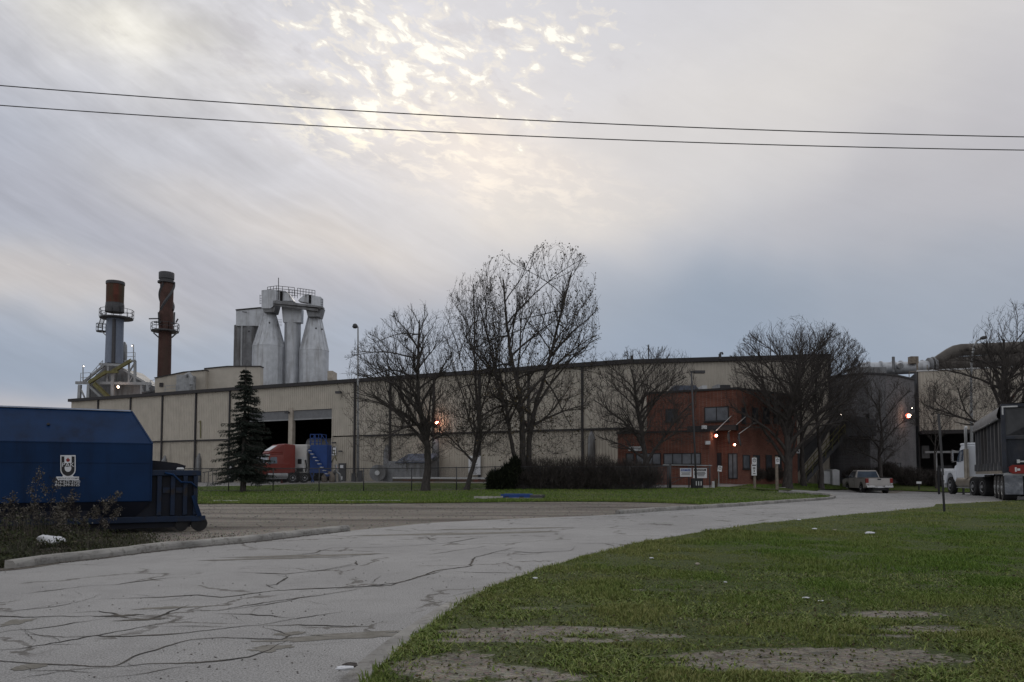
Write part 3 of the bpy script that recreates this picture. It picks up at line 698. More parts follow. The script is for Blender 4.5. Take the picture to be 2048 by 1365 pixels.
# second, more distant-turning wall
X2 = P(1656, 716, 66.0).x; a2 = math.atan2(66.0-Q1.y, X2-Q1.x); L2 = math.hypot(66.0-Q1.y, X2-Q1.x)
M2 = Matrix.Translation((Q1.x, Q1.y, 0)) @ Matrix.Rotation(a2, 4, 'Z')
hall = thing('factory_wing', 'high beige corrugated hall rising behind the red brick office', 'building', (Q1.x, Q1.y, 0), a2)
d = MB(M2); ribs(d, 0.02, L2, ZB-.3, ZT-.1, .0); d.build('wall', 'beige_steel', hall)
d = MB(M2); d.box(.1, L2+.25, -.3, .25, ZT-.15, ZT+.24); d.box(L2-.02, L2+.2, -.1, .2, ZB, ZT-.16); d.build('roof_trim', 'dark_trim', hall)
d = MB(M2); d.box(1.5, L2, .3, 22, ZT-.3, ZT-.02); d.box(L2-.3, L2, .22, 22, ZB, ZT-.3); d.build('roof', 'roof_gray', hall)
# roof-top odds
for px, py, h, kk in ((1297, 722, 1.35, 0), (1264, 726, .35, 1), (1440, 718, .5, 2), (1504, 718, .9, 0), (1508, 718, .6, 0)):
    p = P(px, py, 67.5); mb = MB(); mb.cyl((p.x, p.y, ZT+.01), (p.x, p.y, ZT+h), .05 if kk == 0 else .13, None, 8)
    if kk == 2: mb.tube([(p.x, p.y, ZT+.4), (p.x+.05, p.y, ZT+.6), (p.x+.2, p.y, ZT+.62), (p.x+.26, p.y, ZT+.45)], .09, 8)
    if kk == 0: mb.bar((p.x, p.y, ZT+h*.8), (p.x+.5*h, p.y, ZT+.02), .03); mb.bar((p.x, p.y, ZT+h*.8), (p.x-.5*h, p.y, ZT+.02), .03)
    mb.build({0: 'roof_mast', 1: 'ventilator', 2: 'vent_pipe'}[kk], 'steel_dark', label={0: 'thin dark mast standing on the roof edge', 1: 'small squat cap on the roof edge', 2: 'curved gooseneck vent pipe on the roof edge'}[kk]+(' between the two bare trees' if px == 1297 else ' left of the braced mast' if kk == 1 else ' above the tree crown, taller of two' if px == 1504 else ' above the tree crown, shorter of two' if px == 1508 else ' above the brick office'), cat='roof fitting')

# ---------------------------------------------------------------- red brick office
bz = .35; BT = 7.75
A = at(1295, 60.5); B = at(1476, 57.0); Cc = at(1596, 62.5)
A2, B2, C2 = Vector(A.xy), Vector(B.xy), Vector(Cc.xy); back1 = C2+Vector((-2.0, 8)); back2 = A2+Vector((2.0, 7.0))
office = thing('brick_office', 'red brick two-storey office block with a lower wing and dark windows', 'building', (B2.x, B2.y, 0))
mb = MB(); mb.plan([A2, B2, C2, (C2.x-1, C2.y+5), (A2.x+1.5, A2.y+6)], bz-.6, BT); mb.build('wall', 'brick', office)
def grow(pts, e):
    c = sum((Vector(p) for p in pts), Vector((0, 0)))/len(pts); return [Vector(p)+(Vector(p)-c).normalized()*e for p in pts]
mb = MB(); mb.plan(grow([A2, B2, C2, (C2.x-1, C2.y+5), (A2.x+1.5, A2.y+6)], .12), BT+.002, BT+.16); mb.build('parapet', 'dark_trim', office)
W1 = Vector(at(1236, 58.6).xy); W2 = Vector(at(1420, 55.4).xy); fn = (W2-W1).normalized(); fb = Vector((-fn.y, fn.x))
W3 = W2+fb*3.2; W4 = W1+fb*5.0; WT = zy(1300, 867, 57.6)
mb = MB(); mb.plan([W1, W2, W3, W4], bz-.6, WT); wing = mb.build('wing_wall', 'brick', office)
mb = MB(); mb.plan(grow([W1, W2, W3, W4], .12), WT+.002, WT+.14); mb.build('wing_parapet', 'dark_trim', office)
def win(P0, P1, pxa, pya, pxb, pyb, name='window', frame=True, panes=1, m='pane', depth=.02, parent=None, sill=True):
    """rectangular opening on the vertical face through plan points P0-P1, given by photo pixels"""
    P0 = Vector(P0); P1 = Vector(P1); D = (P1-P0).normalized(); N = Vector((D.y, -D.x))
    def on(px):
        u = (px-1024)/F; t = (P0.x-u*P0.y)/(u*D.y-D.x); return t, P0+D*t
    ta, qa = on(pxa); tb, qb = on(pxb); z1 = zy(pxa, pya, qa.y); z0 = zy(pxa, pyb, qa.y)
    M = Matrix.Translation((P0.x, P0.y, 0)) @ Matrix.Rotation(math.atan2(D.y, D.x), 4, 'Z')
    f = MB(M); w_ = .07
    f.box(ta, tb, -depth-.03, -depth+.04, z1-w_, z1); f.box(ta, tb, -depth-.03, -depth+.04, z0, z0+w_)
    f.box(ta, ta+w_, -depth-.032, -depth+.04, z0+w_, z1-w_); f.box(tb-w_, tb, -depth-.032, -depth+.04, z0+w_, z1-w_)
    for k in range(1, panes): q = ta+(tb-ta)*k/panes; f.box(q-.035, q+.035, -depth-.03, -depth+.04, z0+w_, z1-w_)
    if sill: f.box(ta-.05, tb+.05, -depth-.10, -depth+.02, z0-.08, z0-.002)
    fo = f.build(name, 'dark_trim', parent)
    g = MB(M); g.box(ta+w_, tb-w_, -depth-.006, -depth+.02, z0+w_, z1-w_); g.build('pane', m, fo); return fo, M, (ta, tb, z0, z1)
win(A2, B2, 1410, 815, 1459, 844, panes=2, m='pane_light', parent=office)
win(A2, B2, 1332, 819, 1356, 844, panes=1, parent=office)
for a, b in ((1484, 1492), (1505, 1517), (1527, 1540), (1548, 1558)): win(B2, C2, a, 815, b, 846, parent=office)
win(W1, W2, 1252, 907, 1268, 930, parent=office); win(W1, W2, 1272, 907, 1322, 930, panes=3, m='pane_light', parent=office)
win(W1, W2, 1327, 907, 1402, 930, panes=4, m='pane_light', parent=office)
win(A2, B2, 1430, 906, 1443, 932, parent=office)
fo, M, (ta, tb, z0, z1) = win(A2, B2, 1456, 907, 1475, 958, name='door', panes=2, m='pane_light', parent=office, sill=False)
for a, b in ((1485, 1499), (1506, 1519), (1531, 1543), (1550, 1562)): win(B2, C2, a, 910, b, 938, parent=office)
# sill band, canopy and ledge
Dw = (B2-A2).normalized(); Mo = Matrix.Translation((A2.x, A2.y, 0)) @ Matrix.Rotation(math.atan2(Dw.y, Dw.x), 4, 'Z'); Lb = (B2-A2).length
zc = zy(1430, 860, 58); mb = MB(Mo); mb.box(Lb-3.6, Lb+.1, -.9, -.01, zc-.12, zc+.28); mb.build('canopy', 'dark_trim', office)
mb = MB(); q = W1.lerp(W2, .35); mb.prism([(q.x, q.y-.01, 0), (q.x+.1, q.y-.01, 0)], (0, 0, 0)) if False else None
D = (W2-W1); Mw = Matrix.Translation((W1.x, W1.y, 0)) @ Matrix.Rotation(math.atan2(D.y, D.x), 4, 'Z'); zs = zy(1271, 898, 58.1)
mb = MB(Mw); mb.box(.9, 1.95, -.06, -.005, zs-.17, zs+.17); sg = mb.build('name_sign', 'white_paint', office)
mb = MB(Mw); mb.text('OFFICE' if False else 'SHIPPING', (1.42, -.062, zs), (1, 0, 0), (0, 0, 1), .17); mb.build('lettering', 'sign_black', sg)
mb = MB(); mb.plan([(A2.x+.3, A2.y-3.2), (W2.x+.1, W2.y+.3), (C2.x+.3, C2.y-1.8), (C2.x+.3, C2.y-.02), (B2.x, B2.y-.02), (A2.x+.3, A2.y-.02)], 0, 0) if False else None
# steps at the entrance
S = Vector(at(1470, 56.3).xy); mb = MB(Matrix.Translation((S.x, S.y, 0)) @ Matrix.Rotation(R(14), 4, 'Z'))
for k in range(3): mb.box(-3.0+k*.2, 4.6-k*.2, -1.3+k*.35, .6, bz-.45+k*.13 if k == 0 else bz-.32+(k-1)*.13+.002, bz-.32+k*.13)
st = mb.build('steps', 'concrete', office)
for px, py in ((1409, 855), (1416, 886)):
    p = P(px, py, 55.2); mb = MB(); mb.box(p.x-.22, p.x+.1, p.y-.3, p.y, p.z-.13, p.z+.12); mb.bar((p.x, p.y, p.z), (p.x+.12, p.y+.35, p.z+.05), .06); mb.build('security_light', 'white_paint', office)
lit_lamp(office, 1432, 872, 56.3, .085, power=4); lit_lamp(office, 1469, 890, 56.0, .065, power=3)
for k, (x0, y0, x1, y1) in enumerate(((1432, 862, 1463, 832), (1457, 864, 1491, 834), (1478, 868, 1509, 846))):
    a = P(x0, y0, 56.6); b = P(x1, y1, 56.2); t_ = thing('angled_flagpole', ['pale slanted pole with no flag, leftmost of three over the office entrance', 'pale slanted pole with a furled dark flag, middle of three over the entrance', 'pale slanted pole nearest the tree, with a short furled flag'][k], 'flagpole', a, 0, 'slanted flagpoles on the brick office')
    mb = MB(); mb.cyl(a, b, .035, .02, 6); mb.build('pole', 'galv_light', t_)
    if k: mb = MB(); mb.tube([a+Vector((0, -.02, -.02)), a+Vector((-.03, 0, -.35)), a+Vector((.04*k, 0, -.8)), a+Vector((.12*(k-1), 0, -.95))], [.05, .12, .09, .02], 7); mb.build('flag', 'steel_dark', t_, smooth=True)
    mb = MB(); mb.bar(a, (a.x+.1, 57.2, a.z-.05), .07); mb.build('wall_bracket', 'steel_dark', t_)
# plant on the office roof
for i, (x0, x1, y0, y1, m_) in enumerate(((1338, 1404, 771, 786, 'slate'), (1405, 1415, 771, 782, 'galv_light'), (1434, 1441, 769, 781, 'galv'), (1442, 1462, 770, 781, 'steel_dark'))):
    a = P(x0, y0, 61.3); b = P(x1, y1, 61.3); mb = MB(); mb.box(a.x, b.x, 61.3, 63.0, BT+.17, a.z, tx=.5 if i == 0 else .02, ty=.05)
    mb.box(a.x+.1, b.x-.1, 61.25, 61.32, BT+.25, (BT+a.z)/2)
    mb.build('roof_unit', m_, label=['wide slate-blue sloped air unit on the brick office roof', 'small pale box unit on the brick office roof', 'narrow grey box unit on the brick office roof', 'dark low box unit on the brick office roof'][i], cat='air unit', group='units on the office roof')

# ---------------------------------------------------------------- dark block building, stair, right hall
GT = zy(1745, 749.5, 64.5)
g1, g2, g3, g4 = [Vector(at(a, b).xy) for a, b in ((1652, 67.2), (1742, 64.4), (1800, 65.8), (1834, 68.5))]
blk = thing('block_building', 'dark grey block building with a slightly rounded front behind the white pickup', 'building', (g2.x, g2.y, 0))
fr = [g1, g1.lerp(g2, .5)+Vector((.1, -.35)), g2, g2.lerp(g3, .5)+Vector((.1, -.25)), g3, g4]
mb = MB(); mb.plan(fr+[(g4.x+3, g4.y+12), (g1.x+3, g1.y+12)], -.4, GT); mb.build('wall', 'block_gray', blk)
mb = MB(); mb.plan(grow(fr+[(g4.x+3, g4.y+12), (g1.x+3, g1.y+12)], .1), GT+.002, GT+.16); mb.build('parapet', 'dark_trim', blk)
for a in ((1774, 926, 1787, 945), (1791, 926, 1801, 945)): win(g2, g3, *a, parent=blk)
fo, M, (ta, tb, z0, z1) = win(g1, g2, 1700, 830, 1741, 855, name='louvre', m='black_void', parent=blk, sill=False)
lit_lamp(blk, 1817, 832, 66.2, .15, power=22); lit_lamp(blk, 1823, 817, 66.0, .05, warm=False, power=3, rim=False); lit_lamp(blk, 1681, 830, 63.0, .05, warm=False, power=3, rim=False)
# enclosed sloping stair
a = P(1592, 962, 63.5); b = P(1692, 818, 64.0); ss = thing('covered_stair', 'dark enclosed stair sloping up the side of the grey block building with pale handrails', 'stair', (a.x, a.y, 0))
mb = MB(); dz = 1.55
mb.prism([(a.x, a.y+.8, a.z+.1), (b.x, b.y+.8, b.z-.5), (b.x, b.y+.8, b.z), (a.x+.1, a.y+.8, a.z+dz+.7)], (0, .12, 0)); mb.build('back_screen', 'steel_dark', ss)
mb = MB(); mb.prism([(a.x-.05, a.y-.4, a.z+dz+.55), (b.x-.05, b.y-.4, b.z-.12), (b.x-.05, b.y-.4, b.z), (a.x-.05, a.y-.4, a.z+dz+.75)], (0, 1.3, 0)); mb.build('stair_roof', 'dark_trim', ss)
c_ = P(1612, 962, 63); e_ = P(1690, 872, 63.4)
mb = MB(); mb.bar(c_, e_, .08, .3); mb.bar(c_+Vector((0, 1, 0)), e_+Vector((0, 1, 0)), .08, .3)
for k in range(16): q = c_.lerp(e_, (k+.5)/16); mb.box(q.x-.14, q.x+.14, q.y, q.y+1, q.z-.02, q.z+.02)
mb.build('flight', 'steel_dark', ss)
for dy in (-.05, 1.05):
    mb = MB(); mb.bar(c_+Vector((0, dy, .95)), e_+Vector((0, dy, .95)), .05); mb.bar(c_+Vector((0, dy, .5)), e_+Vector((0, dy, .5)), .035)
    for k in range(7): q = c_.lerp(e_, k/6); mb.bar(q+Vector((0, dy, 0)), q+Vector((0, dy, .95)), .04)
    mb.build('handrail', 'yellow_steel', ss)
mb = MB(); mb.prism([(e_.x-.1, e_.y-.1, e_.z-.05), (b.x+2.2, e_.y-.1, e_.z-.05), (b.x+2.2, e_.y-.1, b.z-1.0), (b.x+.1, e_.y-.1, b.z-.6)], (0, 1.5, 0)); mb.build('landing_house', 'steel_dark', ss)
# small white utility shed
a = at(1651, 63.6); b = at(1686, 63.0); w_ = b.x-a.x; us = thing('utility_shed', 'small pale metal utility shed beside the grey building, left of the pickup', 'shed', a, 0)
mb = MB(Matrix.Translation(a)); mb.box(0, w_*.52, .4, 1.7, -.1, 1.22); mb.prism([(w_*.5, 0, -.1), (w_, 0, -.1), (w_, 0, 1.25), (w_*.75, 0, 1.36), (w_*.5, 0, 1.28)], (0, 1.7, 0)); mb.build('body', 'galv_light', us)
mb = MB(Matrix.Translation(a)); mb.box(w_*.06, w_*.46, .385, .405, 0, 1.12); mb.box(w_*.53, w_*.74, -.015, .002, 0, 1.15); mb.box(w_*.76, w_*.97, -.015, .002, 0, 1.15); mb.build('door', 'white_paint', us)

rh = thing('loading_hall', 'beige corrugated hall above a dark open loading bay at the right edge', 'building', (at(1836, 70).x, 70, 0))
r0 = Vector((P(1836, 744, 70).x, 70.0)); r1 = Vector((P(2048, 735, 67).x, 67.0)); Dr = (r1-r0).normalized(); r1 = r0+Dr*22
Mr = Matrix.Translation((r0.x, r0.y, 0)) @ Matrix.Rotation(math.atan2(Dr.y, Dr.x), 4, 'Z'); RT = zy(1836, 744, 70); RM = zy(1836, 863, 70)
mb = MB(Mr); ribs(mb, 0, 22, RM, RT); mb.build('wall', 'beige_steel', rh)
mb = MB(Mr); mb.box(-.1, 22, -.12, .2, RT+.001, RT+.14); mb.build('eaves_flashing', 'galv_light', rh)
mb = MB(Mr); mb.box(-.12, -.01, -.1, 12, -.3, RT); mb.box(-.1, 6.2, -2.0, -.01, RM-.35, RM-.02); mb.box(-.1, 22, .1, 12, RT-.3, RT-.1); mb.box(-.1, 22, 11, 11.2, -.4, RT-.3)
mb.box(6.2, 22, .1, .3, -.4, RM-.01); mb.build('dark_frame', 'dark_trim', rh)
mb = MB(Mr); zb = zy(1900, 904, 69); mb.box(.3, 6.1, -.8, -.5, zb-.12, zb+.06); mb.box(1.0, 1.25, -.8, -.55, -.3, zb-.12); mb.box(3.4, 3.6, -.8, -.55, -.3, zb-.12); mb.build('bay_beam', 'galv', rh)
for k, (u0, u1, z0, z1, m_) in enumerate(((1.6, 2.9, 0, 2.1, 'steel_dark'), (3.8, 5.6, 0, 1.6, 'zinc_dark'), (.3, 1.0, 2.9, 4.0, 'zinc_dark'), (4.2, 5.8, 3.0, 4.4, 'steel_dark'))):
    mb = MB(Mr); mb.box(u0, u1, 1.5, 3, z0-.1, z1, .05, .05); mb.box(u0+.2, u1-.2, 1.45, 1.5, z0+.3, z1-.3); mb.build('bay_equipment', m_, rh)

# ---------------------------------------------------------------- ducts on the roofs
du = thing('roof_duct', 'big insulated pipes with flanges and an elbow running across the roofs at right', 'pipe', P(1875, 735, 74))
mb = MB(); pts = [P(1722, 738, 75.5), P(1800, 737, 75), P(1862, 734, 74.5)]; mb.tube(pts, .62, 18)
for px in (1735, 1760, 1785, 1800, 1822, 1843): p = P(px, 737-(px-1735)*.03, 75); mb.tube([p, p+Vector((.12, 0, 0))], .69, 18)
mb.build('jacketed_pipe', 'zinc', du, smooth=True, auto=True)
mb = MB()
for px in (1856, 1864, 1872): p = P(px, 732, 74.4); mb.tube([p, p+Vector((.25, -.02, 0))], .80 if px != 1864 else .9, 18)
mb.build('flange', 'zinc_dark', du, smooth=True, auto=True)
mb = MB(); mb.tube([P(1874, 731, 74.3), P(1960, 726, 73), P(2060, 719.5, 72), P(2200, 711, 71)], .72, 18); mb.build('lower_pipe', 'duct_brown', du, smooth=True)
mb = MB(); mb.tube([P(1872, 727, 74.2), P(1884, 719, 74), P(1900, 708, 73.8), P(1910, 703, 73.6), P(1922, 700.5, 73.5), P(1980, 698, 72.6), P(2060, 694.5, 72), P(2200, 689, 71)], [.6, .62, .6, .6, .6, .58, .56, .56], 18); mb.build('upper_pipe', 'duct_brown', du, smooth=True)
mb = MB(); p = P(1826, 722, 74); mb.box(p.x-.35, p.x+.4, p.y-.3, p.y+.3, p.z-.3, p.z+.4); mb.bar((p.x, p.y-.7, p.z), (p.x+.1, p.y-.7, GT-.1), .12); mb.bar((p.x+1, p.y-.7, p.z-.5), (p.x+1, p.y-.7, GT-.1), .06); mb.bar((p.x-.8, p.y-.7, p.z-1.2), (p.x+1, p.y-.7, p.z-1.2), .06)
mb.bar((p.x-.8, p.y-.7, p.z-1.2), (p.x-.8, p.y-.7, GT-.1), .06); mb.build('valve_stand', 'wood', du)
mb = MB(); p = P(1786, 733, 74.2); mb.cyl((p.x-.1, p.y-.3, p.z-.6), (p.x-.1, p.y-.3, p.z+.9), .14, None, 10); mb.cyl((p.x+.3, p.y-.5, p.z-.1), (p.x+.3, p.y-.9, p.z-.1), .3, None, 12); mb.build('valve', 'zinc_dark', du, smooth=True, auto=True)
a = P(1708, 736, 70); b = P(1768, 751, 70); mb = MB(); mb.box(a.x, b.x, 69.5, 71.5, GT+.1, a.z); mb.box(a.x+.5, a.x+1.3, 69.35, 69.49, GT+.35, GT+.55); mb.cyl((a.x+.5, 70, a.z), (a.x+.5, 70, a.z+.65), .09, None, 8)
mb.box(a.x+1.6, a.x+1.95, 69.42, 69.49, GT+.2, a.z-.1); mb.box(a.x+2.1, b.x-.1, 69.45, 69.5, GT+.2, a.z-.1)
mb.build('roof_fan_housing', 'zinc_dark', label='dark grey fan box with a short stub pipe on the block building roof', cat='air unit')

# ---------------------------------------------------------------- roof-top house, silos and stacks behind the main shed
DS = 125.0
def PX(px, py=800, d=DS): return P(px, py, d)
def handrail(mb, pts, h=1.05, r=.035, post=1.3, mid=True):
    for a, b in zip(pts[:-1], pts[1:]):
        a = Vector(a); b = Vector(b); n = max(1, int((b-a).length/post))
        for zz in ((h, h*.5) if mid else (h,)): mb.bar(a+Vector((0, 0, zz)), b+Vector((0, 0, zz)), r*2)
        for k in range(n+1): q = a.lerp(b, k/n); mb.bar(q, q+Vector((0, 0, h)), r*2)
rb = thing('rooftop_house', 'beige stepped roof house behind the hall roof, between the brown stack and the silos', 'building', PX(410, 790, 118))
y0 = 112
def seg(pl, m, nm, dep=10, yy=y0):
    mb = MB(); mb.prism([P(x, y, yy) for x, y in pl], (0, dep, 0)); return mb.build(nm, m, rb)
seg([(310, 800), (310, 757), (367, 745), (411, 741), (411, 800)], 'beige_lower', 'low_wall', 8)
seg([(408, 800), (408, 738), (455, 733.5), (520, 733.5), (520, 800)], 'beige_steel', 'high_wall', 1.5, 113)
mb = MB(); 
for a, b, yy in (((308, 757), (367, 745), y0), ((367, 745), (411, 741), y0), ((408, 738), (455, 733.5), 113), ((455, 733.5), (521, 733.5), 113)): mb.prism([P(a[0], a[1], yy-.2), P(b[0], b[1], yy-.2), P(b[0], b[1]-1.6, yy-.2), P(a[0], a[1]-1.6, yy-.2)], (0, 1.6, 0))
mb.build('roof_edge', 'dark_trim', rb)
mb = MB(); a = P(319, 766, 111.9); mb.box(a.x, a.x+.55, a.y-.05, a.y+.1, a.z-.6, a.z); mb.build('window', 'dark_trim', rb)
mb = MB(); a = P(353, 750, 110); b = P(380, 786, 110); mb.box(a.x, b.x, 110, 112, b.z-1, a.z)
mb.tube([P(372, 752, 109.8), P(378, 748, 109.8), P(382, 756, 109.8), P(382, 770, 109.8)], .35, 8); handrail(mb, [P(330, 786, 109.5), P(352, 784, 109.5)], 1.0); handrail(mb, [P(368, 783, 109), P(388, 780, 109)], 1.1)
mb.build('dust_collector', 'galv', rb)
sm = MB(); a = P(655, 742, 120); b = P(665, 775, 120); sm.box(a.x, b.x, 120, 123, b.z, a.z); sm.box(a.x, b.x, 119.9, 119.98, a.z-1.3, a.z-1.1); sm.build('roof_box', 'beige_plain', label='small beige box standing on the roof right of the silos', cat='roof fitting')

def P2(px, py, d=DS): return P(px, py, d)
si = thing('silo_cluster', 'bottle-shaped galvanised silos joined by a bridge and head houses', 'silos', P2(560, 780))
def silo(px0, px1, ytop, yshoul, n0, n1, d, m='zinc'):
    s = d/F; c = P2((px0+px1)/2, 800, d); r = (px1-px0)/2*s; rn = (n1-n0)/2*s; zb = P2(540, 800, d).z; zs_ = P2(540, yshoul, d).z; zt = P2(540, ytop, d).z; cn = P2((n0+n1)/2, ytop, d).x
    mb = MB(); n = 18
    mb.lathe([(r, zb-6), (r, zs_-(zs_-zb)*.45), (r*1.01, zs_-(zs_-zb)*.45), (r*1.01, zs_-(zs_-zb)*.43), (r, zs_-(zs_-zb)*.43), (r*1.0, zs_), (r*1.015, zs_), (r*1.0, zs_+.1), (rn, zt)], (c.x, c.y, 0), n)
    for k in range(n):   # cone seams
        a = 2*math.pi*(k+.5)/n; ca, sa = math.cos(a), math.sin(a)
        if sa < .3: mb.bar((c.x+r*ca*1.0, c.y+r*sa*1.0, zs_), (c.x+rn*ca, c.y+rn*sa, zt), .07, .07)
    return mb.build('silo', m, si), c, r
silo(504, 568, 624, 695, 527, 550, 125); silo(598, 656, 632, 703, 615, 640, 125, 'zinc')
mb = MB(); c = P2(585, 800, 126); s = 126/F
for px, r_, yt, m_ in ((584, 16, 646, 0),): mb.cyl((c.x, 125.5, 0), (c.x, 125.5, P2(585, yt, 125.5).z), r_*s, None, 20)
mb.cyl((P2(572, 800).x, 127.5, 0), (P2(572, 800).x, 127.5, P2(572, 618, 127.5).z), 11*s, None, 16); mb.build('middle_silo', 'zinc', si, smooth=True, auto=True)
mb = MB(); mb.cyl((P2(566, 800).x, 130, 0), (P2(566, 800).x, 130, P2(566, 640, 130).z), 8*s, None, 14); mb.cyl((P2(608, 800).x, 131, 0), (P2(608, 800).x, 131, P2(608, 625, 131).z), 12*s, None, 14); mb.build('rear_silo', 'zinc_dark', si, smooth=True, auto=True)
# left block: hopper house over two grey bins
mb = MB(); mb.prism([P2(472, 652, 128), P2(472, 620, 128), P2(520, 615, 128), P2(545, 616, 128), P2(545, 652, 128)], (0, 2, 0)); mb.build('hopper_house', 'zinc', si)
mb = MB(); mb.prism([P2(471, 621, 127.8), P2(471, 619, 127.8), P2(520, 614.5, 127.8), P2(525, 615, 127.8), P2(525, 617, 127.8), P2(520, 616.5, 127.8)], (0, 2.2, 0)); mb.bar(P2(485, 624, 127.5), P2(494, 625, 127.5), .12); mb.build('eaves_trim', 'dark_trim', si)
for px, r_ in ((478, 12), (500, 17)): mb = MB(); c = P2(px, 800, 129.5); mb.cyl((c.x, 129.5, 0), (c.x, 129.5, P2(px, 652, 129.5).z), r_*129.5/F, None, 20); mb.build('grey_bin', 'zinc_dark', si, smooth=True, auto=True)
mb = MB(); mb.bar(P2(484, 652, 127.4), P2(482.5, 740, 127.4), .28); mb.build('downpipe', 'galv', si)
# head houses and bridge
mb = MB(); mb.prism([P2(523, 617, 122.8), P2(523, 581, 122.8), P2(531, 580, 122.8), P2(553, 580, 122.8), P2(553, 602, 122.8), P2(545, 614, 122.8), P2(540, 617, 122.8)], (0, 1.8, 0))
mb.prism([P2(553, 602, 123), P2(553, 580, 123), P2(571, 582, 123), P2(580, 592, 123), P2(587, 602, 123)], (0, 1.5, 0)); mb.build('head_house', 'zinc', si)
mb = MB(); mb.prism([P2(596, 602, 123), P2(600, 597, 123), P2(608, 591, 123), P2(617, 588, 123), P2(617, 606, 123)], (0, 1.5, 0)); mb.prism([P2(617, 607, 122.8), P2(617, 588, 122.8), P2(621, 591, 122.8), P2(641, 594, 122.8), P2(641, 618, 122.8), P2(617, 614, 122.8)], (0, 1.8, 0)); mb.build('head_house', 'zinc', si)
for x0, x1, yy in ((527, 550, 617), (615, 640, 626)):
    mb = MB(); a = P2(x0, yy, 123.2); b = P2(x1, yy, 123.2); zt_ = a.z; zn = P2(x0, yy+8, 123.2).z; w3 = b.x-a.x
    mb.prism([(a.x-.3, 123, zt_+.9), (b.x+.3, 123, zt_+.9), (b.x-.1, 123, zn), (a.x+.1, 123, zn)], (0, 2.4, 0)); mb.build('collar', 'zinc_dark', si)
mb = MB(); mb.prism([P2(546, 607, 122.2), P2(546, 602, 122.2), P2(553, 601, 122.2), P2(645, 613, 122.2), P2(645, 616, 122.2)], (0, 1.4, 0)); mb.prism([P2(546, 611, 122.5), P2(546, 607.2, 122.5), P2(636, 618, 122.5), P2(636, 623, 122.5)], (0, .4, 0)); mb.build('bridge', 'zinc_dark', si)
mb = MB(); mb.prism([P2(566, 645, 124.2), P2(563, 614, 124.2), P2(603, 618, 124.2), P2(602, 645, 124.2)], (0, 1.4, 0)); mb.build('middle_head', 'zinc', si)
for a, b in (((560, 583), (564, 602)), ((617.5, 590), (621.5, 607))):
    mb = MB(); A_, B_ = P2(a[0], a[1], 122.6), P2(b[0], b[1], 122.6); mb.box(A_.x, B_.x, 122.6, 122.9, B_.z, A_.z)
    mb.build('vent_slot', 'black_void', si)
for a, b in (((535, 577), (553, 574.5)), ((553, 574.5), (589, 578)), ((595, 579), (612, 581.5)), ((612, 581.5), (630, 584)), ((579, 582), (595, 584))):
    mb = MB()
    for d_ in (123.0, 124.3):
        hr = [P2(a[0], a[1], d_), P2(b[0], b[1], d_)]; zt_ = P2(a[0], a[1]+8, d_).z
        for f_ in (0, .5, 1): mb.bar(hr[0]+Vector((0, 0, -f_*.9+.2)), hr[1]+Vector((0, 0, -f_*.9+.2)), .07)
        for k in range(4): q = hr[0].lerp(hr[1], k/3); mb.bar(q+Vector((0, 0, .2)), q+Vector((0, 0, -1.1)), .07)
    mb.build('guard_rail', 'steel_dark', si)
mb = MB()
mb.bar(P2(557, 600, 122.3), P2(557, 556, 122.3), .10); mb.build('mast', 'steel_dark', si); mb = MB()
for y in (592, 597, 602, 607): mb.bar(P2(519.5, y, 123), P2(523, y, 123), .06); mb.bar(P2(641, y+8, 123), P2(646, y+8, 123), .06)
mb.bar(P2(520, 590, 123), P2(520, 609, 123), .06); mb.bar(P2(645.5, 598, 123), P2(645.5, 616, 123), .06)
mb.build('side_rungs', 'steel_dark', si); mb = MB()
for y in range(640, 654, 3): mb.bar(P2(555, y, 124), P2(564, y, 124), .05)
mb.bar(P2(555, 638, 124), P2(555, 654, 124), .05)
mb.build('ladder_rungs', 'steel_dark', si)
for px, py in ((539, 646), (632, 657), (644, 659), (498, 663)): p = P2(px, py, 122.6 if px != 632 else 122); mb = MB(); mb.lathe([(.01, -.2), (.18, 0), (.01, .2)], tuple(p), 8); mb.build('hatch_cap', 'steel_dark', si)

# exhaust stacks
def ring_platform(t, cx, cy, z, r_in, r_out, h=1.1, nm='platform', m='steel_dark', a0=0, a1=2*math.pi):
    mb = MB(); mb.lathe([(r_in, z-.25), (r_out, z-.2), (r_out, z), (r_in, z)], (cx, cy, 0), 20); mb.build(nm, m, t)
    mb = MB(); n = 14 if r_out > 1.2 else 7
    pts = [Vector((cx+r_out*math.cos(2*math.pi*k/n), cy+r_out*math.sin(2*math.pi*k/n), z)) for k in range(n+1)]
    handrail(mb, pts, h, .03, 3)
    mb.build('guard_rail', m, t)
t1 = thing('exhaust_stack', 'squat stack with a rusty red top, ring walkway and blue-grey shaft over a steel frame', 'chimney', P2(229, 790, 125))
c = P2(230, 600); s = 125/F; z = lambda y: P2(230, y).z
mb = MB(); mb.lathe([(16.2*s, z(622)), (16.6*s, z(575)), (16.6*s, z(568)), (17.2*s, z(568)), (17.2*s, z(564)), (15.2*s, z(563.5)), (15.0*s, z(570))], (c.x, c.y, 0), 24); mb.build('rusty_top', 'rust_red', t1, smooth=True, auto=True)
mb = MB(); mb.lathe([(17.4*s, z(625)), (17.4*s, z(612)), (16.8*s, z(611)), (16.8*s, z(607))], (c.x, c.y, 0), 24); mb.build('collar', 'steel_dark', t1, smooth=True, auto=True); mb = MB(); mb.lathe([(17.5*s, z(570)), (17.6*s, z(568)), (17.6*s, z(565)), (17.0*s, z(564))], (c.x, c.y, 0), 24); mb.build('rim', 'steel_dark', t1, smooth=True, auto=True); mb = MB(); mb.bar((c.x+16*s, c.y-1, z(615)), (c.x+25*s, c.y-1, z(615)), .2); mb.build('bracket', 'steel_dark', t1, smooth=True, auto=True)
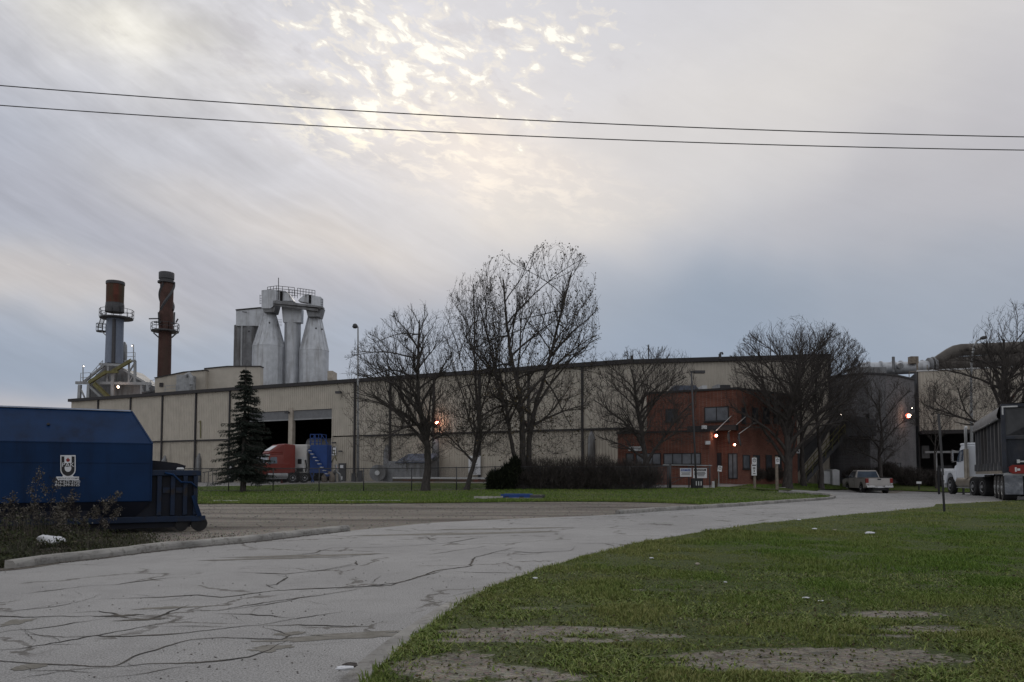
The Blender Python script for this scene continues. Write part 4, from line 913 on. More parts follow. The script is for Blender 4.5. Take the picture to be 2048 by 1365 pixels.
mb = MB(); mb.lathe([(16.6*s, z(728)), (16.2*s, z(690)), (15.8*s, z(637))], (P2(229, 690).x, c.y, 0), 24); mb.build('shaft', 'stack_blue', t1, smooth=True, auto=True)
mb = MB(); mb.prism([P2(222.5, 726, 123.4), P2(227.5, 726, 123.4), P2(229, 638, 123.4), P2(225, 638, 123.4)], (0, .5, 0)); mb.build('dark_riser', 'steel_dark', t1)
ring_platform(t1, P2(233, 640).x, c.y, z(636), 15*s, 31*s, 1.3)
ring_platform(t1, P2(203, 640).x, c.y, z(662), 3*s, 9*s, 1.2, 'landing')
mb = MB()
for k in range(9): a_, b_ = P2(197+k*1.2, 655-k*3.6, 124.5), P2(203+k*1.2, 655-k*3.6, 124.5); mb.bar(a_, b_, .1)
mb.bar(P2(196, 655, 124.5), P2(205, 626, 124.5), .12); mb.bar(P2(204, 655, 124.5), P2(213, 626, 124.5), .12); mb.bar(P2(204, 664, 124.5), P2(213, 672, 124.5), .15); mb.build('ladder', 'galv', t1)
t2 = thing('exhaust_stack', 'tall brown rusty stack with a spiral band, black rim and ring walkway', 'chimney', P2(330, 760, 125))
cx2 = P2(332, 650).x
mb = MB(); mb.lathe([(12.8*s, z(760)), (12.6*s, z(720)), (12.2*s, z(663))], (P2(329.5, 700).x, c.y, 0), 24); mb.build('shaft', 'rust_brown', t2, smooth=True, auto=True)
mb = MB(); mb.lathe([(13.6*s, z(662)), (13.6*s, z(625)), (12.6*s, z(622)), (12.8*s, z(566)), (14*s, z(565))], (cx2, c.y, 0), 24); mb.build('upper_shaft', 'rust_brown', t2, smooth=True, auto=True)
mb = MB(); mb.lathe([(16.5*s, z(567)), (16.5*s, z(564)), (13.4*s, z(564)), (13.2*s, z(560)), (14.6*s, z(559)), (14.8*s, z(547)), (14*s, z(546)), (13*s, z(548))], (P2(333, 560).x, c.y, 0), 24); mb.build('rim', 'steel_dark', t2, smooth=True, auto=True)
for k0 in (0, 2.09, 4.19):
    mb = MB(); L_ = []; n = 26
    for i in range(n+1):
        a = k0+i/n*2.6; zz = z(622)+(z(568)-z(622))*i/n; L_.append((a, zz))
    vs = []
    for a, zz in L_:
        for r_, dz_ in ((12.4*s, -.5), (15.4*s, 0), (12.4*s, .5)): vs.append((cx2+r_*math.cos(a), c.y+r_*math.sin(a), zz+dz_))
    mb.add(vs, [(i*3+k, (i+1)*3+k, (i+1)*3+k+1, i*3+k+1) for i in range(n) for k in range(2)]); mb.build('spiral_strake', 'steel_dark', t2)
ring_platform(t2, P2(330.5, 640).x, c.y, z(662), 12*s, 26*s, 1.2)
mb = MB()
for a_, b_ in (((307, 666), (318, 676)), ((354, 666), (343, 676)), ((298, 638), (320, 637.5)), ((308, 645), (322, 645)), ((342, 647), (353, 647)), ((317, 625), (318, 650)), ((349, 625), (348, 650)), ((352, 645), (356, 638))): mb.bar(P2(*a_, 123.6), P2(*b_, 123.6), .18)
mb.build('bracket', 'steel_dark', t2)
# support frame under the first stack
fr_ = thing('stack_scaffold', 'grey and yellow steel frame with stairs and a hopper carrying the squat stack', 'frame', P2(228, 800, 125))
mb = MB(); mb.prism([P2(180, 762, 124), P2(215, 728, 124), P2(250, 738, 124), P2(290, 768, 124), P2(282, 800, 124), P2(172, 800, 124)], (0, 6, 0)); mb.build('hopper', 'zinc_dark', fr_)
mb = MB(); D1 = 122.6
for a_, b_, w_ in (((152, 766), (302, 768), .45), ((160, 770), (158, 806), .45), ((178, 770), (176, 806), .45), ((226, 745), (226, 802), .5), ((296, 770), (296, 800), .4), ((283, 770), (283, 800), .3), ((199, 729), (246, 731), .4), ((167, 765), (213, 727), .35), ((248, 740), (292, 766), .35),
                   ((270, 722), (270, 765), .35), ((258, 722), (258, 765), .25), ((258, 765), (271, 745), .2), ((258, 745), (271, 724), .2), ((250, 723), (271, 722), .35), ((178, 772), (205, 797), .35), ((160, 775), (172, 802), .2), ((282, 775), (290, 795), .2), ((214, 768), (217, 730), .25)):
    mb.bar(P2(*a_, D1), P2(*b_, D1), w_); 
    if w_ >= .35: mb.bar(P2(a_[0], a_[1], D1+6), P2(b_[0], b_[1], D1+6), w_)
mb.build('beams', 'galv', fr_)
mb = MB()
for a_, b_, w_ in (((178, 766), (212, 745), .45), ((225, 744), (262, 722), .45), ((208, 745), (236, 744), .4), ((188, 768), (222, 800), .5), ((177, 762), (212, 741), .12), ((225, 740), (262, 718), .12), ((190, 764), (224, 796), .12)): mb.bar(P2(*a_, 121.8), P2(*b_, 121.8), w_)
mb.build('stair', 'yellow_steel', fr_)
mb = MB(); handrail(mb, [P2(161, 765, 122), P2(180, 764, 122)], 1.5); handrail(mb, [P2(180, 764, 122), P2(205, 736, 122)], 1.2); handrail(mb, [P2(252, 722, 122), P2(270, 721, 122)], 1.3); handrail(mb, [P2(300, 780, 122), P2(310, 778, 122)], 1.5)
mb.build('guard_rail', 'galv', fr_)
mb = MB(); c3 = P2(249, 700, 127); mb.lathe([(4.2*s*1.2, z(725)), (4.4*s*1.2, z(700)), (3.9*s*1.2, z(687)), (2*s, z(681)), (.02, z(679.5))], (c3.x, c3.y, 0), 16); mb.build('tank_dome', 'galv', fr_, smooth=True)
for px, py, yb in ((267, 692, 722), (166, 733, 766)):
    mb = MB(); mb.bar(P2(px, py-2, 122), P2(px, yb, 122), .12); mb.bar(P2(px, py-2, 122), P2(px-3 if px > 200 else px+2, py-2, 122), .12); lpst = mb.build('lamp_post', 'galv', fr_)
    lit_lamp(fr_, px-2.5 if px > 200 else px+2, py, 121.6, .075, warm=False, power=3, rim=False)
lit_lamp(fr_, 237, 774.5, 121.4, .17, warm=True, power=15, rim=False)
mb = MB()
for a_, b_ in (((285, 787), (310, 783)), ((288, 793), (312, 789)), ((286, 790), (287, 800)), ((300, 776), (309, 788))): mb.tube([P2(*a_, 121), P2(*b_, 121)], .25, 8)
mb.build('pipework', 'steel_dark', fr_, smooth=True)
from mathutils.kdtree import KDTree
# ---------------------------------------------------------------- trees
def f_bark(t, p):
    c = t.mix(t.mapr(t.noise(t.mapping(p, (6, 6, 1)), 3, 5, .65), .35, .65), (.038, .034, .033), (.080, .072, .067))
    return c, t.noise(t.mapping(p, (12, 12, 2)), 4, 4), .6
gmat('bark', f_bark)
mat('twig', (.060, .053, .049), .95, .3, 2.0); mat('twig_brown', (.056, .048, .044), .95, .3, 2.0)
def leafmat(name, a, b, c3, rough=.8):
    m = bpy.data.materials.new(name); m.use_nodes = True; t = NT(m.node_tree); bs = m.node_tree.nodes['Principled BSDF']
    at_ = t.n('ShaderNodeAttribute'); at_.attribute_name = 'rnd'; f = at_.outputs['Fac']
    c = t.mix(t.mapr(f, 0, .6, smooth=False), a, b); c = t.mix(t.mapr(f, .72, 1.0, smooth=False), c, c3)
    t.put(bs.inputs['Base Color'], c); bs.inputs['Roughness'].default_value = rough; bs.inputs['Specular IOR Level'].default_value = .2
    MAT[name] = m
leafmat('dry_leaf', (.035, .030, .022), (.075, .058, .032), (.10, .075, .035))
leafmat('needles', (.010, .014, .012), (.024, .032, .026), (.045, .055, .045))
leafmat('hedge_leaf', (.022, .020, .020), (.045, .040, .038), (.13, .11, .10))
leafmat('juniper', (.012, .016, .008), (.030, .036, .016), (.055, .060, .025))
class Tubes:
    """collects tapered tubes; tubes of equal length and side count are built in one numpy batch"""
    def __init__(s): s.g = {}
    def add(s, pts, rad, k=4): s.g.setdefault((len(pts), k), []).append((np.asarray(pts, float), np.asarray(rad, float)))
    def build(s, name, m, parent, loc, **kw):
        V = []; Fq = []; off = 0
        for (mm, k), lst in s.g.items():
            P_ = np.stack([q for q, _ in lst]); R_ = np.stack([r for _, r in lst]); t = np.gradient(P_, axis=1); t /= np.linalg.norm(t, axis=2, keepdims=True)+1e-9
            a = np.cross(t, [0.31, .77, .55]); a /= np.linalg.norm(a, axis=2, keepdims=True)+1e-9; b = np.cross(t, a); an = np.arange(k)*2*math.pi/k
            ring = P_[:, :, None, :]+(a[:, :, None, :]*np.cos(an)[None, None, :, None]+b[:, :, None, :]*np.sin(an)[None, None, :, None])*R_[:, :, None, None]
            V.append(ring.reshape(-1, 3)); i = np.arange((mm-1)*k).reshape(mm-1, k); j = np.roll(i, -1, axis=1); f = np.stack([i, j, j+k, i+k], -1).reshape(-1, 4)
            Fq.append((f[None]+(np.arange(len(lst))*mm*k)[:, None, None]+off).reshape(-1, 4)); off += len(lst)*mm*k
        return npmesh(name, np.concatenate(V)-np.array(loc), np.concatenate(Fq), m, parent=parent, smooth=True, **kw)
def unit(v): return v/(math.sqrt(v[0]*v[0]+v[1]*v[1]+v[2]*v[2])+1e-9)
def path(rg, p0, d0, L, n, wob, trop, aim=None, aimk=0.0):
    x, y, z = float(p0[0]), float(p0[1]), float(p0[2]); dx, dy, dz = float(d0[0]), float(d0[1]), float(d0[2])
    l = math.sqrt(dx*dx+dy*dy+dz*dz)+1e-9; dx /= l; dy /= l; dz /= l; out = [(x, y, z)]; st_ = L/n; g = random.gauss
    for i in range(n):
        dx += g(0, wob); dy += g(0, wob); dz += g(0, wob)+trop
        if aim is not None:
            l = math.sqrt(dx*dx+dy*dy+dz*dz)+1e-9; ax = aim[0]-x; ay = aim[1]-y; az = aim[2]-z; m = (math.sqrt(ax*ax+ay*ay+az*az)+1e-9)/aimk
            dx = dx/l+ax/m; dy = dy/l+ay/m; dz = dz/l+az/m
        l = math.sqrt(dx*dx+dy*dy+dz*dz)+1e-9; dx /= l; dy /= l; dz /= l
        x += dx*st_; y += dy*st_; z += dz*st_; out.append((x, y, z))
    return np.array(out)
def tree(name, label, base, trunk, env, seed, nl=14, r0=.22, dens=1.0, twig=.0095, up=.06, leaves=0, stems=None, group='bare trees in front of the factory', low=.15, tm='twig', lmat='dry_leaf', cat='tree', lsz=.07, fill=1.0):
    """trunk = list of world points; env = list of (cx,cy,cz,rx,ry,rz) ellipsoids; limbs aim at points spread over the envelope"""
    rg = np.random.RandomState(seed); random.seed(seed); t = thing(name, label, cat, Vector(base), 0, group)
    tk = Tubes(); cr = Tubes(); ends = []; skel_p = []; skel_r = []
    def inenv(p, k=1.0):
        p = (float(p[0]), float(p[1]), float(p[2])); return any(((p[0]-e[0])/e[3])**2+((p[1]-e[1])/e[4])**2+((p[2]-e[2])/e[5])**2 < k for e in env)
    sts = stems or [(trunk, r0)]
    def sub(par, rpar, level, Lp):
        n = len(par)
        cnt = {2: 7, 3: 5, 4: 3}[level]; cnt = max(2, int(cnt*dens*(.8+.5*rg.rand())))
        for k in range(cnt):
            f = .22+.76*(k+rg.rand()*.8)/cnt; i = min(n-2, int(f*(n-1))); p = par[i]+(par[i+1]-par[i])*(f*(n-1)-i)
            tan = unit(par[i+1]-par[i]); e = min(env, key=lambda e: np.linalg.norm((p-np.array(e[:3]))/np.array(e[3:])))
            outw = unit(p-np.array([e[0], e[1], e[2]-e[5]*.5])); rnd = unit(rg.normal(0, 1, 3)); side = unit(rnd-tan*rnd.dot(tan))
            d = unit(tan*.85+side*.62+outw*.35+np.array([0, 0, .12]))
            L = Lp*{2: .50, 3: .52, 4: .52}[level]*(1.15-.55*f)*(.7+.6*rg.rand())
            m = {2: 6, 3: 5, 4: 3}[level]; q = path(rg, p, d, L, m, {2: .13, 3: .15, 4: .16}[level], up*{2: .8, 3: 1.3, 4: 1.6}[level])
            keep = 1
            for jj in range(1, len(q)):
                if not inenv(q[jj], 1.06+.12*rg.rand()): break
                keep = jj
            if keep < 1: continue
            q = q[:keep+1]
            if len(q) < 2: continue
            ri = max(twig*1.05, rpar*(1-.6*f)*{2: .55, 3: .55, 4: .6}[level])
            rad = np.linspace(ri, max(twig*.7, ri*.35), len(q)); cr.add(q, rad, 5 if level == 2 else (4 if level == 3 else 3)); skel_p.append(q); skel_r.append(rad)
            if level < 4: sub(q, ri, level+1, L)
            if level >= 3: ends.append((q[-1], q[-1]-q[0]))
            if level == 4 and leaves: ends.append((q[len(q)//2], q[-1]-q[0]))
    for si_, (tr_, rr0) in enumerate(sts):
        T = np.array([tuple(v) for v in tr_]); s_ = np.linspace(0, 1, len(T)); ss_ = np.linspace(0, 1, 22)
        Ts = np.stack([np.interp(ss_, s_, T[:, k]) for k in range(3)], 1)
        for _ in range(2): Ts[1:-1] = (Ts[:-2]+Ts[1:-1]*2+Ts[2:])/4
        Ts[1:, :2] += rg.normal(0, .025, (21, 2)).cumsum(0)*1.6
        rad = rr0*(1-.82*ss_**.9)*(1+.35*np.exp(-ss_*28)); tk.add(Ts, rad, 10)
        H = Ts[-1, 2]-Ts[0, 2]; n_ = nl
        for k in range(n_):
            # target on the envelope surface
            e = env[rg.randint(len(env))] if len(env) > 1 else env[0]
            ph = k*2.399+rg.rand()*.7+si_; cz = -0.55+1.5*((k+.5)/n_); cz = min(cz, .96); sz = math.sqrt(max(0, 1-cz*cz))
            tg = np.array([e[0]+e[3]*sz*math.cos(ph), e[1]+e[4]*sz*math.sin(ph), e[2]+e[5]*cz])
            f = low+(1-low)*max(0, min(.97, (k+.3)/n_))**.9*.95; i = int(f*21); p = Ts[min(i, 21)]
            d0 = unit(unit(tg-p)*.8+np.array([0, 0, .35])); L = np.linalg.norm(tg-p)*1.08
            q = path(rg, p, d0, L, 10, .07, .01, tg, .42)
            ri = min(rad[min(i, 21)]*.72, rr0*.30+.012*L); rd = ri*(1-.85*np.linspace(0, 1, len(q))**.8); rd = np.maximum(rd, twig)
            tk.add(q, rd, 6); skel_p.append(q[2:]); skel_r.append(rd[2:]); sub(q, ri, 2, L)
            sub(q[len(q)//2:], ri*.5, 3, L*.45)
        sub(Ts[12:], rad[12], 2, H*.38)
    # fill the crown: every free spot is reached by a branch from the nearest wood
    sk = [np.stack([np.concatenate(skel_p), ], 0)[0], np.concatenate(skel_r)]
    EV = np.array(env); vol = EV[:, 3]*EV[:, 4]*EV[:, 5]; vol = vol**.66; vol /= vol.sum()
    zmin = min(p_[0][2] for p_ in [np.array([tuple(v) for v in tr_]) for tr_, _ in sts])+1.3
    for rnd_, (cnt, rr_, mx, wob) in enumerate(((int(300*fill), twig*2.3, 2.8, .10), (int(1500*fill), twig*1.3, 1.4, .12), (int(3600*fill), twig*.95, .75, .14))):
        P_, R_ = sk; k = rg.choice(len(EV), cnt, p=vol); v = rg.normal(0, 1, (cnt, 3)); v /= np.linalg.norm(v, axis=1)[:, None]
        q_ = EV[k, :3]+v*(rg.rand(cnt)[:, None]**(.36 if rnd_ else .5))*EV[k, 3:]*(1.0+.10*rg.rand(cnt)[:, None]); q_ = q_[q_[:, 2] > zmin]
        newp = []; newr = []; kd = KDTree(len(P_)); [kd.insert(v_, i_) for i_, v_ in enumerate(P_.tolist())]; kd.balance()
        for tg in q_:
            _, i, _ = kd.find((tg[0], tg[1], tg[2]-.18*mx)); df = P_[i]-tg; L = math.sqrt(df[0]**2+df[1]**2+df[2]**2)
            if L < .12: continue
            if L > mx: tg = P_[i]+(tg-P_[i])*mx/L; L = mx
            p = P_[i]; e = env[int(np.argmin([np.linalg.norm((tg-np.array(e[:3]))/np.array(e[3:])) for e in env]))] if len(env) > 1 else env[0]
            ow = unit(p-np.array([e[0], e[1], e[2]-e[5]*.6])); d0 = unit(unit(tg-p)+ow*.5+np.array([0, 0, .25])); m = 5 if rnd_ == 0 else (4 if rnd_ == 1 else 3)
            q = path(rg, p, d0, L, m, wob, up*.8, tg, .35); r1 = min(R_[i]*.8, rr_*(.8+.5*rg.rand())); r1 = max(r1, twig*.85); rad = np.linspace(r1, twig*.6, len(q)); cr.add(q, rad, 4 if rnd_ == 0 else 3)
            newp.append(q[1:]); newr.append(rad[1:])
            if rnd_: ends.append((q[-1], q[-1]-q[0]))
        if newp: sk = [np.concatenate([P_]+newp), np.concatenate([R_]+newr)]
    tk.build('trunk', 'bark', t, base); cr.build('crown', tm, t, base)
    if leaves and ends:
        leafcards('leaves', t, base, np.array([e_[0] for e_ in ends]), leaves, lsz, lmat, rg, .12)
    return t
def leafcards(name, parent, base, C, n, size, m, rg, spread, quad=True, flat=0.0, **kw):
    idx = rg.randint(len(C), size=n); c = C[idx]+rg.normal(0, spread, (n, 3))
    a = rg.normal(0, 1, (n, 3)); a[:, 2] *= (1-flat); a /= np.linalg.norm(a, axis=1)[:, None]; b = rg.normal(0, 1, (n, 3)); b -= a*(a*b).sum(1)[:, None]; b /= np.linalg.norm(b, axis=1)[:, None]
    s = size*(.5+rg.rand(n))[:, None]; V = np.stack([c-a*s*.5, c+b*s*.32, c+a*s*.5, c-b*s*.32], 1).reshape(-1, 3)-np.array(base)
    return npmesh(name, V, np.arange(n*4).reshape(n, 4), m, parent=parent, attrs={'rnd': np.repeat(rg.rand(n), 4)}, **kw)
def ell(px, py, rx, ry, d, dep=None):
    c = P(px, py, d); s = d/F; return (c.x, c.y, c.z, rx*s, dep or rx*s*.85, ry*s)
def tp(lst, d): return [P(x, y, d) for x, y in lst]
b = at(851, 50.5)
tree('bare_tree', 'bare spreading tree with wide low limbs, left of the leaning tree by the fence', b, [b, P(853, 900, 50.5), P(850, 860, 50.5), P(838, 790, 50.5), P(838, 700, 50.5), P(840, 640, 50.5)],
     [ell(835, 735, 100, 125, 50.5), ell(805, 880, 105, 60, 50.5), ell(785, 780, 105, 100, 50.5), ell(860, 800, 85, 110, 50.5), ell(760, 730, 60, 75, 50.5)], 5, nl=24, r0=.27, fill=1.9, twig=.0090, dens=.95, low=.20)
b = at(932, 50.8)
tree('leaning_tree', 'slim tree with a leaning curved trunk and a few dry leaves, left of the hedge', b, [b, P(938, 955, 50.8), P(952, 915, 50.8), P(960, 880, 50.8), P(948, 800, 50.8), P(945, 700, 50.8), P(946, 570, 50.8)],
     [ell(945, 660, 60, 112, 50.8), ell(945, 830, 85, 80, 50.8)], 11, nl=18, r0=.18, fill=.9, dens=.7, up=.10, leaves=2600, low=.25)
b = at(1044, 51.5)
st_ = [([b, P(1043, 880, 51.5), P(1035, 780, 51.5), P(1015, 680, 51.5), P(1005, 560, 51.5)], .27), ([b+Vector((.2, .1, 0)), P(1060, 880, 51.6), P(1075, 790, 51.6), P(1105, 680, 51.6), P(1140, 545, 51.6)], .24), ([b+Vector((-.3, 0, 0)), P(1028, 900, 51.4), P(1010, 800, 51.4), P(985, 720, 51.4), P(960, 610, 51.4)], .18)]
tree('tall_tree', 'tallest multi-stemmed tree still holding scattered dry leaves above the hedge', b, None,
     [ell(1005, 640, 75, 128, 51.5), ell(1115, 610, 82, 122, 51.5), ell(1150, 660, 50, 90, 51.5), ell(1060, 760, 135, 110, 51.5), ell(1050, 870, 130, 60, 51.5), ell(960, 660, 50, 100, 51.5)], 21, nl=13, r0=.27, fill=1.8, dens=.85, up=.13, leaves=5200, lsz=.125, stems=st_, low=.30)
b = at(1296, 53.0)
tree('bare_tree', 'bare tree with a short dark trunk behind the hedge, in front of the brick office', b, [b, P(1295, 930, 53), P(1288, 860, 53), P(1280, 800, 53), P(1275, 740, 53)],
     [ell(1280, 790, 110, 95, 53), ell(1300, 860, 110, 45, 53), ell(1220, 790, 55, 85, 53), ell(1345, 770, 50, 80, 53)], 33, nl=20, r0=.25, fill=1.3, dens=.85, low=.25)
b = at(1575, 57.0)
tree('bare_tree', 'big round-crowned bare tree with a thick trunk at the right end of the brick office', b, [b, P(1576, 900, 57), P(1578, 850, 57), P(1590, 780, 57), P(1600, 700, 57)],
     [ell(1590, 745, 128, 108, 57), ell(1530, 800, 85, 70, 57), ell(1620, 760, 100, 110, 57)], 41, nl=26, r0=.34, fill=1.7, dens=1.0, low=.12)
b = at(1643, 59.5)
tree('bare_tree', 'bare tree rising in front of the covered stair, beside the white utility shed', b, [b, P(1645, 900, 59.5), P(1643, 860, 59.5), P(1640, 780, 59.5), P(1650, 700, 59.5)],
     [ell(1650, 760, 90, 95, 59.5), ell(1680, 740, 55, 70, 59.5)], 47, nl=15, r0=.2, fill=.9, dens=.8, low=.30)
b = at(1607, 60.5)
tree('slim_tree', 'slim dark trunk standing just right of the round-crowned tree', b, [b, P(1606, 900, 60.5), P(1604, 820, 60.5), P(1606, 740, 60.5)], [ell(1605, 740, 55, 85, 60.5)], 49, nl=9, r0=.22, fill=.4, dens=.8, low=.45)
b = at(1764, 61.5)
tree('bare_tree', 'small bare tree in front of the dark grey block building', b, [b, P(1764, 920, 61.5), P(1762, 880, 61.5), P(1758, 830, 61.5), P(1755, 780, 61.5)],
     [ell(1757, 825, 72, 82, 61.5), ell(1740, 880, 62, 50, 61.5)], 53, nl=16, r0=.17, fill=.7, dens=.75, low=.18)
b = at(2014, 50)
tree('bare_tree', 'wide bare tree behind the dump trailer at the right edge', b, [b, P(2014, 880, 50), P(2012, 820, 50), P(2005, 760, 50), P(2010, 680, 50)],
     [ell(1995, 760, 128, 70, 50), ell(2040, 700, 85, 98, 50), ell(1940, 790, 80, 60, 50), ell(2100, 740, 90, 90, 50)], 61, nl=24, r0=.32, fill=1.5, dens=.85, low=.25)
b = at(1872, 62)
tree('thin_tree', 'thin young bare tree in front of the right hall, left of the tall sign post', b, [b, P(1871, 900, 62), P(1868, 850, 62), P(1866, 790, 62)], [ell(1868, 820, 45, 55, 62)], 67, nl=9, r0=.08, fill=.3, dens=.7, low=.3)

# spruce
def spruce():
    b = at(486, 49.5); rg = np.random.RandomState(8); s = 49.5/F; top = P(492, 733, 49.5); t = thing('spruce_tree', 'dark conical spruce with drooping ragged branches in front of the truck bays', 'tree', b)
    tk = Tubes(); tk.add(np.array([tuple(b.lerp(top, f)) for f in np.linspace(0, 1, 12)]), .20*(1-.93*np.linspace(0, 1, 12)), 8); br = Tubes(); V = []; R_ = []; n = 0
    H = top.z-b.z
    z = b.z+1.15
    while z < top.z-.12:
        f = (z-b.z)/H; w = (77*s)*(1-f)**.72*(1.0 if f > .2 else .92); k = max(3, int(7*(1-f)+4))
        for j in range(k):
            a = rg.rand()*6.28; L = w*(.55+.58*rg.rand()); x0 = b.x+(top.x-b.x)*f; y0 = b.y
            dr = -.18-.22*(1-f); m = 8; q = []
            for i in range(m+1):
                u = i/m; q.append((x0+math.cos(a)*L*u, y0+math.sin(a)*L*u, z+dr*L*u*1.1+.16*L*u*u*u))
            q = np.array(q); br.add(q, np.linspace(.03, .008, m+1), 3)
            dirv = np.array([math.cos(a), math.sin(a), 0]); sd = np.array([-math.sin(a), math.cos(a), 0])
            for i in range(1, m+1):
                for sgn in (-1, 1):
                    for _ in range(2 if rg.rand()<.6 else 1):
                        u = (i-rg.rand())/m; c = np.array([np.interp(u*m, range(m+1), q[:, k2]) for k2 in range(3)])
                        l2 = (.16+.42*L*(1-u)*.55)*(.6+.7*rg.rand()); tip = c+dirv*l2*.65+sd*sgn*l2*.75+np.array([0, 0, -.10-.35*l2*rg.rand()])
                        nn = max(5, int(l2*30))
                        for h in range(nn):
                            g = c+(tip-c)*(h+rg.rand())/nn; dd = unit(rg.normal(0, 1, 3)*.9+unit(tip-c)*.8+np.array([0, 0, -.35])); ln = .07+.07*rg.rand(); wv = unit(np.cross(dd, rg.normal(0, 1, 3)))*.018
                            V.append([g-wv, g+wv, g+dd*ln+wv*.4, g+dd*ln-wv*.4]); R_ += [rg.rand()]*4
        z += .20+.08*rg.rand()
    tk.build('trunk', 'bark', t, b); br.build('branch', 'twig', t, b, kind='stuff')
    V = np.array(V).reshape(-1, 3)-np.array(b); npmesh('needles', V, np.arange(len(V)).reshape(-1, 4), 'needles', parent=t, attrs={'rnd': R_}, kind='stuff')
spruce()

# hedge and juniper: real masses of twigs and small leaves
def shrub(name, label, blobs, ntw, nlf, mt, lm, seed, cat, lsz=.05, group=None, twl=.5, stem=.012):
    rg = np.random.RandomState(seed); c0 = blobs[0]; base = Vector((c0[0], c0[1], tz(c0[0], c0[1]))); t = thing(name, label, cat, base, 0, group)
    B_ = np.array(blobs); vol = B_[:, 3]*B_[:, 5]; pr = vol/vol.sum()
    def samp(n, lo_):
        k = rg.choice(len(B_), n, p=pr); v = rg.normal(0, 1, (n, 3)); v /= np.linalg.norm(v, axis=1)[:, None]; r = (lo_+(1-lo_)*rg.rand(n)**.6)[:, None]
        r = r*(1+.16*np.sin(v[:, :1]*7+k[:, None])*np.cos(v[:, 2:]*5)); q = B_[k, :3]+v*r*B_[k, 3:]; g = terrain(q[:, 0], q[:, 1])+.05
        q[:, 2] = np.where(q[:, 2] < g, g+rg.rand(n)*.4, q[:, 2]); return q, v
    q, v = samp(ntw, .15); d = v*.5+rg.normal(0, .35, (ntw, 3))+np.array([0, 0, .75]); d /= np.linalg.norm(d, axis=1)[:, None]; l = (twl*(.4+.8*rg.rand(ntw)))[:, None]; w = np.cross(d, rg.normal(0, 1, (ntw, 3))); w /= np.linalg.norm(w, axis=1)[:, None]; w *= stem
    V = np.stack([q-d*l*.6-w, q-d*l*.6+w, q+d*l*.4+w*.5, q+d*l*.4-w*.5], 1).reshape(-1, 3)-np.array(base)
    npmesh('twigs', V, np.arange(ntw*4).reshape(-1, 4), mt, parent=t)
    q, v = samp(nlf, .45); leafcards('foliage', t, base, q, nlf, lsz, lm, rg, .02); return t
def bl(px, py, rx, ry, d, dep): c = P(px, py, d); s = d/F; return (c.x, c.y, c.z, rx*s, dep, ry*s)
shrub('hedge', 'long dark leafless hedge of dense twigs in front of the brick office and hall', [bl(1100, 948, 85, 34, 51.5, 1.3), bl(1045, 955, 50, 28, 51.6, 1.2), bl(1010, 962, 34, 17, 51.9, .9), bl(1185, 946, 75, 37, 51.7, 1.3), bl(1255, 948, 65, 33, 51.9, 1.3), bl(1300, 952, 32, 27, 52, 1.1), bl(1150, 962, 150, 20, 51.6, 1.2)], 26000, 9000, 'twig_brown', 'hedge_leaf', 71, 'hedge', .055)
shrub('juniper_shrub', 'dark evergreen shrub with spiky arching tips at the left end of the hedge', [bl(1010, 962, 26, 18, 51, .8), bl(992, 956, 16, 13, 51, .6), bl(1022, 944, 20, 16, 51, .7), bl(1030, 930, 10, 14, 51, .5), bl(984, 968, 10, 10, 51, .5)], 7000, 3200, 'juniper', 'juniper', 72, 'shrub', .09, None, .75, .028)
for k, (px, py, rx, ry, d, lb) in enumerate(((1720, 950, 38, 18, 63.5, 'low dark shrub against the grey block building left of the pickup cab'), (1815, 952, 34, 20, 63.8, 'dark shrub against the grey building right of the pickup'), (1862, 956, 26, 16, 64, 'dark shrub under the loading bay beside the white notice board'), (1775, 938, 22, 14, 63.2, 'small rounded shrub at the foot of the small bare tree'))):
    shrub('shrub', lb, [bl(px, py, rx, ry, d, 1.0), bl(px+10, py+6, rx*.9, ry*.7, d, 1.0)], 3500, 2500, 'twig_brown', 'hedge_leaf', 80+k, 'shrub', .06, 'shrubs along the grey building')
for k, (px, lb) in enumerate(((1505, 'sparse dark shrub under the window right of the office door'), (1545, 'sparse dark shrub at the office corner by the tall tree'))):
    shrub('shrub', lb, [bl(px, 948, 26, 13, 58.5+k, .6)], 1500, 700, 'twig_brown', 'hedge_leaf', 90+k, 'shrub', .05, 'shrubs below the office windows')
# ---------------------------------------------------------------- vehicles
mat('tire', (.018, .018, .019), .9, .2, 8.0); mat('rim', (.45, .46, .48), .35, .1, 3, metal=.7); mat('chrome', (.55, .55, .56), .25, .05, 2, metal=.9)
mat('pickup_paint', (.42, .40, .385), .35, .04, 1.5, metal=.25, spec=.5); mat('white_cab', (.66, .69, .74), .4, .05, 2, col2=(.38, .37, .35), f2=(.6, .8), s2=1.5, spec=.5)
mat('red_cab', (.155, .020, .014), .35, .08, 1.0, spec=.5); mat('plastic_black', (.02, .02, .022), .6); mat('tail_red', (.20, .018, .015), .4); mat('tail_amber', (.5, .12, .03), .3)
mat('trailer_blue', (.026, .030, .042), .55, .25, 1.2, col2=(.06, .058, .06), f2=(.5, .7), s2=1.0); mat('trailer_grey', (.085, .087, .095), .6, .2, 1.2, col2=(.05, .047, .045), f2=(.45, .7), s2=.8, streak=True)
mat('tarp', (.15, .15, .155), .9, .15, 2.0); mat('mudflap', (.13, .14, .16), .7, .3, 5.0, col2=(.28, .29, .31), f2=(.5, .7), s2=4); mat('tank_dirty', (.30, .27, .23), .4, .2, 2, metal=.4)
glass('auto_glass', (.05, .07, .10), .08); mat('dumpster_blue', (.0030, .0225, .074), .45, .15, 1.0, col2=(.002, .010, .032), f2=(.45, .75), s2=1.6, streak=True, spec=.16, bump=.08, bscale=2.0)
mat('hopper_blue', (.0030, .0125, .036), .5, .25, 2.0, col2=(.016, .012, .010), f2=(.5, .68), s2=3.0)
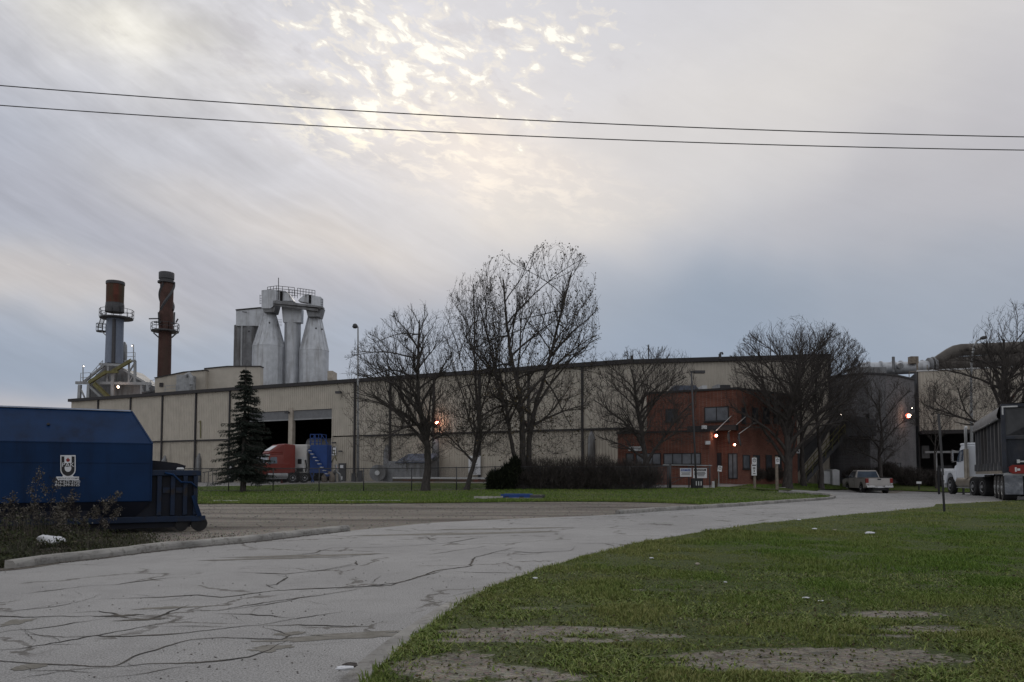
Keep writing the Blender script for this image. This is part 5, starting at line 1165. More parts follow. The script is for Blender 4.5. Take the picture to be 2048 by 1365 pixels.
mat('edge_highlight', (.32, .36, .45), .5, .2, 3)  # pale colour paints the highlight along the container's top edge
mat('dumpster_dark', (.003, .005, .013), .6, .3, 1.4, col2=(.016, .012, .011), f2=(.52, .7), s2=1.8); mat('bright_blue', (.014, .048, .185), .5, .1, 1.0); mat('white_body', (.50, .49, .48), .5, .08, 1.5, col2=(.32, .29, .26), f2=(.58, .8), s2=1.0, streak=True)
def wheel(t, M, x, y, z, r, w, side, rim='rim', name='wheel'):
    """axle along local x; side = -1 outer face to -x"""
    mb = MB(M); mb.lathe([(r*.55, -w/2), (r*.94, -w/2), (r, -w/2+.04), (r, w/2-.04), (r*.94, w/2), (r*.55, w/2)], (x, y, z), 28, 'x')
    mb.v = mb.v; o = mb.build(name, 'tire', t, smooth=True, auto=True)
    mb = MB(M); xo = x+side*(w/2-.01); mb.lathe([(r*.56, side*(-.03)), (r*.56, side*.02), (r*.48, 0), (r*.40, side*-.06), (r*.22, side*-.05), (r*.18, side*.05), (.01, side*.06)] if True else [], (xo, y, z), 24, 'x')
    mb.build('rim', rim, o, smooth=True, auto=True); return o
def lathe_fix():
    pass
# --- pickup, seen from behind and its left side
pb = at(1760, 58.0); va = math.atan2(pb.x, pb.y); hd = va-R(21)
pk = thing('pickup_truck', 'pale champagne pickup truck with a regular cab driving away on the lane', 'pickup', (pb.x, pb.y, tz(pb.x, pb.y)), -hd)
M = TM[pk.name]   # local: +y forward, +x right; rear bumper y=0
def side_poly(mb, pts, x0, x1): mb.prism([(x0, y, z) for y, z in pts], (x1-x0, 0, 0))
def arch(cy, r, z0, n=8): return [(cy+r*math.cos(math.pi*k/n), z0+r*math.sin(math.pi*k/n)) for k in range(n+1)]
mb = MB(M)
lowz = .42; body = [(.12, lowz+.1)]+[(y, z) for y, z in reversed([(1.15+.46*math.cos(math.pi*k/10), .42+.50*math.sin(math.pi*k/10)) for k in range(11)])]
body = [(.12, .5)]+[(1.18-.48*math.cos(math.pi*k/10), .42+.50*math.sin(math.pi*k/10)) for k in range(11)]+[(4.22-.48*math.cos(math.pi*k/10), .42+.50*math.sin(math.pi*k/10)) for k in range(11)]+[(5.25, .5), (5.32, .95), (5.2, 1.12), (4.2, 1.22), (2.35, 1.22), (.12, 1.22)]
# outer side shells and inner tub
side_poly(mb, body, -1.0, -.80); side_poly(mb, body, .80, 1.0)
mb.box(-.80, .80, 2.2, 5.2, .45, 1.2); mb.box(-.8, .8, .2, 2.2, .55, .70)
bd = mb.build('body', 'pickup_paint', pk, bevel=.035)
mb = MB(M); mb.prism([(-.97, 3.1, 1.22), (-.80, 3.1, 1.22), (-.80, 3.1, 1.22)], (0, 0, .01)) if False else None
cabp = [(2.38, 1.222), (2.46, 1.62), (2.62, 1.86), (3.55, 1.88), (4.15, 1.222)]
mb.add([(-.96, 2.38, 1.222), (.96, 2.38, 1.222), (.96, 4.25, 1.222), (-.96, 4.25, 1.222), (-.74, 2.60, 1.84), (.74, 2.60, 1.84), (.74, 3.5, 1.86), (-.74, 3.5, 1.86)], [(0, 3, 2, 1), (4, 5, 6, 7), (0, 1, 5, 4), (1, 2, 6, 5), (2, 3, 7, 6), (3, 0, 4, 7)])
cab = mb.build('cab', 'pickup_paint', pk, bevel=.06)
mb = MB(M); mb.add([(-.84, 2.395, 1.27), (.84, 2.395, 1.27), (.70, 2.56, 1.76), (-.70, 2.56, 1.76)], [(0, 1, 2, 3)]); mb.v = [tuple(Vector(v)+M.to_3x3() @ Vector((0, -.03, .0))) for v in mb.v]; mb.build('rear_window', 'auto_glass', cab)
mb = MB(M); mb.add([(-.975, 2.62, 1.26), (-.975, 3.95, 1.26), (-.80, 3.42, 1.75), (-.80, 2.72, 1.75)], [(0, 3, 2, 1)]); mb.build('side_window', 'auto_glass', cab)
mb = MB(M); mb.box(-.79, .79, .08, .17, .62, 1.215); mb.box(-.72, .72, .065, .08, .72, 1.08); tg = mb.build('tailgate', 'pickup_paint', pk, bevel=.015)
mb = MB(M); mb.box(-.13, .13, .045, .066, 1.08, 1.17); mb.build('handle', 'plastic_black', tg)
mb = MB(M); mb.box(-.80, .80, .18, 2.35, 1.10, 1.10+.05); mb.box(-1.0, -.8, .15, 2.35, 1.222, 1.25); mb.box(.8, 1.0, .15, 2.35, 1.222, 1.25); mb.build('bed_rail', 'plastic_black', pk)
mb = MB(M); mb.box(-.98, -.36, -.08, .14, .48, .66); mb.box(.36, .98, -.08, .14, .48, .66); mb.box(-.36, .36, -.04, .12, .46, .58); bp = mb.build('bumper', 'chrome', pk, bevel=.03)
mb = MB(M); mb.box(-.17, .17, -.05, -.042, .47, .60); mb.build('plate', 'white_paint', bp)
for s_ in (-1, 1):
    mb = MB(M); mb.box(s_*.90-.11, s_*.90+.11, .06, .2, .84, 1.2); o = mb.build('tail_light', 'tail_red', pk, bevel=.02)
    mb = MB(M); mb.box(s_*.90-.09, s_*.90+.09, .045, .062, .76, .84); mb.build('reverse_lens', 'galv_light', o)
    mb = MB(M); mb.box(s_*1.02-.02 if s_ > 0 else -1.24, 1.24 if s_ > 0 else -1.0, 3.72, 3.82, 1.18, 1.42); mb.build('mirror', 'plastic_black', pk, bevel=.03)
    for y_ in (1.18, 4.22): wheel(pk, M, s_*.86, y_, .38, .39, .26, s_)
mb = MB(M); mb.box(-.7, .7, .3, 5.0, .28, .44); mb.box(-.5, .5, .02, .3, .3, .45); mb.build('underframe', 'plastic_black', pk)
mb = MB(M); mb.box(-1.006, -1.0, 3.82, 3.83, .5, 1.2); mb.box(-1.006, -1.0, 2.5, 2.51, .5, 1.2); mb.box(-1.02, -.99, 2.62, 2.78, 1.03, 1.07); mb.build('door_seam', 'plastic_black', bd)

# --- conventional tractor; local +y forward, origin under the rear axle pair
def tractor(t, M, paint, sleeper=False, tank='tank_dirty', stack=True):
    mb = MB(M); mb.box(-.45, -.30, -1.2, 4.9, .75, 1.0); mb.box(.30, .45, -1.2, 4.9, .75, 1.0); mb.box(-.45, .45, -.9, -.6, .78, .98); mb.box(-.6, .6, -.3, .6, 1.0, 1.15); mb.build('chassis', 'plastic_black', t)
    # hood with fender arches
    h = [(3.55, .75), (3.62, 1.15)]+[(4.30-.66*math.cos(math.pi*k/10), .62+.66*math.sin(math.pi*k/10)) for k in range(1, 10)]+[(5.05, .62), (5.28, .7), (5.30, 1.45), (5.1, 1.72), (3.4, 1.92), (3.4, .75)]
    mb = MB(M)
    mb.add([], []); w0, w1 = 1.12, .62
    for s_ in (-1, 1): mb.prism([(s_*w0, y, min(z, 1.42)) for y, z in h], (-s_*.42, 0, 0))
    mb.add([(-.95, 3.4, .9), (.95, 3.4, .9), (.72, 5.3, .75), (-.72, 5.3, .75), (-.80, 3.4, 1.95), (.80, 3.4, 1.95), (.55, 5.15, 1.70), (-.55, 5.15, 1.70)], [(0, 3, 2, 1), (4, 5, 6, 7), (0, 1, 5, 4), (1, 2, 6, 5), (2, 3, 7, 6), (3, 0, 4, 7)])
    mb.build('hood', paint, t, bevel=.07)
    mb = MB(M); mb.box(-.52, .52, 5.22, 5.33, .78, 1.62); g = mb.build('grille', 'chrome', t, bevel=.03)
    mb = MB(M)
    for k in range(7): mb.box(-.45, .45, 5.325, 5.34, .85+k*.105, .90+k*.105)
    mb.build('grille_bars', 'plastic_black', g)
    mb = MB(M); mb.box(-1.15, 1.15, 5.25, 5.5, .38, .74); mb.build('bumper', 'galv_light', t, bevel=.05)
    for s_ in (-1, 1): mb = MB(M); mb.box(s_*.86-.18, s_*.86+.18, 5.0, 5.22, .95, 1.22); mb.build('headlight', 'white_paint', t, bevel=.05)
    yb = .9 if sleeper else 1.75
    zt = 2.85
    mb = MB(M); mb.add([(-1.08, yb, .95), (1.08, yb, .95), (1.08, 3.42, .95), (-1.08, 3.42, .95), (-1.08, yb, 1.9), (1.08, yb, 1.9), (1.05, 3.42, 1.9), (-1.05, 3.42, 1.9), (-1.0, yb, zt), (1.0, yb, zt), (.95, 2.95, zt), (-.95, 2.95, zt)],
        [(0, 3, 2, 1), (8, 9, 10, 11), (0, 1, 5, 4), (1, 2, 6, 5), (2, 3, 7, 6), (3, 0, 4, 7), (4, 5, 9, 8), (5, 6, 10, 9), (6, 7, 11, 10), (7, 4, 8, 11)])
    cab = mb.build('cab', paint, t, bevel=.07)
    mb = MB(M); mb.add([(-.92, 3.40, 1.98), (.92, 3.40, 1.98), (.84, 3.02, 2.72), (-.84, 3.02, 2.72)], [(0, 1, 2, 3)]); mb.v = [tuple(Vector(v)+M.to_3x3() @ Vector((0, .045, .02))) for v in mb.v]; mb.build('windscreen', 'auto_glass', cab)
    for s_ in (-1, 1):
        mb = MB(M); mb.prism([(s_*1.085, 2.25, 1.95), (s_*1.085, 3.2, 1.9), (s_*1.035, 2.92, 2.55), (s_*1.03, 2.3, 2.6)], (s_*.012, 0, 0)); mb.build('side_window', 'auto_glass', cab)
        mb = MB(M); mb.box(s_*1.28-.05, s_*1.28+.05, 3.25, 3.42, 1.95, 2.55); mb.bar((s_*1.08, 3.3, 2.55), (s_*1.3, 3.35, 2.6), .03); mb.bar((s_*1.08, 3.3, 1.95), (s_*1.3, 3.35, 1.9), .03); mb.build('mirror', 'chrome', t)
        mb = MB(M); mb.cyl((s_*.85, 1.15, .72), (s_*.85, 3.2, .72), .34, None, 20); mb.build('fuel_tank', tank, t, smooth=True, auto=True)
        mb = MB(M); mb.box(s_*.95-.22, s_*.95+.22, 1.3, 3.1, .40, .45); mb.build('step', 'galv', t)
        wheel(t, M, s_*.98, 4.30, .52, .52, .28, s_)
        for y_ in (-.62, .66): wheel(t, M, s_*.92, y_, .52, .52, .50, s_)
    mb = MB(M); mb.box(-.98, .98, yb+.02, 2.98, zt-.02, zt+.12); mb.build('roof_cap', paint, t, bevel=.06)
    mb = MB(M); mb.box(-.5, .5, 2.98, 3.25, zt-.08, zt+.03) if not sleeper else mb.box(-1.0, 1.0, 3.0, 3.3, zt-.12, zt-.02); mb.build('sun_visor', paint if not sleeper else 'galv_light', t)
    if stack:
        for s_ in (-1,):
            mb = MB(M); mb.cyl((s_*1.12, yb-.12, .95), (s_*1.12, yb-.12, 2.6), .13, None, 14); mb.build('muffler', 'tank_dirty', t, smooth=True, auto=True)
            mb = MB(M); mb.tube([(s_*1.12, yb-.12, 2.6), (s_*1.12, yb-.12, 3.72), (s_*1.12, yb-.24, 3.86)], .075, 12); mb.build('exhaust_pipe', 'galv_light', t, smooth=True)
    return cab
# white tractor and dump trailer on the lane at the right
ra = at(1978, 40.5); fa = at(1915, 45.0); hd = math.atan2(fa.x-ra.x, fa.y-ra.y)
zt_ = tz(ra.x, ra.y)*.5+tz(fa.x, fa.y)*.5
wt_ = thing('semi_tractor', 'dusty white conventional truck cab with a tall exhaust hitched to a dark dump trailer', 'truck', (ra.x+.7, ra.y, zt_), -hd); tractor(wt_, TM[wt_.name], 'white_cab')
# trailer: rear-left corner px 2007 d 31, front-left px 1955 d 41
rl = P(2007, 1000, 31.3); fl_ = P(1955, 985, 41.0); TL = math.hypot(fl_.x-rl.x, fl_.y-rl.y); hd = math.atan2(fl_.x-rl.x, fl_.y-rl.y)
tz0 = .17
tlr = thing('dump_trailer', 'tall dark ribbed dump trailer with a rolled tarp and red rear lights', 'trailer', (rl.x, rl.y, tz0), -hd); M = TM[tlr.name]
W_ = 2.55; H0 = 1.25; H1 = zy(2007, 809, 31.3)-tz0
mb = MB(M); mb.box(.07, W_-.07, .05, TL, H0, H1-.12); mb.build('tub', 'trailer_grey', tlr)
mb = MB(M); mb.box(0, W_, -.02, .16, H1-.14, H1); mb.box(0, .16, -.02, .16, H0-.1, H1-.14); mb.box(W_-.16, W_, -.02, .16, H0-.1, H1-.14); mb.box(.16, W_-.16, -.02, .16, 2.55, 2.68); mb.box(.16, W_-.16, -.02, .16, H0-.1, H0+.12)
rfm = mb.build('rear_frame', 'trailer_blue', tlr, bevel=.012)
mb = MB(M); mb.box(.17, W_-.17, .05, .09, 2.70, H1-.15); mb.build('upper_panel', 'trailer_grey', rfm)
mb = MB(M); mb.box(.17, W_-.17, .05, .09, H0+.13, 2.54); mb.build('lower_panel', 'trailer_blue', rfm)
mb = MB(M); mb.box(.04, .10, -.035, -.02, H1-.45, H1-.08); mb.box(.10, .60, -.035, -.02, H1-.14, H1-.08); mb.build('reflector', 'galv_light', rfm)
mb = MB(M); mb.bar((.55, -.1, 1.62), (2.1, -.1, 1.62), .06); mb.box(.5, .6, -.16, -.02, 1.55, 1.7); mb.build('latch_bar', 'galv_light', rfm)
mb = MB(M)
mb.prism([(.22+x, -.12, 1.12+z) for x, z in ((.12, 0), (1.45, 0), (1.6, .1), (1.6, .28), (1.45, .36), (.12, .36), (0, .28), (0, .1))], (0, .1, 0)); lb = mb.build('light_bar', 'tail_red', tlr)
mb = MB(M)
for k in range(3): x = .42+k*.42; mb.box(x, x+.06, -.127, -.12, 1.20, 1.38); mb.box(x+.08, x+.18, -.127, -.12, 1.24, 1.33)
mb.build('light_lens', 'white_paint', lb)
for k in range(8):
    y_ = .55+k*(TL-.7)/7
    mb = MB(M); mb.prism([(.07, y_-.09, H0-.02), (.07, y_+.09, H0-.02), (.07, y_+.09, H1-.6), (.07, y_-.09, H1-.6)], (-.11, 0, 0)); mb.prism([(-.04, y_-.09, H0), (-.04, y_+.09, H0), (-.16, y_+.14, H0-.02), (-.16, y_-.14, H0-.02)], (0, 0, .01)) if False else None
    mb.prism([(.06, y_-.16, H0+.005), (.06, y_+.16, H0+.005), (.06, y_+.02, H0+.36), (.06, y_-.02, H0+.36)], (-.17, 0, 0)); mb.build('side_rib', 'trailer_grey', tlr)
mb = MB(M); mb.box(-.06, .12, .1, TL, H0-.14, H0-.01); mb.box(W_-.12, W_+.06, .1, TL, H0-.14, H0-.01); mb.build('lower_rail', 'tank_dirty', tlr)
mb = MB(M); n = 14; vs = []; 
for i in range(n+1):
    y_ = .1+(TL-.1)*i/n; sag = .03*math.sin(i*1.9)
    vs += [(-.10, y_, H1-.62+sag), (-.14, y_, H1-.45), (-.05, y_, H1-.12), (.3, y_, H1+.03), (W_*.5, y_, H1+.10), (W_-.3, y_, H1+.03), (W_+.08, y_, H1-.2)]
mb.add(vs, [(i*7+k, i*7+k+1, (i+1)*7+k+1, (i+1)*7+k) for i in range(n) for k in range(6)]); mb.tube([(-.12, .1, H1-.62), (-.12, TL*.5, H1-.64), (-.12, TL, H1-.60)], .05, 8); mb.build('tarp', 'tarp', tlr, smooth=True)
mb = MB(M); mb.box(.75, 1.8, .2, TL-.4, .72, 1.1); mb.build('frame_rail', 'plastic_black', tlr)
for s_, x_ in ((-1, .27), (1, W_-.27)):
    for y_ in (.55, 1.75, 2.95): wheel(tlr, M, x_, y_, .52, .52, .5, s_, rim='galv')
for x_ in (.02, W_-.72): mb = MB(M); mb.box(x_+.03, x_+.67, -.06, -.04, .26, 1.05); mf = mb.build('mud_flap', 'mudflap', tlr)
mb = MB(M); mb.box(.03, W_-.03, -.04, .1, 1.02, 1.14); mb.build('rear_bumper', 'galv', tlr)

# --- red tractor with sleeper at the truck bay
rx = at(588, 77.2); t_ = thing('semi_tractor', 'red sleeper cab truck with a pale roof fairing parked in front of the truck bay', 'truck', rx, R(90)+R(40)); M = TM[t_.name]
S_ = Matrix.Scale(.98, 4); cab = tractor(t_, M, 'red_cab', True, 'galv', False)
mb = MB(M); mb.add([(-1.08, .35, 1.0), (1.08, .35, 1.0), (1.08, 1.9, 1.0), (-1.08, 1.9, 1.0), (-1.05, .35, 3.85), (1.05, .35, 3.85), (1.0, 1.5, 3.95), (-1.0, 1.5, 3.95)], [(0, 3, 2, 1), (4, 5, 6, 7), (0, 1, 5, 4), (1, 2, 6, 5), (2, 3, 7, 6), (3, 0, 4, 7)]); mb.build('sleeper', 'red_cab', t_, bevel=.08)
mb = MB(M); mb.add([(-1.0, 1.5, 2.97), (1.0, 1.5, 2.97), (.85, 3.1, 2.97), (-.85, 3.1, 2.97), (-.95, 1.5, 3.9), (.95, 1.5, 3.9), (.8, 2.0, 3.85), (-.8, 2.0, 3.85)], [(0, 3, 2, 1), (4, 5, 6, 7), (0, 1, 5, 4), (1, 2, 6, 5), (2, 3, 7, 6), (3, 0, 4, 7)]); rf = mb.build('roof_fairing', 'red_cab', t_, bevel=.08)
mb = MB(M); mb.add([(-.62, 2.02, 3.72), (.62, 2.02, 3.72), (.7, 2.85, 3.17), (-.7, 2.85, 3.17)], [(0, 1, 2, 3)]); mb.v = [tuple(Vector(v)+M.to_3x3() @ Vector((0, .06, .06))) for v in mb.v]; mb.build('fairing_panel', 'white_paint', rf)
# white box body and dark load behind it
q = at(612, 78.2); t_ = thing('container_body', 'dirty white boxy container body behind the red cab, with a dark panel on its side', 'container', q, R(-6)); M = TM[t_.name]
mb = MB(M); mb.box(-1.3, .45, -1.1, 1.4, .95, 3.9); mb.build('shell', 'white_body', t_, bevel=.06)
mb = MB(M); mb.box(-.8, .2, -1.15, -1.1, 1.2, 2.6); hp = mb.build('hatch_frame', 'galv_light', t_); mb = MB(M); mb.box(-.45, -.05, -1.19, -1.15, 1.9, 2.4); mb.box(-.55, .1, -1.19, -1.15, 1.1, 1.5); mb.build('hatch', 'plastic_black', hp)
mb = MB(M); mb.tube([(-.95, -1.15, 2.3), (-1.05, -1.2, 1.7), (-.95, -1.18, 1.1)], .07, 8); mb.tube([(.35, -1.15, 2.3), (.5, -1.2, 1.7), (.4, -1.18, 1.1)], .07, 8); mb.build('hose', 'plastic_black', t_, smooth=True)
mb = MB(M); mb.box(-1.3, .45, -.9, 1.3, .6, .94); mb.build('base_frame', 'plastic_black', t_)
mb = MB(M); mb.cyl((-3.4, 9.5, 3.9), (-.3, 9.5, 3.9), 1.15, None, 20); mb.v = mb.v; mb.build('tank_barrel', 'trailer_grey', t_, smooth=True, auto=True)
q = at(631, 77.0); t_ = thing('access_platform', 'blue steel access platform with pale stair treads and a caged top by the truck', 'platform', q, R(-8)); M = TM[t_.name]
mb = MB(M); mb.box(-.75, 1.1, .2, 1.6, .95, 3.85, ty=.05); mb.build('side_panel', 'bright_blue', t_, bevel=.04)
mb = MB(M); mb.bar((-.75, -.15, 3.35), (1.35, -.15, .65), .08, .26); mb.bar((-.75, .18, 3.35), (1.35, .18, .65), .08, .26); st = mb.build('stringer', 'bright_blue', t_)
for k in range(8): u = (k+.5)/8; x = -.75+2.1*u; z = 3.4-2.7*u; mb = MB(M); mb.box(x-.14, x+.14, -.24, .14, z-.03, z+.04); mb.build('stair_tread', 'galv_light', t_)
mb = MB(M)
for x in (-.75, -.3, .15, .45): mb.bar((x, .3, 3.85), (x, .3, 4.95), .07)
for z in (4.1, 4.55, 4.95): mb.bar((-.75, .3, z), (.45, .3, z), .07)
for x in (-.75, .45): mb.bar((x, .3, 4.95), (x, 1.6, 4.95), .07); mb.bar((x, 1.6, 4.95), (x, 1.6, 3.85), .07)
mb.bar((.45, .3, 4.9), (1.2, .3, 3.9), .07); mb.bar((-.75, .3, 3.9), (-.3, .3, 4.9), .05); mb.build('cage', 'bright_blue', t_)
mb = MB(M); mb.bar((-.7, .3, 1), (-.3, .3, 0), .1); mb.bar((-.3, .3, 1), (-.55, .3, 0), .1); mb.bar((1, 1.9, 1), (1, 1.9, 0), .1); mb.build('leg', 'bright_blue', t_)
# drum, scrap and bits by the door
q = at(656, 77.5); mb = MB(); mb.tube([(q.x-.35, q.y, q.z), (q.x-.38, q.y, q.z+.5), (q.x-.15, q.y, q.z+.82), (q.x+.3, q.y, q.z+.85), (q.x+.42, q.y, q.z+.5), (q.x+.4, q.y, q.z)], .30, 10); mb.build('covered_pallet', 'wood', smooth=True, label='tan covered pallet load on the ground beside the blue platform', cat='pallet load')
q = at(670, 78.5); rg = np.random.RandomState(4); t_ = thing('pipe_valve_set', 'grey tangle of valves and pipes standing left of the dark hall door', 'pipework', q)
mb = MB(); mb.tube([q, q+Vector((0, 0, 1.0)), q+Vector((.2, 0, 1.4)), q+Vector((.05, 0, 1.8))], .14, 8); mb.tube([q+Vector((-.5, 0, .9)), q+Vector((.1, 0, 1.1)), q+Vector((.5, 0, .8)), q+Vector((.55, 0, 0))], .11, 8); mb.build('pipe', 'galv', t_, smooth=True)
mb = MB(); mb.lathe([(.05, -.1), (.26, -.08), (.26, .08), (.05, .1)], (q.x, q.y-.2, q.z+1.0), 12, 'x'); mb.build('valve', 'zinc_dark', t_, smooth=True, auto=True)
mb = MB(); mb.tube([q+Vector((-.4, 0, 2.0)), q+Vector((-.1, 0, 2.6)), q+Vector((.15, 0, 2.2)), q+Vector((-.1, 0, 3.0)), q+Vector((-.15, 0, 3.3))], .05, 6); mb.build('hose', 'yellow_steel', t_, smooth=True)
q = at(563.5, 75.8); mb = MB(); mb.lathe([(.19, 0), (.19, .03), (.13, .03), (.03, .55), (.02, .56)], tuple(q), 14); mb.build('safety_cone', 'red_cab', smooth=True, auto=True, label='small red safety cone on the ground beside the red truck', cat='cone')
# grey workshop hut and cable reel against the wall
q = at(822, 77.5); hut = thing('lean_to_shed', 'low grey shed with a slate-blue pitched roof against the beige wall', 'shed', q, ang); M = TM[hut.name]; 
mb = MB(M); mb.box(-2.3, 2.4, -1, 1.2, -.2, 2.1); mb.build('wall', 'zinc_dark', hut)
mb = MB(M); mb.prism([(-1.2, -1.2, 1.95), (-1.2, 1.3, 2.9), (-1.2, 1.3, 2.8), (-1.2, -1.1, 1.88)], (3.8, 0, 0)); mb.build('roof', 'slate', hut)
q = at(757, 77.5); mb = MB(); mb.cyl((q.x-.05, q.y-.4, q.z+.9), (q.x+.05, q.y+.5, q.z+.9), .85, None, 22); mb.v = mb.v; t_ = thing('cable_drum', 'round grey cable drum on edge by the wall, left of the grey shed', 'drum', q); mb.build('flange', 'zinc_dark', t_, smooth=True, auto=True)
mb = MB(); mb.cyl((q.x-.05, q.y-.55, q.z+.9), (q.x-.05, q.y-.4, q.z+.9), .25, None, 14); mb.build('hub', 'galv_light', t_)
for k, (px, lb) in enumerate(((707, 'small dark box at the wall foot just right of the drainpipe seam'), (721, 'dark bin at the foot of the tall light pole'), (809, 'short dark post leaning by the wall left of the thick bare trunk'))):
    q = at(px, 79); mb = MB(); mb.box(q.x-.22, q.x+.22, q.y-.2, q.y+.2, q.z, q.z+(.8, 1.1, 1.3)[k], .03 if k < 2 else .12, .03); mb.box(q.x-.24, q.x+.24, q.y-.22, q.y+.22, q.z+(.8, 1.1, 1.3)[k], q.z+(.8, 1.1, 1.3)[k]+.06) if k < 2 else None; mb.build('bin' if k < 2 else 'bollard', 'steel_dark', label=lb, cat='bin' if k < 2 else 'bollard')
# long low pale beam with red under it along the wall foot
a = at(790, 76); b = at(1000, 70); mb = MB(); mb.bar(a+Vector((0, -1, .42)), b+Vector((0, -1, .42)), .3, .14); bm = thing('guard_beam', 'long low pale rail with red base along the foot of the factory wall', 'rail', a); mb.build('top_rail', 'galv_light', bm)
mb = MB(); mb.bar(a+Vector((0, -1, .18)), b+Vector((0, -1, .18)), .3, .24); mb.build('base', 'rust_red', bm)

# ---------------------------------------------------------------- blue compactor container on the left
c0_ = P(301, 1040, 16.2); dirn = Vector((.88, .47, 0)).normalized(); hdg = math.atan2(dirn.y, dirn.x)
cx, cy = c0_.x, c0_.y; gz = tz(cx, cy)
dm = thing('roll_off_container', 'dark blue enclosed roll-off compactor container with a shield decal beside the road', 'dumpster', (cx, cy, gz), hdg); M = TM[dm.name]
# local: +x toward the rear (right in view), -x left; y=0 front face, +y away
zt = zy(275, 824, 16.75)-gz; zr = zy(304, 888, 16.2)-gz; zl = zy(300, 1003, 16.2)-gz; L_ = 8.2; Wd = 2.45; tk_ = .75
mb = MB(M)   # hexagonal body cross-section
prof = [(0, zl), (0, zr), (tk_, zt), (Wd-tk_, zt), (Wd, zr), (Wd, zl)]
vs = [(-L_, y, z) for y, z in prof]+[(0, prof[0][0], zl), (0, 0, zr), (-.40, tk_, zt), (-.40, Wd-tk_, zt), (0, Wd, zr), (0, Wd, zl)]
mb.add(vs, [(0, 1, 2, 3, 4, 5), (6, 11, 10, 9, 8, 7), (0, 6, 7, 1), (1, 7, 8, 2), (2, 8, 9, 3), (3, 9, 10, 4), (4, 10, 11, 5), (5, 11, 6, 0)])
body = mb.build('container', 'dumpster_blue', dm, bevel=.012)
mb = MB(M); mb.bar((-L_, tk_+.0, zt+.012), (-.42, tk_+.0, zt+.012), .07, .03); mb.build('top_edge', 'edge_highlight', body); mb = MB(M); mb.bar((-L_, 0, zr), (0, 0, zr), .02, .02); mb.bar((-.40, tk_, zt), (0, 0, zr), .03, .03); mb.bar((0.0, -.005, zl), (0.0, -.005, zr), .02, .03); mb.build('edge_seam', 'dumpster_blue', body)
mb = MB(M); mb.prism([(-L_, .12, .35), (-.28, .12, .35), (0, .02, zl-.002), (-L_, .02, zl-.002)], (0, Wd-.2, 0)); mb.build('under_tuck', 'dumpster_dark', dm)
# pressed horizontal swage
mb = MB(M); mb.box(-L_, -.03, -.012, .01, zr-.42, zr-.40); mb.build('weld_line', 'dumpster_blue', body)
mb = MB(M); mb.lathe([(.035, -.0), (.035, .03), (.02, .035)], (0, 0, 0), 10); px_l = -1.95
nrm = Vector((0, -(zt-zr), tk_)).normalized()
for i, v in enumerate(mb.v): pass
mb = MB(M); mb.cyl((px_l, tk_*.5, (zt+zr)/2), (px_l, tk_*.5-.03, (zt+zr)/2+.02), .03, None, 8); mb.build('plug', 'plastic_black', body)
# rear hopper
hl = .93; hk = .53; zh = zy(392, 941, 16.9)-gz
mb = MB(M); mb.box(-.55, hl, .12, Wd-.1, .34, zh-.12); hop = mb.build('hopper', 'dumpster_dark', dm)
mb = MB(M); mb.box(.0, hl+.06, .02, .14, zh-.12, zh); mb.box(hl-.08, hl+.06, .14, Wd, zh-.12, zh); mb.build('top_rail', 'hopper_blue', hop, bevel=.01)
for x_ in (.16, .43, .68, .89): mb = MB(M); mb.box(x_-.045, x_+.045, .03, .13, .36, zh-.125); mb.build('rib', 'hopper_blue', hop, bevel=.01)
for x_ in (.30, .56): mb = MB(M); mb.box(x_-.07, x_+.07, .075, .12, zh-.50, zh-.38); mb.build('pocket', 'hopper_blue', hop)
mb = MB(M); mb.prism([(.0, .3, zr-.35), (.0, .3, zh-.02), (.66, .3, zh-.02), (.70, .3, zh+.10), (.52, .3, zh+.16)], (0, Wd-.6, 0)); mb.build('lid', 'dumpster_dark', hop)
mb = MB(M); mb.box(.50, .66, .2, .4, zh+.001, zh+.06); mb.build('pale_bundle', 'galv_light', hop, bevel=.03)
mb = MB(M); mb.tube([(.26, .0, zh-.06), (.43, -.03, zh-.10), (.58, -.04, zh-.26), (.79, -.04, zh-.27), (.91, -.03, zh-.38)], .022, 8); mb.build('hose', 'dumpster_blue', hop, smooth=True)
mb = MB(M); mb.prism([(.80, -.03, .78), (.87, -.03, .80), (1.02, -.03, .35), (.93, -.03, .33)], (0, .06, 0)); mb.build('brace', 'dumpster_blue', hop)
mb = MB(M); mb.box(-L_, 1.10, .0, .11, .22, .345); mb.box(-L_, 1.10, Wd-.15, Wd-.03, .22, .345); mb.build('skid_rail', 'hopper_blue', dm, bevel=.008)
mb = MB(M); mb.box(-L_, .8, .1, .25, .10, .215); mb.prism([(-3.0, .02, .32), (-2.2, .02, .5), (-1.0, .02, .5), (-.9, .02, .35)], (0, .08, 0)); mb.build('floor_beam', 'dumpster_dark', dm)
for y_ in (.12, Wd-.12):
    mb = MB(M); mb.lathe([(.04, -.1), (.15, -.09), (.16, 0), (.15, .09), (.04, .1)], (1.86, y_, .165), 20, 'y' if False else 'x'); V_ = mb.v
    mb = MB(M); mb.cyl((.98, y_-.1, .165), (.98, y_+.1, .165), .165, None, 22); mb.build('roller', 'tire', dm, smooth=True, auto=True)
    mb = MB(M); mb.cyl((.62, y_-.08, .14), (.62, y_+.08, .14), .13, None, 16); mb.build('roller', 'tire', dm, smooth=True, auto=True)
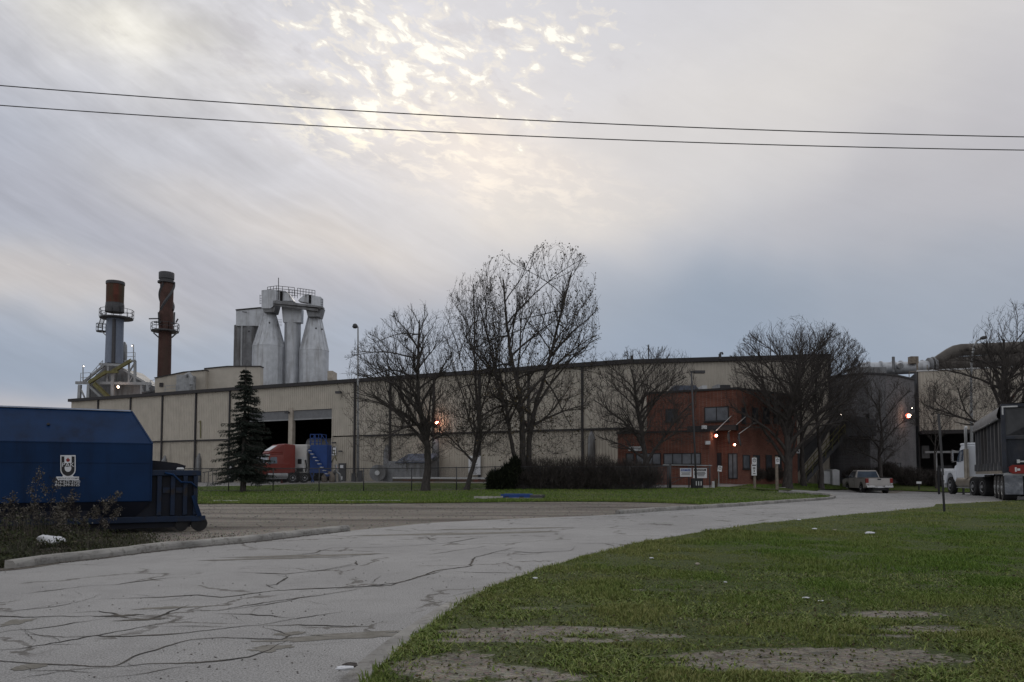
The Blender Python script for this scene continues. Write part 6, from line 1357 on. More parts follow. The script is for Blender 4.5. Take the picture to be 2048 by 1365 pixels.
# decal: shield, leaf, letters, strip and phone numbers (flat, on the front face)
du_ = lambda px: (lambda u: 0)(px)
def loc(px, py):
    """photo pixel -> local x,z on the front face"""
    r = ray(px, py); o = M.inverted() @ Vector((0, 0, EYE)); dvec = M.to_3x3().inverted() @ r; k = -o.y/dvec.y; return (o.x+dvec.x*k, o.z+dvec.z*k)
def flat(pts, off, m, nm, par):
    mb = MB(M); mb.add([(loc(*p)[0], -off, loc(*p)[1]) for p in pts], [tuple(range(len(pts)))]); return mb.build(nm, m, par)
zx = lambda X, Y: (100+X/13.65, 890+Y/13.65)
def U(x0, x1, y0, ym, yb, n=14): cxm = (x0+x1)/2; return [zx(x0, y0), zx(x0, ym)]+[zx(cxm-(x1-x0)/2*math.cos(math.pi*k/n), ym+(yb-ym)*math.sin(math.pi*k/n)) for k in range(1, n)]+[zx(x1, ym), zx(x1, y0)]
dec = flat(U(285, 700, 285, 680, 880)[::1], .016, 'white_paint', 'shield_decal', dm)
flat([zx(340, 780), zx(355, 850), zx(325, 872), zx(660, 872), zx(625, 850), zx(635, 780)], .017, 'white_paint', 'shield_foot', dec)
flat(U(312, 672, 318, 670, 852), .020, 'sign_black', 'shield_field', dec)
flat([zx(395, 300), zx(590, 300), zx(590, 500), zx(395, 500)], .022, 'white_paint', 'leaf_panel', dec)
flat([zx(400, 600)]+[zx(492+92*math.cos(a), 640+100*math.sin(a)) for a in [math.pi*(1-k/12) for k in range(13)]]+[zx(585, 600)], .022, 'white_paint', 'cup', dec)
flat([zx(492+x*62, 412+y*62) for x, y in ((0, -1.05), (.18, -.7), (.32, -.75), (.28, -.25), (.5, -.45), (.6, -.3), (.95, -.2), (.8, .1), (.9, .3), (.5, .5), (.5, .85), (-.5, .85), (-.5, .5), (-.9, .3), (-.8, .1), (-.95, -.2), (-.6, -.3), (-.5, -.45), (-.28, -.25), (-.32, -.75), (-.18, -.7))], .024, 'tail_red', 'leaf', dec)
flat([zx(172, 870), zx(795, 870), zx(795, 965), zx(172, 965)], .018, 'white_paint', 'strip', dec)
flat([zx(175, 972), zx(770, 972), zx(770, 1135), zx(225, 1135), zx(175, 1080)], .014, 'sign_black', 'number_panel', dec)
def ltx(txt, X, Y, h, m, off, nm='lettering'):
    a = loc(*zx(X, Y)); mb = MB(M); mb.text(txt, (a[0], -off, a[1]), M.to_3x3() @ Vector((1, 0, 0)) if False else (1, 0, 0), (0, 0, 1), h); return mb.build(nm, m, dec)
sc_ = abs(loc(*zx(0, 0))[1]-loc(*zx(0, 100))[1])/100
ltx('PAK', 492, 550, 118*sc_, 'white_paint', .026); ltx('A PAK GROUP OF COMPANIES', 484, 918, 44*sc_, 'sign_black', .021)
ltx('416-675-3700', 485, 1012, 78*sc_, 'white_paint', .019); ltx('866-299-8725', 480, 1098, 78*sc_, 'white_paint', .019)

# ---------------------------------------------------------------- poles, wires, fence, signs
for k, (pts, lb) in enumerate((([(0, 172), (512, 208), (1024, 240), (1536, 261), (2048, 274)], 'upper of the two thin power lines crossing the sky'), ([(0, 211), (512, 245), (1024, 272), (1536, 289), (2048, 301)], 'lower of the two thin power lines crossing the sky'))):
    D_ = 13.0+k*.3; xs = np.array([p[0] for p in pts]); cf = np.polyfit((xs-1024)/1024, [p[1] for p in pts], 2); W = []
    for i in range(61): x = -1.6+3.2*i/60; W.append(P(1024+x*1024, np.polyval(cf, x), D_))
    mb = MB(); mb.tube(W, .0088, 6); mb.build('power_line', 'sign_black', label=lb, cat='power line', group='overhead power lines')
# yard light pole by the wall
b = at(716, 79.5); top = P(716, 664, 79.5); lp = thing('light_pole', 'tall slim grey light pole with a short curved arm in front of the beige wall', 'light pole', b)
mb = MB(); mb.tube([b, b.lerp(top, .5), top, P(716, 655, 79.5), P(714.5, 651.5, 79.5), P(711, 651, 79.5)], [.15, .11, .08, .07, .06, .05], 10); mb.build('pole', 'galv', lp, smooth=True)
q = P(710, 653, 79.5); mb = MB(); mb.lathe([(.05, .3), (.22, .2), (.3, -.05), (.2, -.2), (.02, -.25)], tuple(q), 12); mb.build('lamp_head', 'steel_dark', lp, smooth=True)
mb = MB(); mb.box(b.x-.3, b.x+.3, b.y-.3, b.y+.3, b.z-.2, b.z+.5, .05, .05); mb.build('base', 'concrete', lp)
# black lamp at the office gate
b = at(1393, 51); top = P(1382.5, 743, 51); lp = thing('street_lamp', 'black pole with a flat box lamp head in front of the brick office', 'street lamp', b)
mb = MB(); mb.cyl(b, top, .075, .055, 8); mb.build('pole', 'steel_dark', lp, smooth=True)
mb = MB(); q = P(1381, 742, 51); q2 = P(1409, 747, 51); mb.box(q.x+.25, q2.x, 50.8, 51.2, q2.z, q.z); mb.box(q.x-.02, q.x+.26, 50.94, 51.06, q.z-.13, q.z-.01); mb.build('lamp_head', 'steel_dark', lp)
b = at(1944, 54); lp = thing('light_pole', 'curved-arm street light rising behind the dump trailer at right', 'light pole', b)
mb = MB(); mb.tube([b, P(1943, 850, 54), P(1942, 760, 54), P(1944, 715, 54), P(1948, 692, 54), P(1953, 683, 54), P(1958, 680, 54), P(1964, 678, 54)], [.12, .10, .08, .07, .06, .06, .05, .05], 10); mb.build('pole', 'galv', lp, smooth=True)
q = P(1966, 677, 54); mb = MB(); mb.tube([q+Vector((-.2, 0, 0)), q+Vector((0, 0, .03)), q+Vector((.2, 0, .06)), q+Vector((.28, 0, .06))], [.06, .14, .12, .04], 10); mb.build('lamp_head', 'steel_dark', lp, smooth=True)
# tall thin post near right
b = at(1890, 24.5); top = P(1877, 828, 24.5); mb = MB(); sp_ = thing('sign_post', 'tall thin dark metal post leaning slightly at the lawn edge, without a sign', 'post', b)
mb.prism([b+Vector((-.03, -.0, -.2)), b+Vector((.03, 0, -.2)), b+Vector((.03, .035, -.2)), b+Vector((-.03, .035, -.2))], b.lerp(top, .42)-b+Vector((0, 0, .2))); mb.build('lower_post', 'plastic_black', sp_)
m_ = b.lerp(top, .38); mb = MB(); mb.bar(m_+Vector((0, -.03, 0)), top, .06, .04)
mb.build('upper_post', 'steel_dark', sp_)
# chain link fence, posts and mesh
mat('wire', (.07, .07, .075), .5, .1, 2, metal=.3)
def mk_wire():
    m = bpy.data.materials.new('chain_link'); m.use_nodes = True; t = NT(m.node_tree); b_ = m.node_tree.nodes['Principled BSDF']; out = [n for n in m.node_tree.nodes if n.type == 'OUTPUT_MATERIAL'][0]
    x, y, z = t.sep(t.n('ShaderNodeTexCoord').outputs['Object'])
    def ln(a, b_): v = t.m('FRACT', t.m('MULTIPLY', a, 14.0)); return t.m('LESS_THAN', v, .13)
    f = t.m('MAXIMUM', ln(t.m('ADD', x, z), 0), ln(t.m('SUBTRACT', x, z), 0)); tr_ = t.n('ShaderNodeBsdfTransparent'); mx = t.n('ShaderNodeMixShader')
    b_.inputs['Base Color'].default_value = (.06, .06, .065, 1); b_.inputs['Roughness'].default_value = .6
    t.put(mx.inputs[0], f); t.l.new(tr_.outputs[0], mx.inputs[1]); t.l.new(b_.outputs[0], mx.inputs[2]); t.l.new(mx.outputs[0], out.inputs[0]); MAT['chain_link'] = m
mk_wire()
FX = [365, 457, 546, 638, 727, 823, 913, 990, 1080, 1170, 1260, 1338]; fp = [at(x, 50.2+(x-365)/1000*1.2) for x in FX]; fh = 1.55
fe = thing('chain_link_fence', 'long low chain-link fence with dark posts across the front lawn', 'fence', fp[0])
for a in fp: mb = MB(); mb.cyl(a, a+Vector((0, 0, fh+.05)), .035, None, 8); mb.build('post', 'wire', fe, smooth=True)
mb = MB(); mb.tube([a+Vector((0, 0, fh)) for a in fp], .03, 6); mb.build('top_rail', 'wire', fe)
mb = MB(); mb.tube([a+Vector((0, 0, .08)) for a in fp], .008, 5); mb.build('tension_wire', 'wire', fe)
for a, b in zip(fp[:-1], fp[1:]): mb = MB(); mb.quad(a+Vector((0, .03, .04)), b+Vector((0, .03, .04)), b+Vector((0, .03, fh)), a+Vector((0, .03, fh))); mb.build('mesh_panel', 'chain_link', fe)
# gate
g0, g1, g2_, g3 = at(1335, 51.6), at(1341, 51.6), at(1378, 51.8), at(1420, 51.9)
ga = thing('metal_gate', 'tubular gate with dark posts and a pale top bar in front of the office', 'gate', g1)
for a, r_, h_ in ((g0, .035, 1.6), (g1, .07, 1.65), (g2_, .045, 1.5), (g3, .045, 1.6)): mb = MB(); mb.cyl(a, a+Vector((0, 0, h_)), r_, None, 8); mb.build('post', 'wire', ga, smooth=True)
mb = MB(); mb.bar(g0+Vector((-.3, -.02, 1.63)), g3+Vector((.15, -.02, 1.50)), .06); mb.build('top_bar', 'galv', ga)
mb = MB(); mb.bar(g0+Vector((0, -.02, 1.4)), g3+Vector((0, -.02, 1.35)), .04); mb.bar(g0+Vector((0, 0, .75)), g2_+Vector((0, 0, .75)), .04); mb.bar(g1+Vector((0, 0, .3)), g2_+Vector((0, 0, .95)), .04); mb.build('brace', 'wire', ga)
def board(name, label, px0, py0, px1, py1, d, cat='sign', back='white_paint', tilt=0.0, lines=(), texts=(), extra=None, posts=(), group=None, th=.02):
    a = P(px0, py0, d); c = P(px1, py1, d); ctr = (a+c)/2; gpt = at((px0+px1)/2, d); t = thing(name, label, cat, (ctr.x, d, gpt.z), 0, group)
    rot = Matrix.Translation(ctr) @ Matrix.Rotation(tilt, 4, 'Y'); w = c.x-a.x; h = a.z-c.z
    mb = MB(rot); mb.box(-w/2, w/2, 0, th, -h/2, h/2); pn = mb.build('panel', back, t)
    if lines:
        mb = MB(rot)
        for (x0, x1, y0_, y1_) in lines: mb.box((x0-.5)*w, (x1-.5)*w, -.006, -.001, (.5-y1_)*h, (.5-y0_)*h)
        mb.build('text_lines', 'sign_black', pn, kind='stuff')
    for (bx, col_) in (extra or []): mb = MB(rot); mb.box((bx[0]-.5)*w, (bx[1]-.5)*w, -.008, -.001, (.5-bx[3])*h, (.5-bx[2])*h); mb.build('header', col_, pn)
    for (tx, x, y, hh, col_) in texts: mb = MB(rot); mb.text(tx, ((x-.5)*w, -.012, (.5-y)*h), (1, 0, 0), (0, 0, 1), hh*h); mb.build('lettering', col_, pn)
    for (ppx, ytop, m_, wd) in posts:
        g = at(ppx, d+.05); tp_ = P(ppx, ytop, d+.05); mb = MB(); mb.box(tp_.x-wd/2, tp_.x+wd/2, d+.03, d+.03+wd, g.z-.1, tp_.z); mb.build('post', m_, t)
    return t, rot, w, h, pn
board('notice_sign', 'white notice sign with a blue header reading NOTICE on the gate', 1360, 937, 1383, 954, 51.5, texts=[('NOTICE', .5, .2, .26, 'white_paint')], extra=[((.06, .94, .06, .36), 'sign_blue')], lines=[(.1, .9, .5, .55), (.15, .85, .62, .67), (.1, .88, .74, .79)])
board('warning_sign', 'white warning sign with a black header bar, right of the notice sign', 1386, 937, 1414, 956.5, 51.55, extra=[((.06, .94, .07, .27), 'sign_black')], lines=[(.3, .86, .38, .44), (.25, .9, .5, .56), (.3, .84, .62, .68), (.35, .8, .75, .81), (.1, .2, .4, .7)], texts=[('CAUTION', .5, .17, .15, 'white_paint')])
q = at(1393.5, 50.6); mb = MB(); w_ = .72
bx_ = thing('control_cabinet', 'black box cabinet with three pale marks at the foot of the black lamp', 'cabinet', q); mb.box(q.x-.36, q.x+.36, 50.3, 50.8, q.z-.1, q.z+.68); mb.build('body', 'plastic_black', bx_, bevel=.02)
for k in range(3): mb = MB(); mb.box(q.x-.13+k*.16, q.x-.07+k*.16, 50.28, 50.3, q.z+.2, q.z+.48); mb.build('vent', 'galv_light', bx_)
def nopark(px0, py0, px1, py1, d, label, tilt=0, second=None, posts=()):
    t, rot, w, h, pn = board('parking_sign', label, px0, py0, px1, py1, d, tilt=tilt, posts=posts, group='small white parking signs')
    mb = MB(rot); n = 20; r_ = w*.36; c = (0, h*.08)
    vs = [(c[0]+r_*k*math.cos(2*math.pi*i/n), -.004, c[1]+r_*k*math.sin(2*math.pi*i/n)*1.15) for k in (1, .74) for i in range(n)]; mb.add(vs, [(i, (i+1) % n, n+(i+1) % n, n+i) for i in range(n)]); mb.build('ring', 'sign_black', pn)
    mb = MB(rot); mb.text('P', (c[0], -.006, c[1]), (1, 0, 0), (0, 0, 1), h*.30); mb.build('lettering', 'sign_black', pn); return t
nopark(1504, 916, 1513.5, 928.5, 49, 'small parking sign above a taller white plate on a grey wooden post', posts=[(1509, 914, 'wood', .13)])
board('parking_plate', 'tall white plate with dark text and an arrow, below the small parking sign', 1503, 929, 1513.5, 951.5, 48.97, lines=[(.12, .88, .05, .14), (.25, .75, .28, .35), (.25, .75, .38, .44), (.42, .58, .5, .7), (.25, .75, .8, .86)], group=None)
nopark(1551, 915.5, 1559.5, 928.5, 49, 'small parking sign alone on a tall grey post, rightmost of the parking signs', posts=[(1553.5, 913, 'wood', .15)])
t = nopark(1435.5, 932, 1444, 943.5, 50.5, 'small tilted parking sign on a red post near the entrance path', tilt=R(8), posts=())
g = at(1433, 50.6); mb = MB(); mb.box(g.x-.09, g.x+.07, 50.55, 50.7, g.z-.1, g.z+.62); mb.build('bollard', 'rust_red', label='short thick red post at the foot of the tilted parking sign', cat='bollard')
g = at(1437.5, 50.8); mb = MB(); mb.box(g.x-.03, g.x+.03, 50.75, 50.8, g.z, P(1438, 944, 50.8).z); mb.build('post', 'galv', t)
g = at(1426, 50.6); mb = MB(); mb.box(g.x-.08, g.x+.1, 50.5, 50.7, g.z-.1, g.z+.45, .02, .02); mb.box(g.x-.04, g.x+.06, 50.45, 50.5, g.z+.25, g.z+.4); mb.build('bollard', 'galv_light', label='short pale post just left of the red post', cat='bollard')
rg = np.random.RandomState(2); LN = []
y = .13
while y < .95: x0 = .1+.2*rg.rand(); LN.append((x0, x0+.35+.35*rg.rand(), y, y+.022)); y += .065
board('information_board', 'tall white information board covered in dark text lines on the beige wall', 937, 912, 961, 950, wall_pt(950)[1].y-.6, lines=LN, posts=())
board('entrance_board', 'wide white notice board between dark posts left of the white truck cab', 1882, 937.5, 1925, 961, 47.5, lines=[(.15, .55, .16, .24)]+[(.25, .85, .35+k*.07, .38+k*.07) for k in range(8)], posts=[(1877, 935, 'plastic_black', .10), (1926, 935, 'plastic_black', .10)])
g = at(1840, 60); board('kerb_sign', 'tiny white sign on a short post in the back lawn right of the pickup', 1833, 963.5, 1843, 968, 61, posts=[(1838, 966, 'plastic_black', .08)])
board('side_sign', 'small pale sign with a dark stroke hanging left of the loading bay', 1593, 899, 1600, 907, 61.5, lines=[(.3, .7, .3, .7)])
q = at(408, 88); mb = MB(); mb.bar(q+Vector((-.2, 0, 1.2)), q+Vector((1.6, 0, 1.5)), .08)
for x in (0, .5, 1.0, 1.4): mb.bar(q+Vector((x, 0, 0)), q+Vector((x, 0, 1.3+x*.12)), .06)
mb.build('bike_rack', 'wire', label='thin dark metal barrier rail by the hall wall near the blue container', cat='barrier')
# ladder-like bracket on the wall
q = P(397, 845, wall_pt(397)[1].y-.3); mb = MB(); mb.tube([q, q+Vector((.25, 0, .2)), q+Vector((.3, 0, -2.0))], .06, 6); mb.build('gas_pipe', 'yellow_steel', label='thin ochre pipe with a bent top on the hall wall', cat='pipe')

# ---------------------------------------------------------------- kerb stops, blue ramp, litter, stones
mat('old_concrete', (.34, .33, .30), .95, .2, 4.0, col2=(.18, .17, .15), f2=(.5, .7), s2=5); mat('paper', (.62, .63, .66), .8, .1, 5.0); mat('paper_tan', (.36, .32, .27), .9)
def stop(px0, px1, py, label, h=.14):
    a = G(px0, py); b = G(px1, py); L = (b-a).length; n = 9; M = Matrix.Translation(a) @ Matrix.Rotation(math.atan2(b.y-a.y, b.x-a.x), 4, 'Z'); mb = MB(M); rg = np.random.RandomState(int(px0)); vs = []
    for i in range(n+1):
        x = L*i/n; e = (rg.rand(4)-.5)*.02; vs += [(x, -.10+e[0], -.03), (x, -.075+e[1], h+e[1]), (x, .075+e[2], h+e[3]), (x, .10, -.03)]
    mb.add(vs, [(i*4+k, (i+1)*4+k, (i+1)*4+k+1, i*4+k+1) for i in range(n) for k in range(3)]+[(0, 1, 2, 3), (n*4+3, n*4+2, n*4+1, n*4)]); mb.build('parking_kerb', 'old_concrete', label=label, cat='kerb block', group='loose concrete kerb blocks')
stop(428, 478, 1003.5, 'thin half-buried concrete kerb block at the lawn edge beside the blue container', .05); stop(673, 800, 1003, 'long flat half-buried concrete kerb block at the middle of the lawn edge', .05)
stop(948, 976, 998.5, 'short raised concrete kerb block left of the blue steel ramp'); stop(977, 1006, 997.5, 'longer kerb block just touching the blue steel ramp', .12)
a = G(1003, 997); b = G(1086, 997.5); M = Matrix.Translation(a) @ Matrix.Rotation(math.atan2(b.y-a.y, b.x-a.x), 4, 'Z'); L = (b-a).length
rp = thing('steel_ramp', 'flat blue steel channel with dark cut-outs lying on the lawn edge', 'ramp', a)
mb = MB(M); mb.box(0, L*.70, -.25, -.2, .02, .22); mb.box(0, L*.70, .9, .95, .02, .22); mb.box(0, L*.7, -.2, .9, .17, .2); mb.build('blue_frame', 'bright_blue', rp, bevel=.01)
mb = MB(M); mb.box(L*.10, L*.2, -.262, -.25, .02, .1); mb.box(L*.45, L*.56, -.262, -.25, .02, .1); mb.build('cut_out', 'plastic_black', rp)
mb = MB(M); mb.box(L*.70+.01, L, -.25, .9, .05, .17); mb.build('dark_deck', 'steel_dark', rp); mb = MB(M); mb.box(L*.1, L*1.0, -.4, -.27, -.02, .04); mb.build('footing', 'old_concrete', rp)
def crumple(name, px, py, sx, sy, sz, m, label, seed, cat='litter', group=None):
    g = G(px, py); rg = np.random.RandomState(seed); n, k = 12, 7; vs = []; 
    for i in range(k):
        ph = math.pi*i/(k-1)
        for j in range(n): th = 2*math.pi*j/n; r_ = 1+.35*(rg.rand()-.5); vs.append((g.x+sx*r_*math.sin(ph)*math.cos(th), g.y+sy*r_*math.sin(ph)*math.sin(th), g.z+.05+sz*(.85+r_*math.cos(ph)*.9)*.6))
    mb = MB(); mb.add(vs, [(i*n+j, i*n+(j+1) % n, (i+1)*n+(j+1) % n, (i+1)*n+j) for i in range(k-1) for j in range(n)]); mb.build(name, m, smooth=False, label=label, cat=cat, group=group)
g = G(112, 1090); rg = np.random.RandomState(3); mb = MB(); nn = 26; kk = 10; vs = []
for i in range(kk):
    u = i/(kk-1); wr = math.sin(math.pi*min(1, u*1.02+.02))**.6
    for j in range(nn): th = 2*math.pi*j/nn; r_ = 1+.16*math.sin(th*3+u*5)+.10*(rg.rand()-.5); vs.append((g.x-.27+.54*u, g.y-.12+.11*wr*math.cos(th)*r_, g.z+.11+.09*wr*math.sin(th)*r_-.05*u+.02*math.sin(u*9)))
mb.add(vs, [(i*nn+j, i*nn+(j+1) % nn, (i+1)*nn+(j+1) % nn, (i+1)*nn+j) for i in range(kk-1) for j in range(nn)]+[tuple(range(nn)), tuple(range((kk-1)*nn, kk*nn))[::-1]]); mb.build('plastic_bag', 'paper', smooth=True, label='crumpled white plastic bag in the weeds behind the kerb', cat='bag')
LIT = [(1740, 1074, .10, .05, .05, 'paper', 'largest white crumpled paper on the near lawn'), (1747, 1080, .10, .03, .02, 'paper_tan', 'flat tan paper scrap just in front of the largest white paper'), (1629, 1064, .06, .03, .03, 'paper', 'white paper scrap on the lawn left of the largest paper'), (1670, 1066, .06, .03, .02, 'paper_tan', 'small tan scrap between the two white papers on the lawn'),
       (1598, 1045, .06, .04, .03, 'paper', 'white scrap at the lawn edge by the road'), (1303, 1125, .03, .02, .02, 'paper', 'tiny white scrap on the left part of the near lawn'), (1070, 1167, .03, .02, .02, 'paper', 'tiny white scrap at the lawn edge close to the road'), (1612, 1208, .035, .02, .015, 'paper', 'small white scrap by the worn patch on the lawn'), (1642, 1214, .03, .015, .012, 'paper', 'small white scrap right of another beside the worn patch'),
       (1316, 1108, .05, .02, .015, 'paper', 'pale scrap above the tiny white scrap on the lawn'), (1395, 1138, .03, .012, .03, 'paper_tan', 'upright pale scrap in the middle of the near lawn'), (1451, 1175, .02, .012, .015, 'paper', 'tiny white dot of litter in mid lawn'), (690, 1357, .06, .03, .025, 'paper', 'white scrap beside dark leaves on the gutter at the bottom edge'), (80, 1096, .07, .04, .03, 'paper_tan', 'flat tan scrap beside the white plastic bag')]
for i, (px, py, a_, b_, c_, m_, lb) in enumerate(LIT): crumple('paper_scrap', px, py, a_, b_, c_, m_, lb, 30+i, group='scraps of litter')
crumple('leaf_clump', 700, 1352, .05, .04, .03, 'twig', 'dark wet leaf clump on the gutter at the bottom edge', 77, 'leaf clump')
# pebbles
rg = np.random.RandomState(12)
def stones(name, pts, smin, smax, m, kind='stuff', dz=0.0):
    V = []; Fq = []; ico = [(0, 0, 1), (.94, 0, .33), (-.47, .81, .33), (-.47, -.81, .33), (0, 0, -.3)]; fs = [(0, 1, 2), (0, 2, 3), (0, 3, 1), (4, 2, 1), (4, 3, 2), (4, 1, 3)]
    z = terrain(pts[:, 0], pts[:, 1])+dz
    for i, (x, y) in enumerate(pts):
        s = smin+(smax-smin)*rg.rand()**3; a = rg.rand()*6.28; ca, sa = math.cos(a), math.sin(a); k = len(V)
        for vx, vy, vz in ico: vx *= 1+.5*rg.rand(); V.append((x+s*(vx*ca-vy*sa), y+s*(vx*sa+vy*ca), z[i]+s*(vz*.6+.1)))
        Fq += [(k+a_, k+b_, k+c_) for a_, b_, c_ in fs]
    npmesh(name, np.array(V), Fq, m, 3, kind=kind)
mat('pebble', (.12, .11, .10), .95, .5, 30); mat('stone', (.20, .19, .175), .95, .4, 20)
rp_ = np.array(road_poly); n = 5000; Y = 4.5+26*rg.rand(n)**1.7; X = (rg.rand(n)*1.5-.75)*Y; k = inside(X, Y, rp_); dens_ = nz(X, Y, .5, 3, 3) > .46
stones('pebbles', np.stack([X, Y], 1)[k & dens_], .003, .013, 'pebble')
lp_ = np.array(lot); n = 9000; Y = 9+26*rg.rand(n)**1.2; X = -16+30*rg.rand(n); k = inside(X, Y, lp_); stones('gravel_stones', np.stack([X, Y], 1)[k], .008, .04, 'stone')
pts = []
for _ in range(900):
    i = rg.randint(len(kl)-1); u = rg.rand(); x = kl[i][0]+(kl[i+1][0]-kl[i][0])*u; y = kl[i][1]+(kl[i+1][1]-kl[i][1])*u; pts.append((x+.0+.06*rg.rand(), y-.02-.22*rg.rand()**2))
stones('gutter_debris', np.array(pts), .006, .03, 'pebble')
# ---------------------------------------------------------------- grass
def grassmat():
    m = bpy.data.materials.new('grass_blade'); m.use_nodes = True; t = NT(m.node_tree); b = m.node_tree.nodes['Principled BSDF']
    a = t.n('ShaderNodeAttribute'); a.attribute_name = 'rnd'; s_ = t.n('ShaderNodeAttribute'); s_.attribute_name = 'dry'
    g = t.mix(t.mapr(a.outputs['Fac'], 0, 1, smooth=False), (.050, .105, .012), (.135, .215, .030)); d = t.mix(t.mapr(a.outputs['Fac'], 0, 1, smooth=False), (.115, .145, .034), (.27, .26, .10))
    t.put(b.inputs['Base Color'], t.mix(s_.outputs['Fac'], g, d)); b.inputs['Roughness'].default_value = .7; b.inputs['Specular IOR Level'].default_value = .25; MAT['grass_blade'] = m
grassmat()
def blades(name, X, Y, h, w, dry, rg, off=.04, lean=.55, m='grass_blade'):
    n = len(X); Z = terrain(X, Y)+off; a = rg.rand(n)*2*math.pi; ln = h*lean*(.3+rg.rand(n)); bx = np.cos(a)*ln; by = np.sin(a)*ln; s = rg.rand(n)*2*math.pi; wx = np.cos(s)*w; wy = np.sin(s)*w
    b = np.stack([X, Y, Z], 1); W = np.stack([wx, wy, wx*0], 1); mid = b+np.stack([bx*.35, by*.35, h*.6], 1); tip = b+np.stack([bx, by, h*(.75+.25*rg.rand(n))], 1)
    V = np.stack([b-W, b+W, mid+W*.7, mid-W*.7, tip], 1).reshape(-1, 3); i = np.arange(n)[:, None]*5
    q = np.concatenate([i+[0, 1, 2], i+[0, 2, 3], i+[3, 2, 4]], 1).reshape(-1, 3); r = rg.rand(n)
    o = npmesh(name, V, q, m, 3, attrs={'rnd': np.repeat(r, 5), 'dry': np.repeat(np.clip(dry+(rg.rand(n)-.5)*.4, 0, 1), 5)}); o['kind'] = 'stuff'; return o
rg = np.random.RandomState(44); NLP = np.array(nl); NX = []; NY = []
def scatter(n, y0, y1, x0k, x1k, pw=1.0):
    Y = y0+(y1-y0)*rg.rand(n)**pw; X = (x0k+(x1k-x0k)*rg.rand(n))*(Y+.8); return X, Y
Xs = []; Ys = []
for (n, y0, y1) in ((260000, 4.0, 9.0), (230000, 9.0, 16.0), (170000, 16.0, 31.0)):
    X, Y = scatter(n, y0, y1, -.24, .80); k = inside(X, Y, NLP); X, Y = X[k], Y[k]
    br_ = bare(X, Y); den = 1-np.clip((br_-.24)/.22, 0, 1)*.95; cl = nz(X, Y, 2.6, 21, 3); den *= np.clip(.35+(cl-.3)*2.2, .15, 1)
    k = rg.rand(len(X)) < den; Xs.append(X[k]); Ys.append(Y[k])
X = np.concatenate(Xs); Y = np.concatenate(Ys); tuft = nz(X, Y, 1.6, 8, 4); wr = wear(X, Y); br_ = bare(X, Y)
near = np.clip((Y-5)/8, 0, 1); h = (.022+.075*np.clip((tuft-.35)*2.2, 0, 1)**1.5)*(.6+.6*rg.rand(len(X)))*(.75+.25*near); h *= (1-.45*np.clip(br_*2, 0, 1)); w = .0026+.0013*Y/6+.0015*rg.rand(len(X))
front = np.clip((8.2-Y)/2.0, 0, 1)*.40
dry = np.clip(.10+wr*.78+front*1.3+(nz(X, Y, .7, 61, 3)-.5)*.9, 0, .9)
blades('grass', X, Y, h, w, dry, rg, .035)
# broad flat weeds and fallen leaf bits in the worn strip
n = 130000; X, Y = scatter(n, 4.0, 9.5, -.2, .8); bb_ = bare(X, Y); k = inside(X, Y, NLP) & (rg.rand(n) < (.10+.9*(nz(X, Y, 1.5, 4, 4) > .5))*np.where(bb_ > .42, .16, 1)*np.clip((10-Y)/4, .1, 1)); X, Y = X[k], Y[k]; n = len(X)
blades('weed_leaves', X, Y, .015+.028*rg.rand(n)**1.5, .003+.005*rg.rand(n), .25+.5*rg.rand(n), rg, .042, 1.7)
# shaggy lawn edges (overhanging tufts) along the road, the far lawn edges and the kerbs
def fringe(name, pts, n, hmin, hmax, spread, wid, dryv, off=.02, pw=1):
    A = np.array(pts); sg = np.hypot(*(A[1:]-A[:-1]).T); cs = np.concatenate([[0], np.cumsum(sg)]); s = rg.rand(n)**pw*cs[-1]; X = np.interp(s, cs, A[:, 0])+rg.normal(0, spread, n); Y = np.interp(s, cs, A[:, 1])+rg.normal(0, spread, n)
    cl = nz(X, Y, 1.3, 19, 3); k = rg.rand(n) < np.clip((cl-.25)*2.2, .1, 1); X, Y = X[k], Y[k]; n = len(X)
    blades(name, X, Y, hmin+(hmax-hmin)*rg.rand(n)**2, wid*(.6+.8*rg.rand(n)), np.full(n, dryv)+(nz(X, Y, .8, 7, 2)-.5)*.6, rg, off)
fringe('edge_grass', [(x+.05, y) for x, y in edge], 22000, .02, .075, .05, .004, .45, pw=1.6)
fringe('lawn_edge_grass', GP(LT), 13000, .04, .17, .24, .014, .35)
fringe('lawn_edge_grass', GP([(1400, 1011), (1480, 1009), (1560, 1003), (1640, 998), (1655, 994), (1600, 989), (1480, 978), (1430, 976)]), 7000, .04, .12, .10, .014, .25)
LW = np.array(lawn); n = 120000; Yv = 33+32*rg.rand(n)**1.3; Xv = -36+62*rg.rand(n); k = inside(Xv, Yv, LW); Xv, Yv = Xv[k], Yv[k]; n = len(Xv)
blades('front_grass', Xv, Yv, .03+.05*rg.rand(n), .012+.012*rg.rand(n), np.clip(.12+(nz(Xv, Yv, .3, 3, 3)-.5)*1.2, 0, .7), rg, .01)
UL = np.array(up_l); n = 60000; Yv = 55+12*rg.rand(n); Xv = 12+40*rg.rand(n); k = inside(Xv, Yv, UL); Xv, Yv = Xv[k], Yv[k]; n = len(Xv)
blades('back_grass', Xv, Yv, .04+.06*rg.rand(n), .015+.012*rg.rand(n), np.clip(.05+(nz(Xv, Yv, .3, 3, 3)-.5)*.8, 0, .5), rg, .02)
leafmat('thatch', (.035, .035, .018), (.12, .125, .045), (.24, .22, .13)); mat('soil_crumb', (.11, .10, .08), .95, .5, 30)
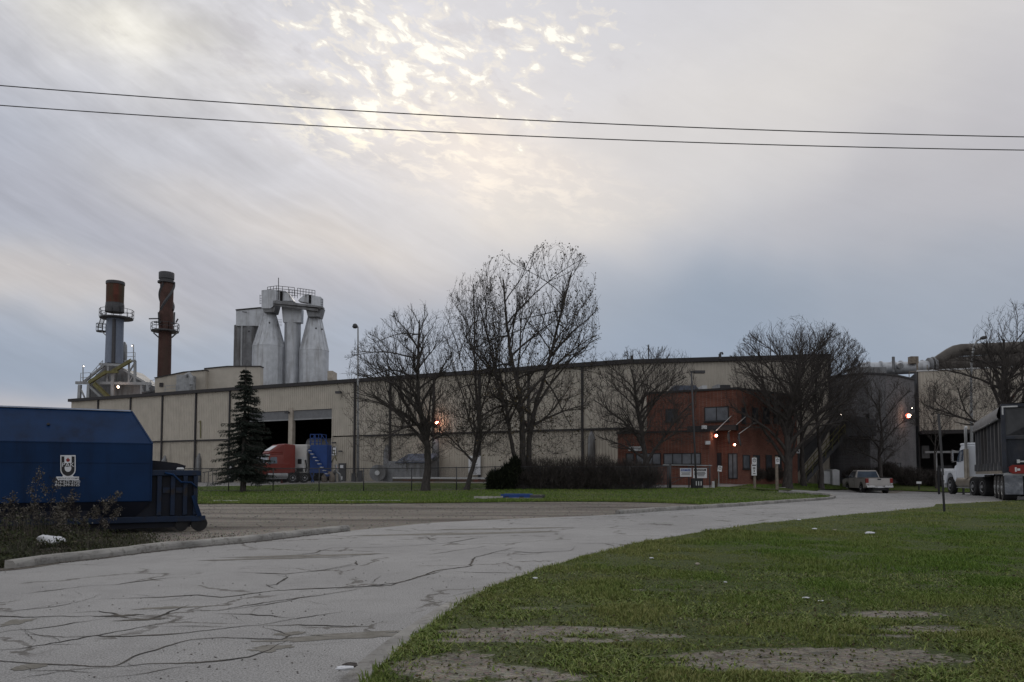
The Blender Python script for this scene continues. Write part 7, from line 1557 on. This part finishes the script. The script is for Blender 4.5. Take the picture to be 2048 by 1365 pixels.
# fallen leaves
mat('dead_leaf', (.12, .085, .05), .9, .4, 30)
n = 1200; X, Y = scatter(n, 4.2, 14, -.15, .8, 1.2); k = inside(X, Y, NLP); X, Y = X[k], Y[k]; C = np.stack([X, Y, terrain(X, Y)+.07], 1)
o = leafcards('fallen_leaves', None, (0, 0, 0), C, len(C), .022, 'dry_leaf', rg, .01, flat=.7); o['kind'] = 'stuff'

# ---------------------------------------------------------------- weeds and dead stalks by the kerb on the left
leafmat('weed_dry', (.040, .036, .029), (.095, .085, .07), (.21, .19, .165)); leafmat('weed_green', (.022, .030, .012), (.045, .052, .022), (.07, .06, .035))
def wpos(n, p0, p1, pw=1.0):
    """points between the kerb and the container, by azimuth (photo column) and depth"""
    px = p0+(p1-p0)*rg.rand(n)**pw; pk_ = np.interp(px, [-260, -100, 30, 130, 203, 320, 400, 520], [1168, 1150, 1138, 1124, 1117, 1102, 1094, 1083])
    Yk = 1.25*F/(pk_-950)+.32; Yd = np.interp(px, [-300, 0, 300, 420], [13.2, 14.6, 16.0, 16.5]); v = rg.rand(n)**1.25
    Y = Yk+(Yd-Yk)*v; return px, (px-1024)/F*Y, Y, v
n = 75000; px, X, Y, v = wpos(n, -330, 520); cl_ = nz(X, Y, 1.5, 6, 3)
den = np.clip((345-px)/240, .04, 1)*np.clip((cl_-.28)*3, .08, 1); k = (rg.rand(n) < den); px, X, Y, v, cl_ = px[k], X[k], Y[k], v[k], cl_[k]; n = len(X)
hh = .015+.09*rg.rand(n)*np.clip((400-px)/200, .15, 1)+.42*np.clip((cl_-.38)*2.6, 0, 1)*np.clip((260-px)/160, .06, 1)*rg.rand(n)*np.clip(v*3+.15, 0, 1)
hh = np.where((px > 78) & (px < 150) & (v < .42), .02+.02*rg.rand(n), hh)
def weedmat():
    m = bpy.data.materials.new('weed_mix'); m.use_nodes = True; t = NT(m.node_tree); b = m.node_tree.nodes['Principled BSDF']
    a = t.n('ShaderNodeAttribute'); a.attribute_name = 'rnd'; s_ = t.n('ShaderNodeAttribute'); s_.attribute_name = 'dry'
    t.put(b.inputs['Base Color'], t.mix(t.mapr(s_.outputs['Fac'], .4, .75), t.mix(a.outputs['Fac'], (.018, .026, .010), (.045, .055, .020)), t.mix(a.outputs['Fac'], (.035, .030, .024), (.11, .095, .075))))
    b.inputs['Roughness'].default_value = .85; MAT['weed_mix'] = m
weedmat()
o = blades('roadside_weeds', X, Y, hh, .004+.005*rg.rand(n), .25+rg.rand(n)*.6, rg, .0, .6, m='weed_mix')
def stalk(label, px, pyb, pyt, lean, seed, plume=1.0, n_br=7, group='dry weed stalks by the kerb', d_off=0.0):
    """one dead weed: stem, side twigs, seed head"""
    g = G(px, max(pyb, 1080)); rg = np.random.RandomState(seed); tp_ = P(px+lean, pyt, g.y+d_off); t = thing('dry_weed', label, 'weed', g, 0, group); H = (tp_-g).length
    T = Tubes(); n = 9; mid = g.lerp(tp_, .5)+Vector((-.04*lean/40, 0, .03)); pts = np.array([tuple(g.lerp(mid, i/n*2) if i/n < .5 else mid.lerp(tp_, i/n*2-1)) for i in range(n+1)]); pts[1:-1] += rg.normal(0, .006, (n-1, 3)); T.add(pts, np.linspace(.006, .0028, n+1), 4); C = [pts[-1], pts[-2], pts[-1]+(pts[-1]-pts[-2])*.3]
    for k in range(n_br):
        f = .35+.6*k/n_br; i = int(f*n); a = rg.rand()*6.28; L = H*(.12+.16*rg.rand()); d = unit(np.array([math.cos(a)*.7, math.sin(a)*.7, .8])); q = path(rg, pts[i], d, L, 5, .1, .02); T.add(q, np.linspace(.004, .002, 6), 3); C += [q[-1], q[-2], q[-3]]
    T.build('stem', 'twig_brown', t, g); C = np.array(C); leafcards('seed_head', t, g, C, int(290*plume), .032, 'weed_dry', rg, .030, kind='stuff')
ST = [(62, 1085, 945, 17, 1.1, 7, 'tallest thin dry weed with a drooping head in front of the decal'), (150, 1080, 985, -5, 1, 7, 'branching dry weed left of the leaning plume, in front of the container'), (188, 1052, 990, 48, 3.0, 6, 'dry weed leaning right with a big pale feathery plume'), (30, 1080, 990, -5, 1, 8, 'short branching dry weed near the left frame edge'),
      (95, 1082, 962, 14, 1.0, 7, 'dry weed with a thin head just below the phone numbers'), (120, 1075, 1000, 20, 1.2, 8, 'bushy dry weed right of the tall thin one'), (5, 1070, 1000, 6, 1.0, 8, 'dry weed at the very left frame edge'), (75, 1078, 1005, -12, 1.3, 8, 'low bushy dry weed beneath the tallest stalk'), (165, 1062, 1030, 10, .8, 6, 'small dry weed at the foot of the container, before the plume'), (40, 1075, 1020, 6, 1.3, 8, 'low dense dry weed with pale seed bits at the far left'), (205, 1060, 1020, 33, 1.4, 5, 'shorter leaning dry weed under the big plume'), (135, 1090, 1030, -3, .9, 6, 'low weed right behind the white plastic bag')]
for i, (px, pb_, pt_, ln, pl, nb, lb) in enumerate(ST): stalk(lb, px, pb_, pt_, ln, 100+i, pl, nb)
stalk('dark twiggy dry weed rising between kerb and skid rail', 112, 1086, 1010, 4, 130, 1.2, 9)
n = 16000; px, X, Y, v = wpos(n, -330, 330, .9); cl_ = nz(X, Y, 1.3, 2, 3); zc_ = terrain(X, Y)+.02+rg.rand(n)**1.6*.62*np.clip((cl_-.3)*2.4, .05, 1)*np.clip((250-px)/150, .05, 1)*np.clip(v*2.5+.1, 0, 1); k = (cl_ > .36) & (rg.rand(n) < np.clip((330-px)/160, 0, 1)) & ~((px > 78) & (px < 150) & (v < .42)); C = np.stack([X, Y, zc_], 1)[k]
o = leafcards('weed_litter', None, (0, 0, 0), C, len(C), .045, 'weed_green', rg, .03); o['kind'] = 'stuff'
n = 9000; px, X, Y, v = wpos(n, -330, 300, .8); k = (nz(X, Y, 1.1, 26, 3) > .5) & (v > .15) & ~((px > 75) & (px < 155) & (v < .5)); px, X, Y = px[k], X[k], Y[k]; n = len(X)
blades('dry_stems', X, Y, (.25+.65*rg.rand(n)**2)*np.clip((270-px)/200, .2, 1), .0022+.0015*rg.rand(n), .6+.4*rg.rand(n), rg, .0, .35, m='weed_mix')

n = 60000; X, Y = scatter(n, 4.0, 10, -.25, .8); k = inside(X, Y, NLP) & (rg.rand(n) < .35-.15*(bare(X, Y) > .42)); X, Y = X[k], Y[k]; C = np.stack([X, Y, terrain(X, Y)+.052], 1)
o = leafcards('thatch', None, (0, 0, 0), C, len(C), .020, 'thatch', rg, .004, flat=.9); o['kind'] = 'stuff'
pb_ = np.random.RandomState(8); n = 2400; Y = 4+7*pb_.rand(n)**1.3; X = (-.2+1.0*pb_.rand(n))*(Y+.8); k = inside(X, Y, NLP) & (bare(X, Y) > .3); rg = pb_; lp3 = np.stack([X, Y], 1)[k]
_t = terrain; 
stones('soil_crumbs', lp3, .003, .012, 'soil_crumb', dz=.047)
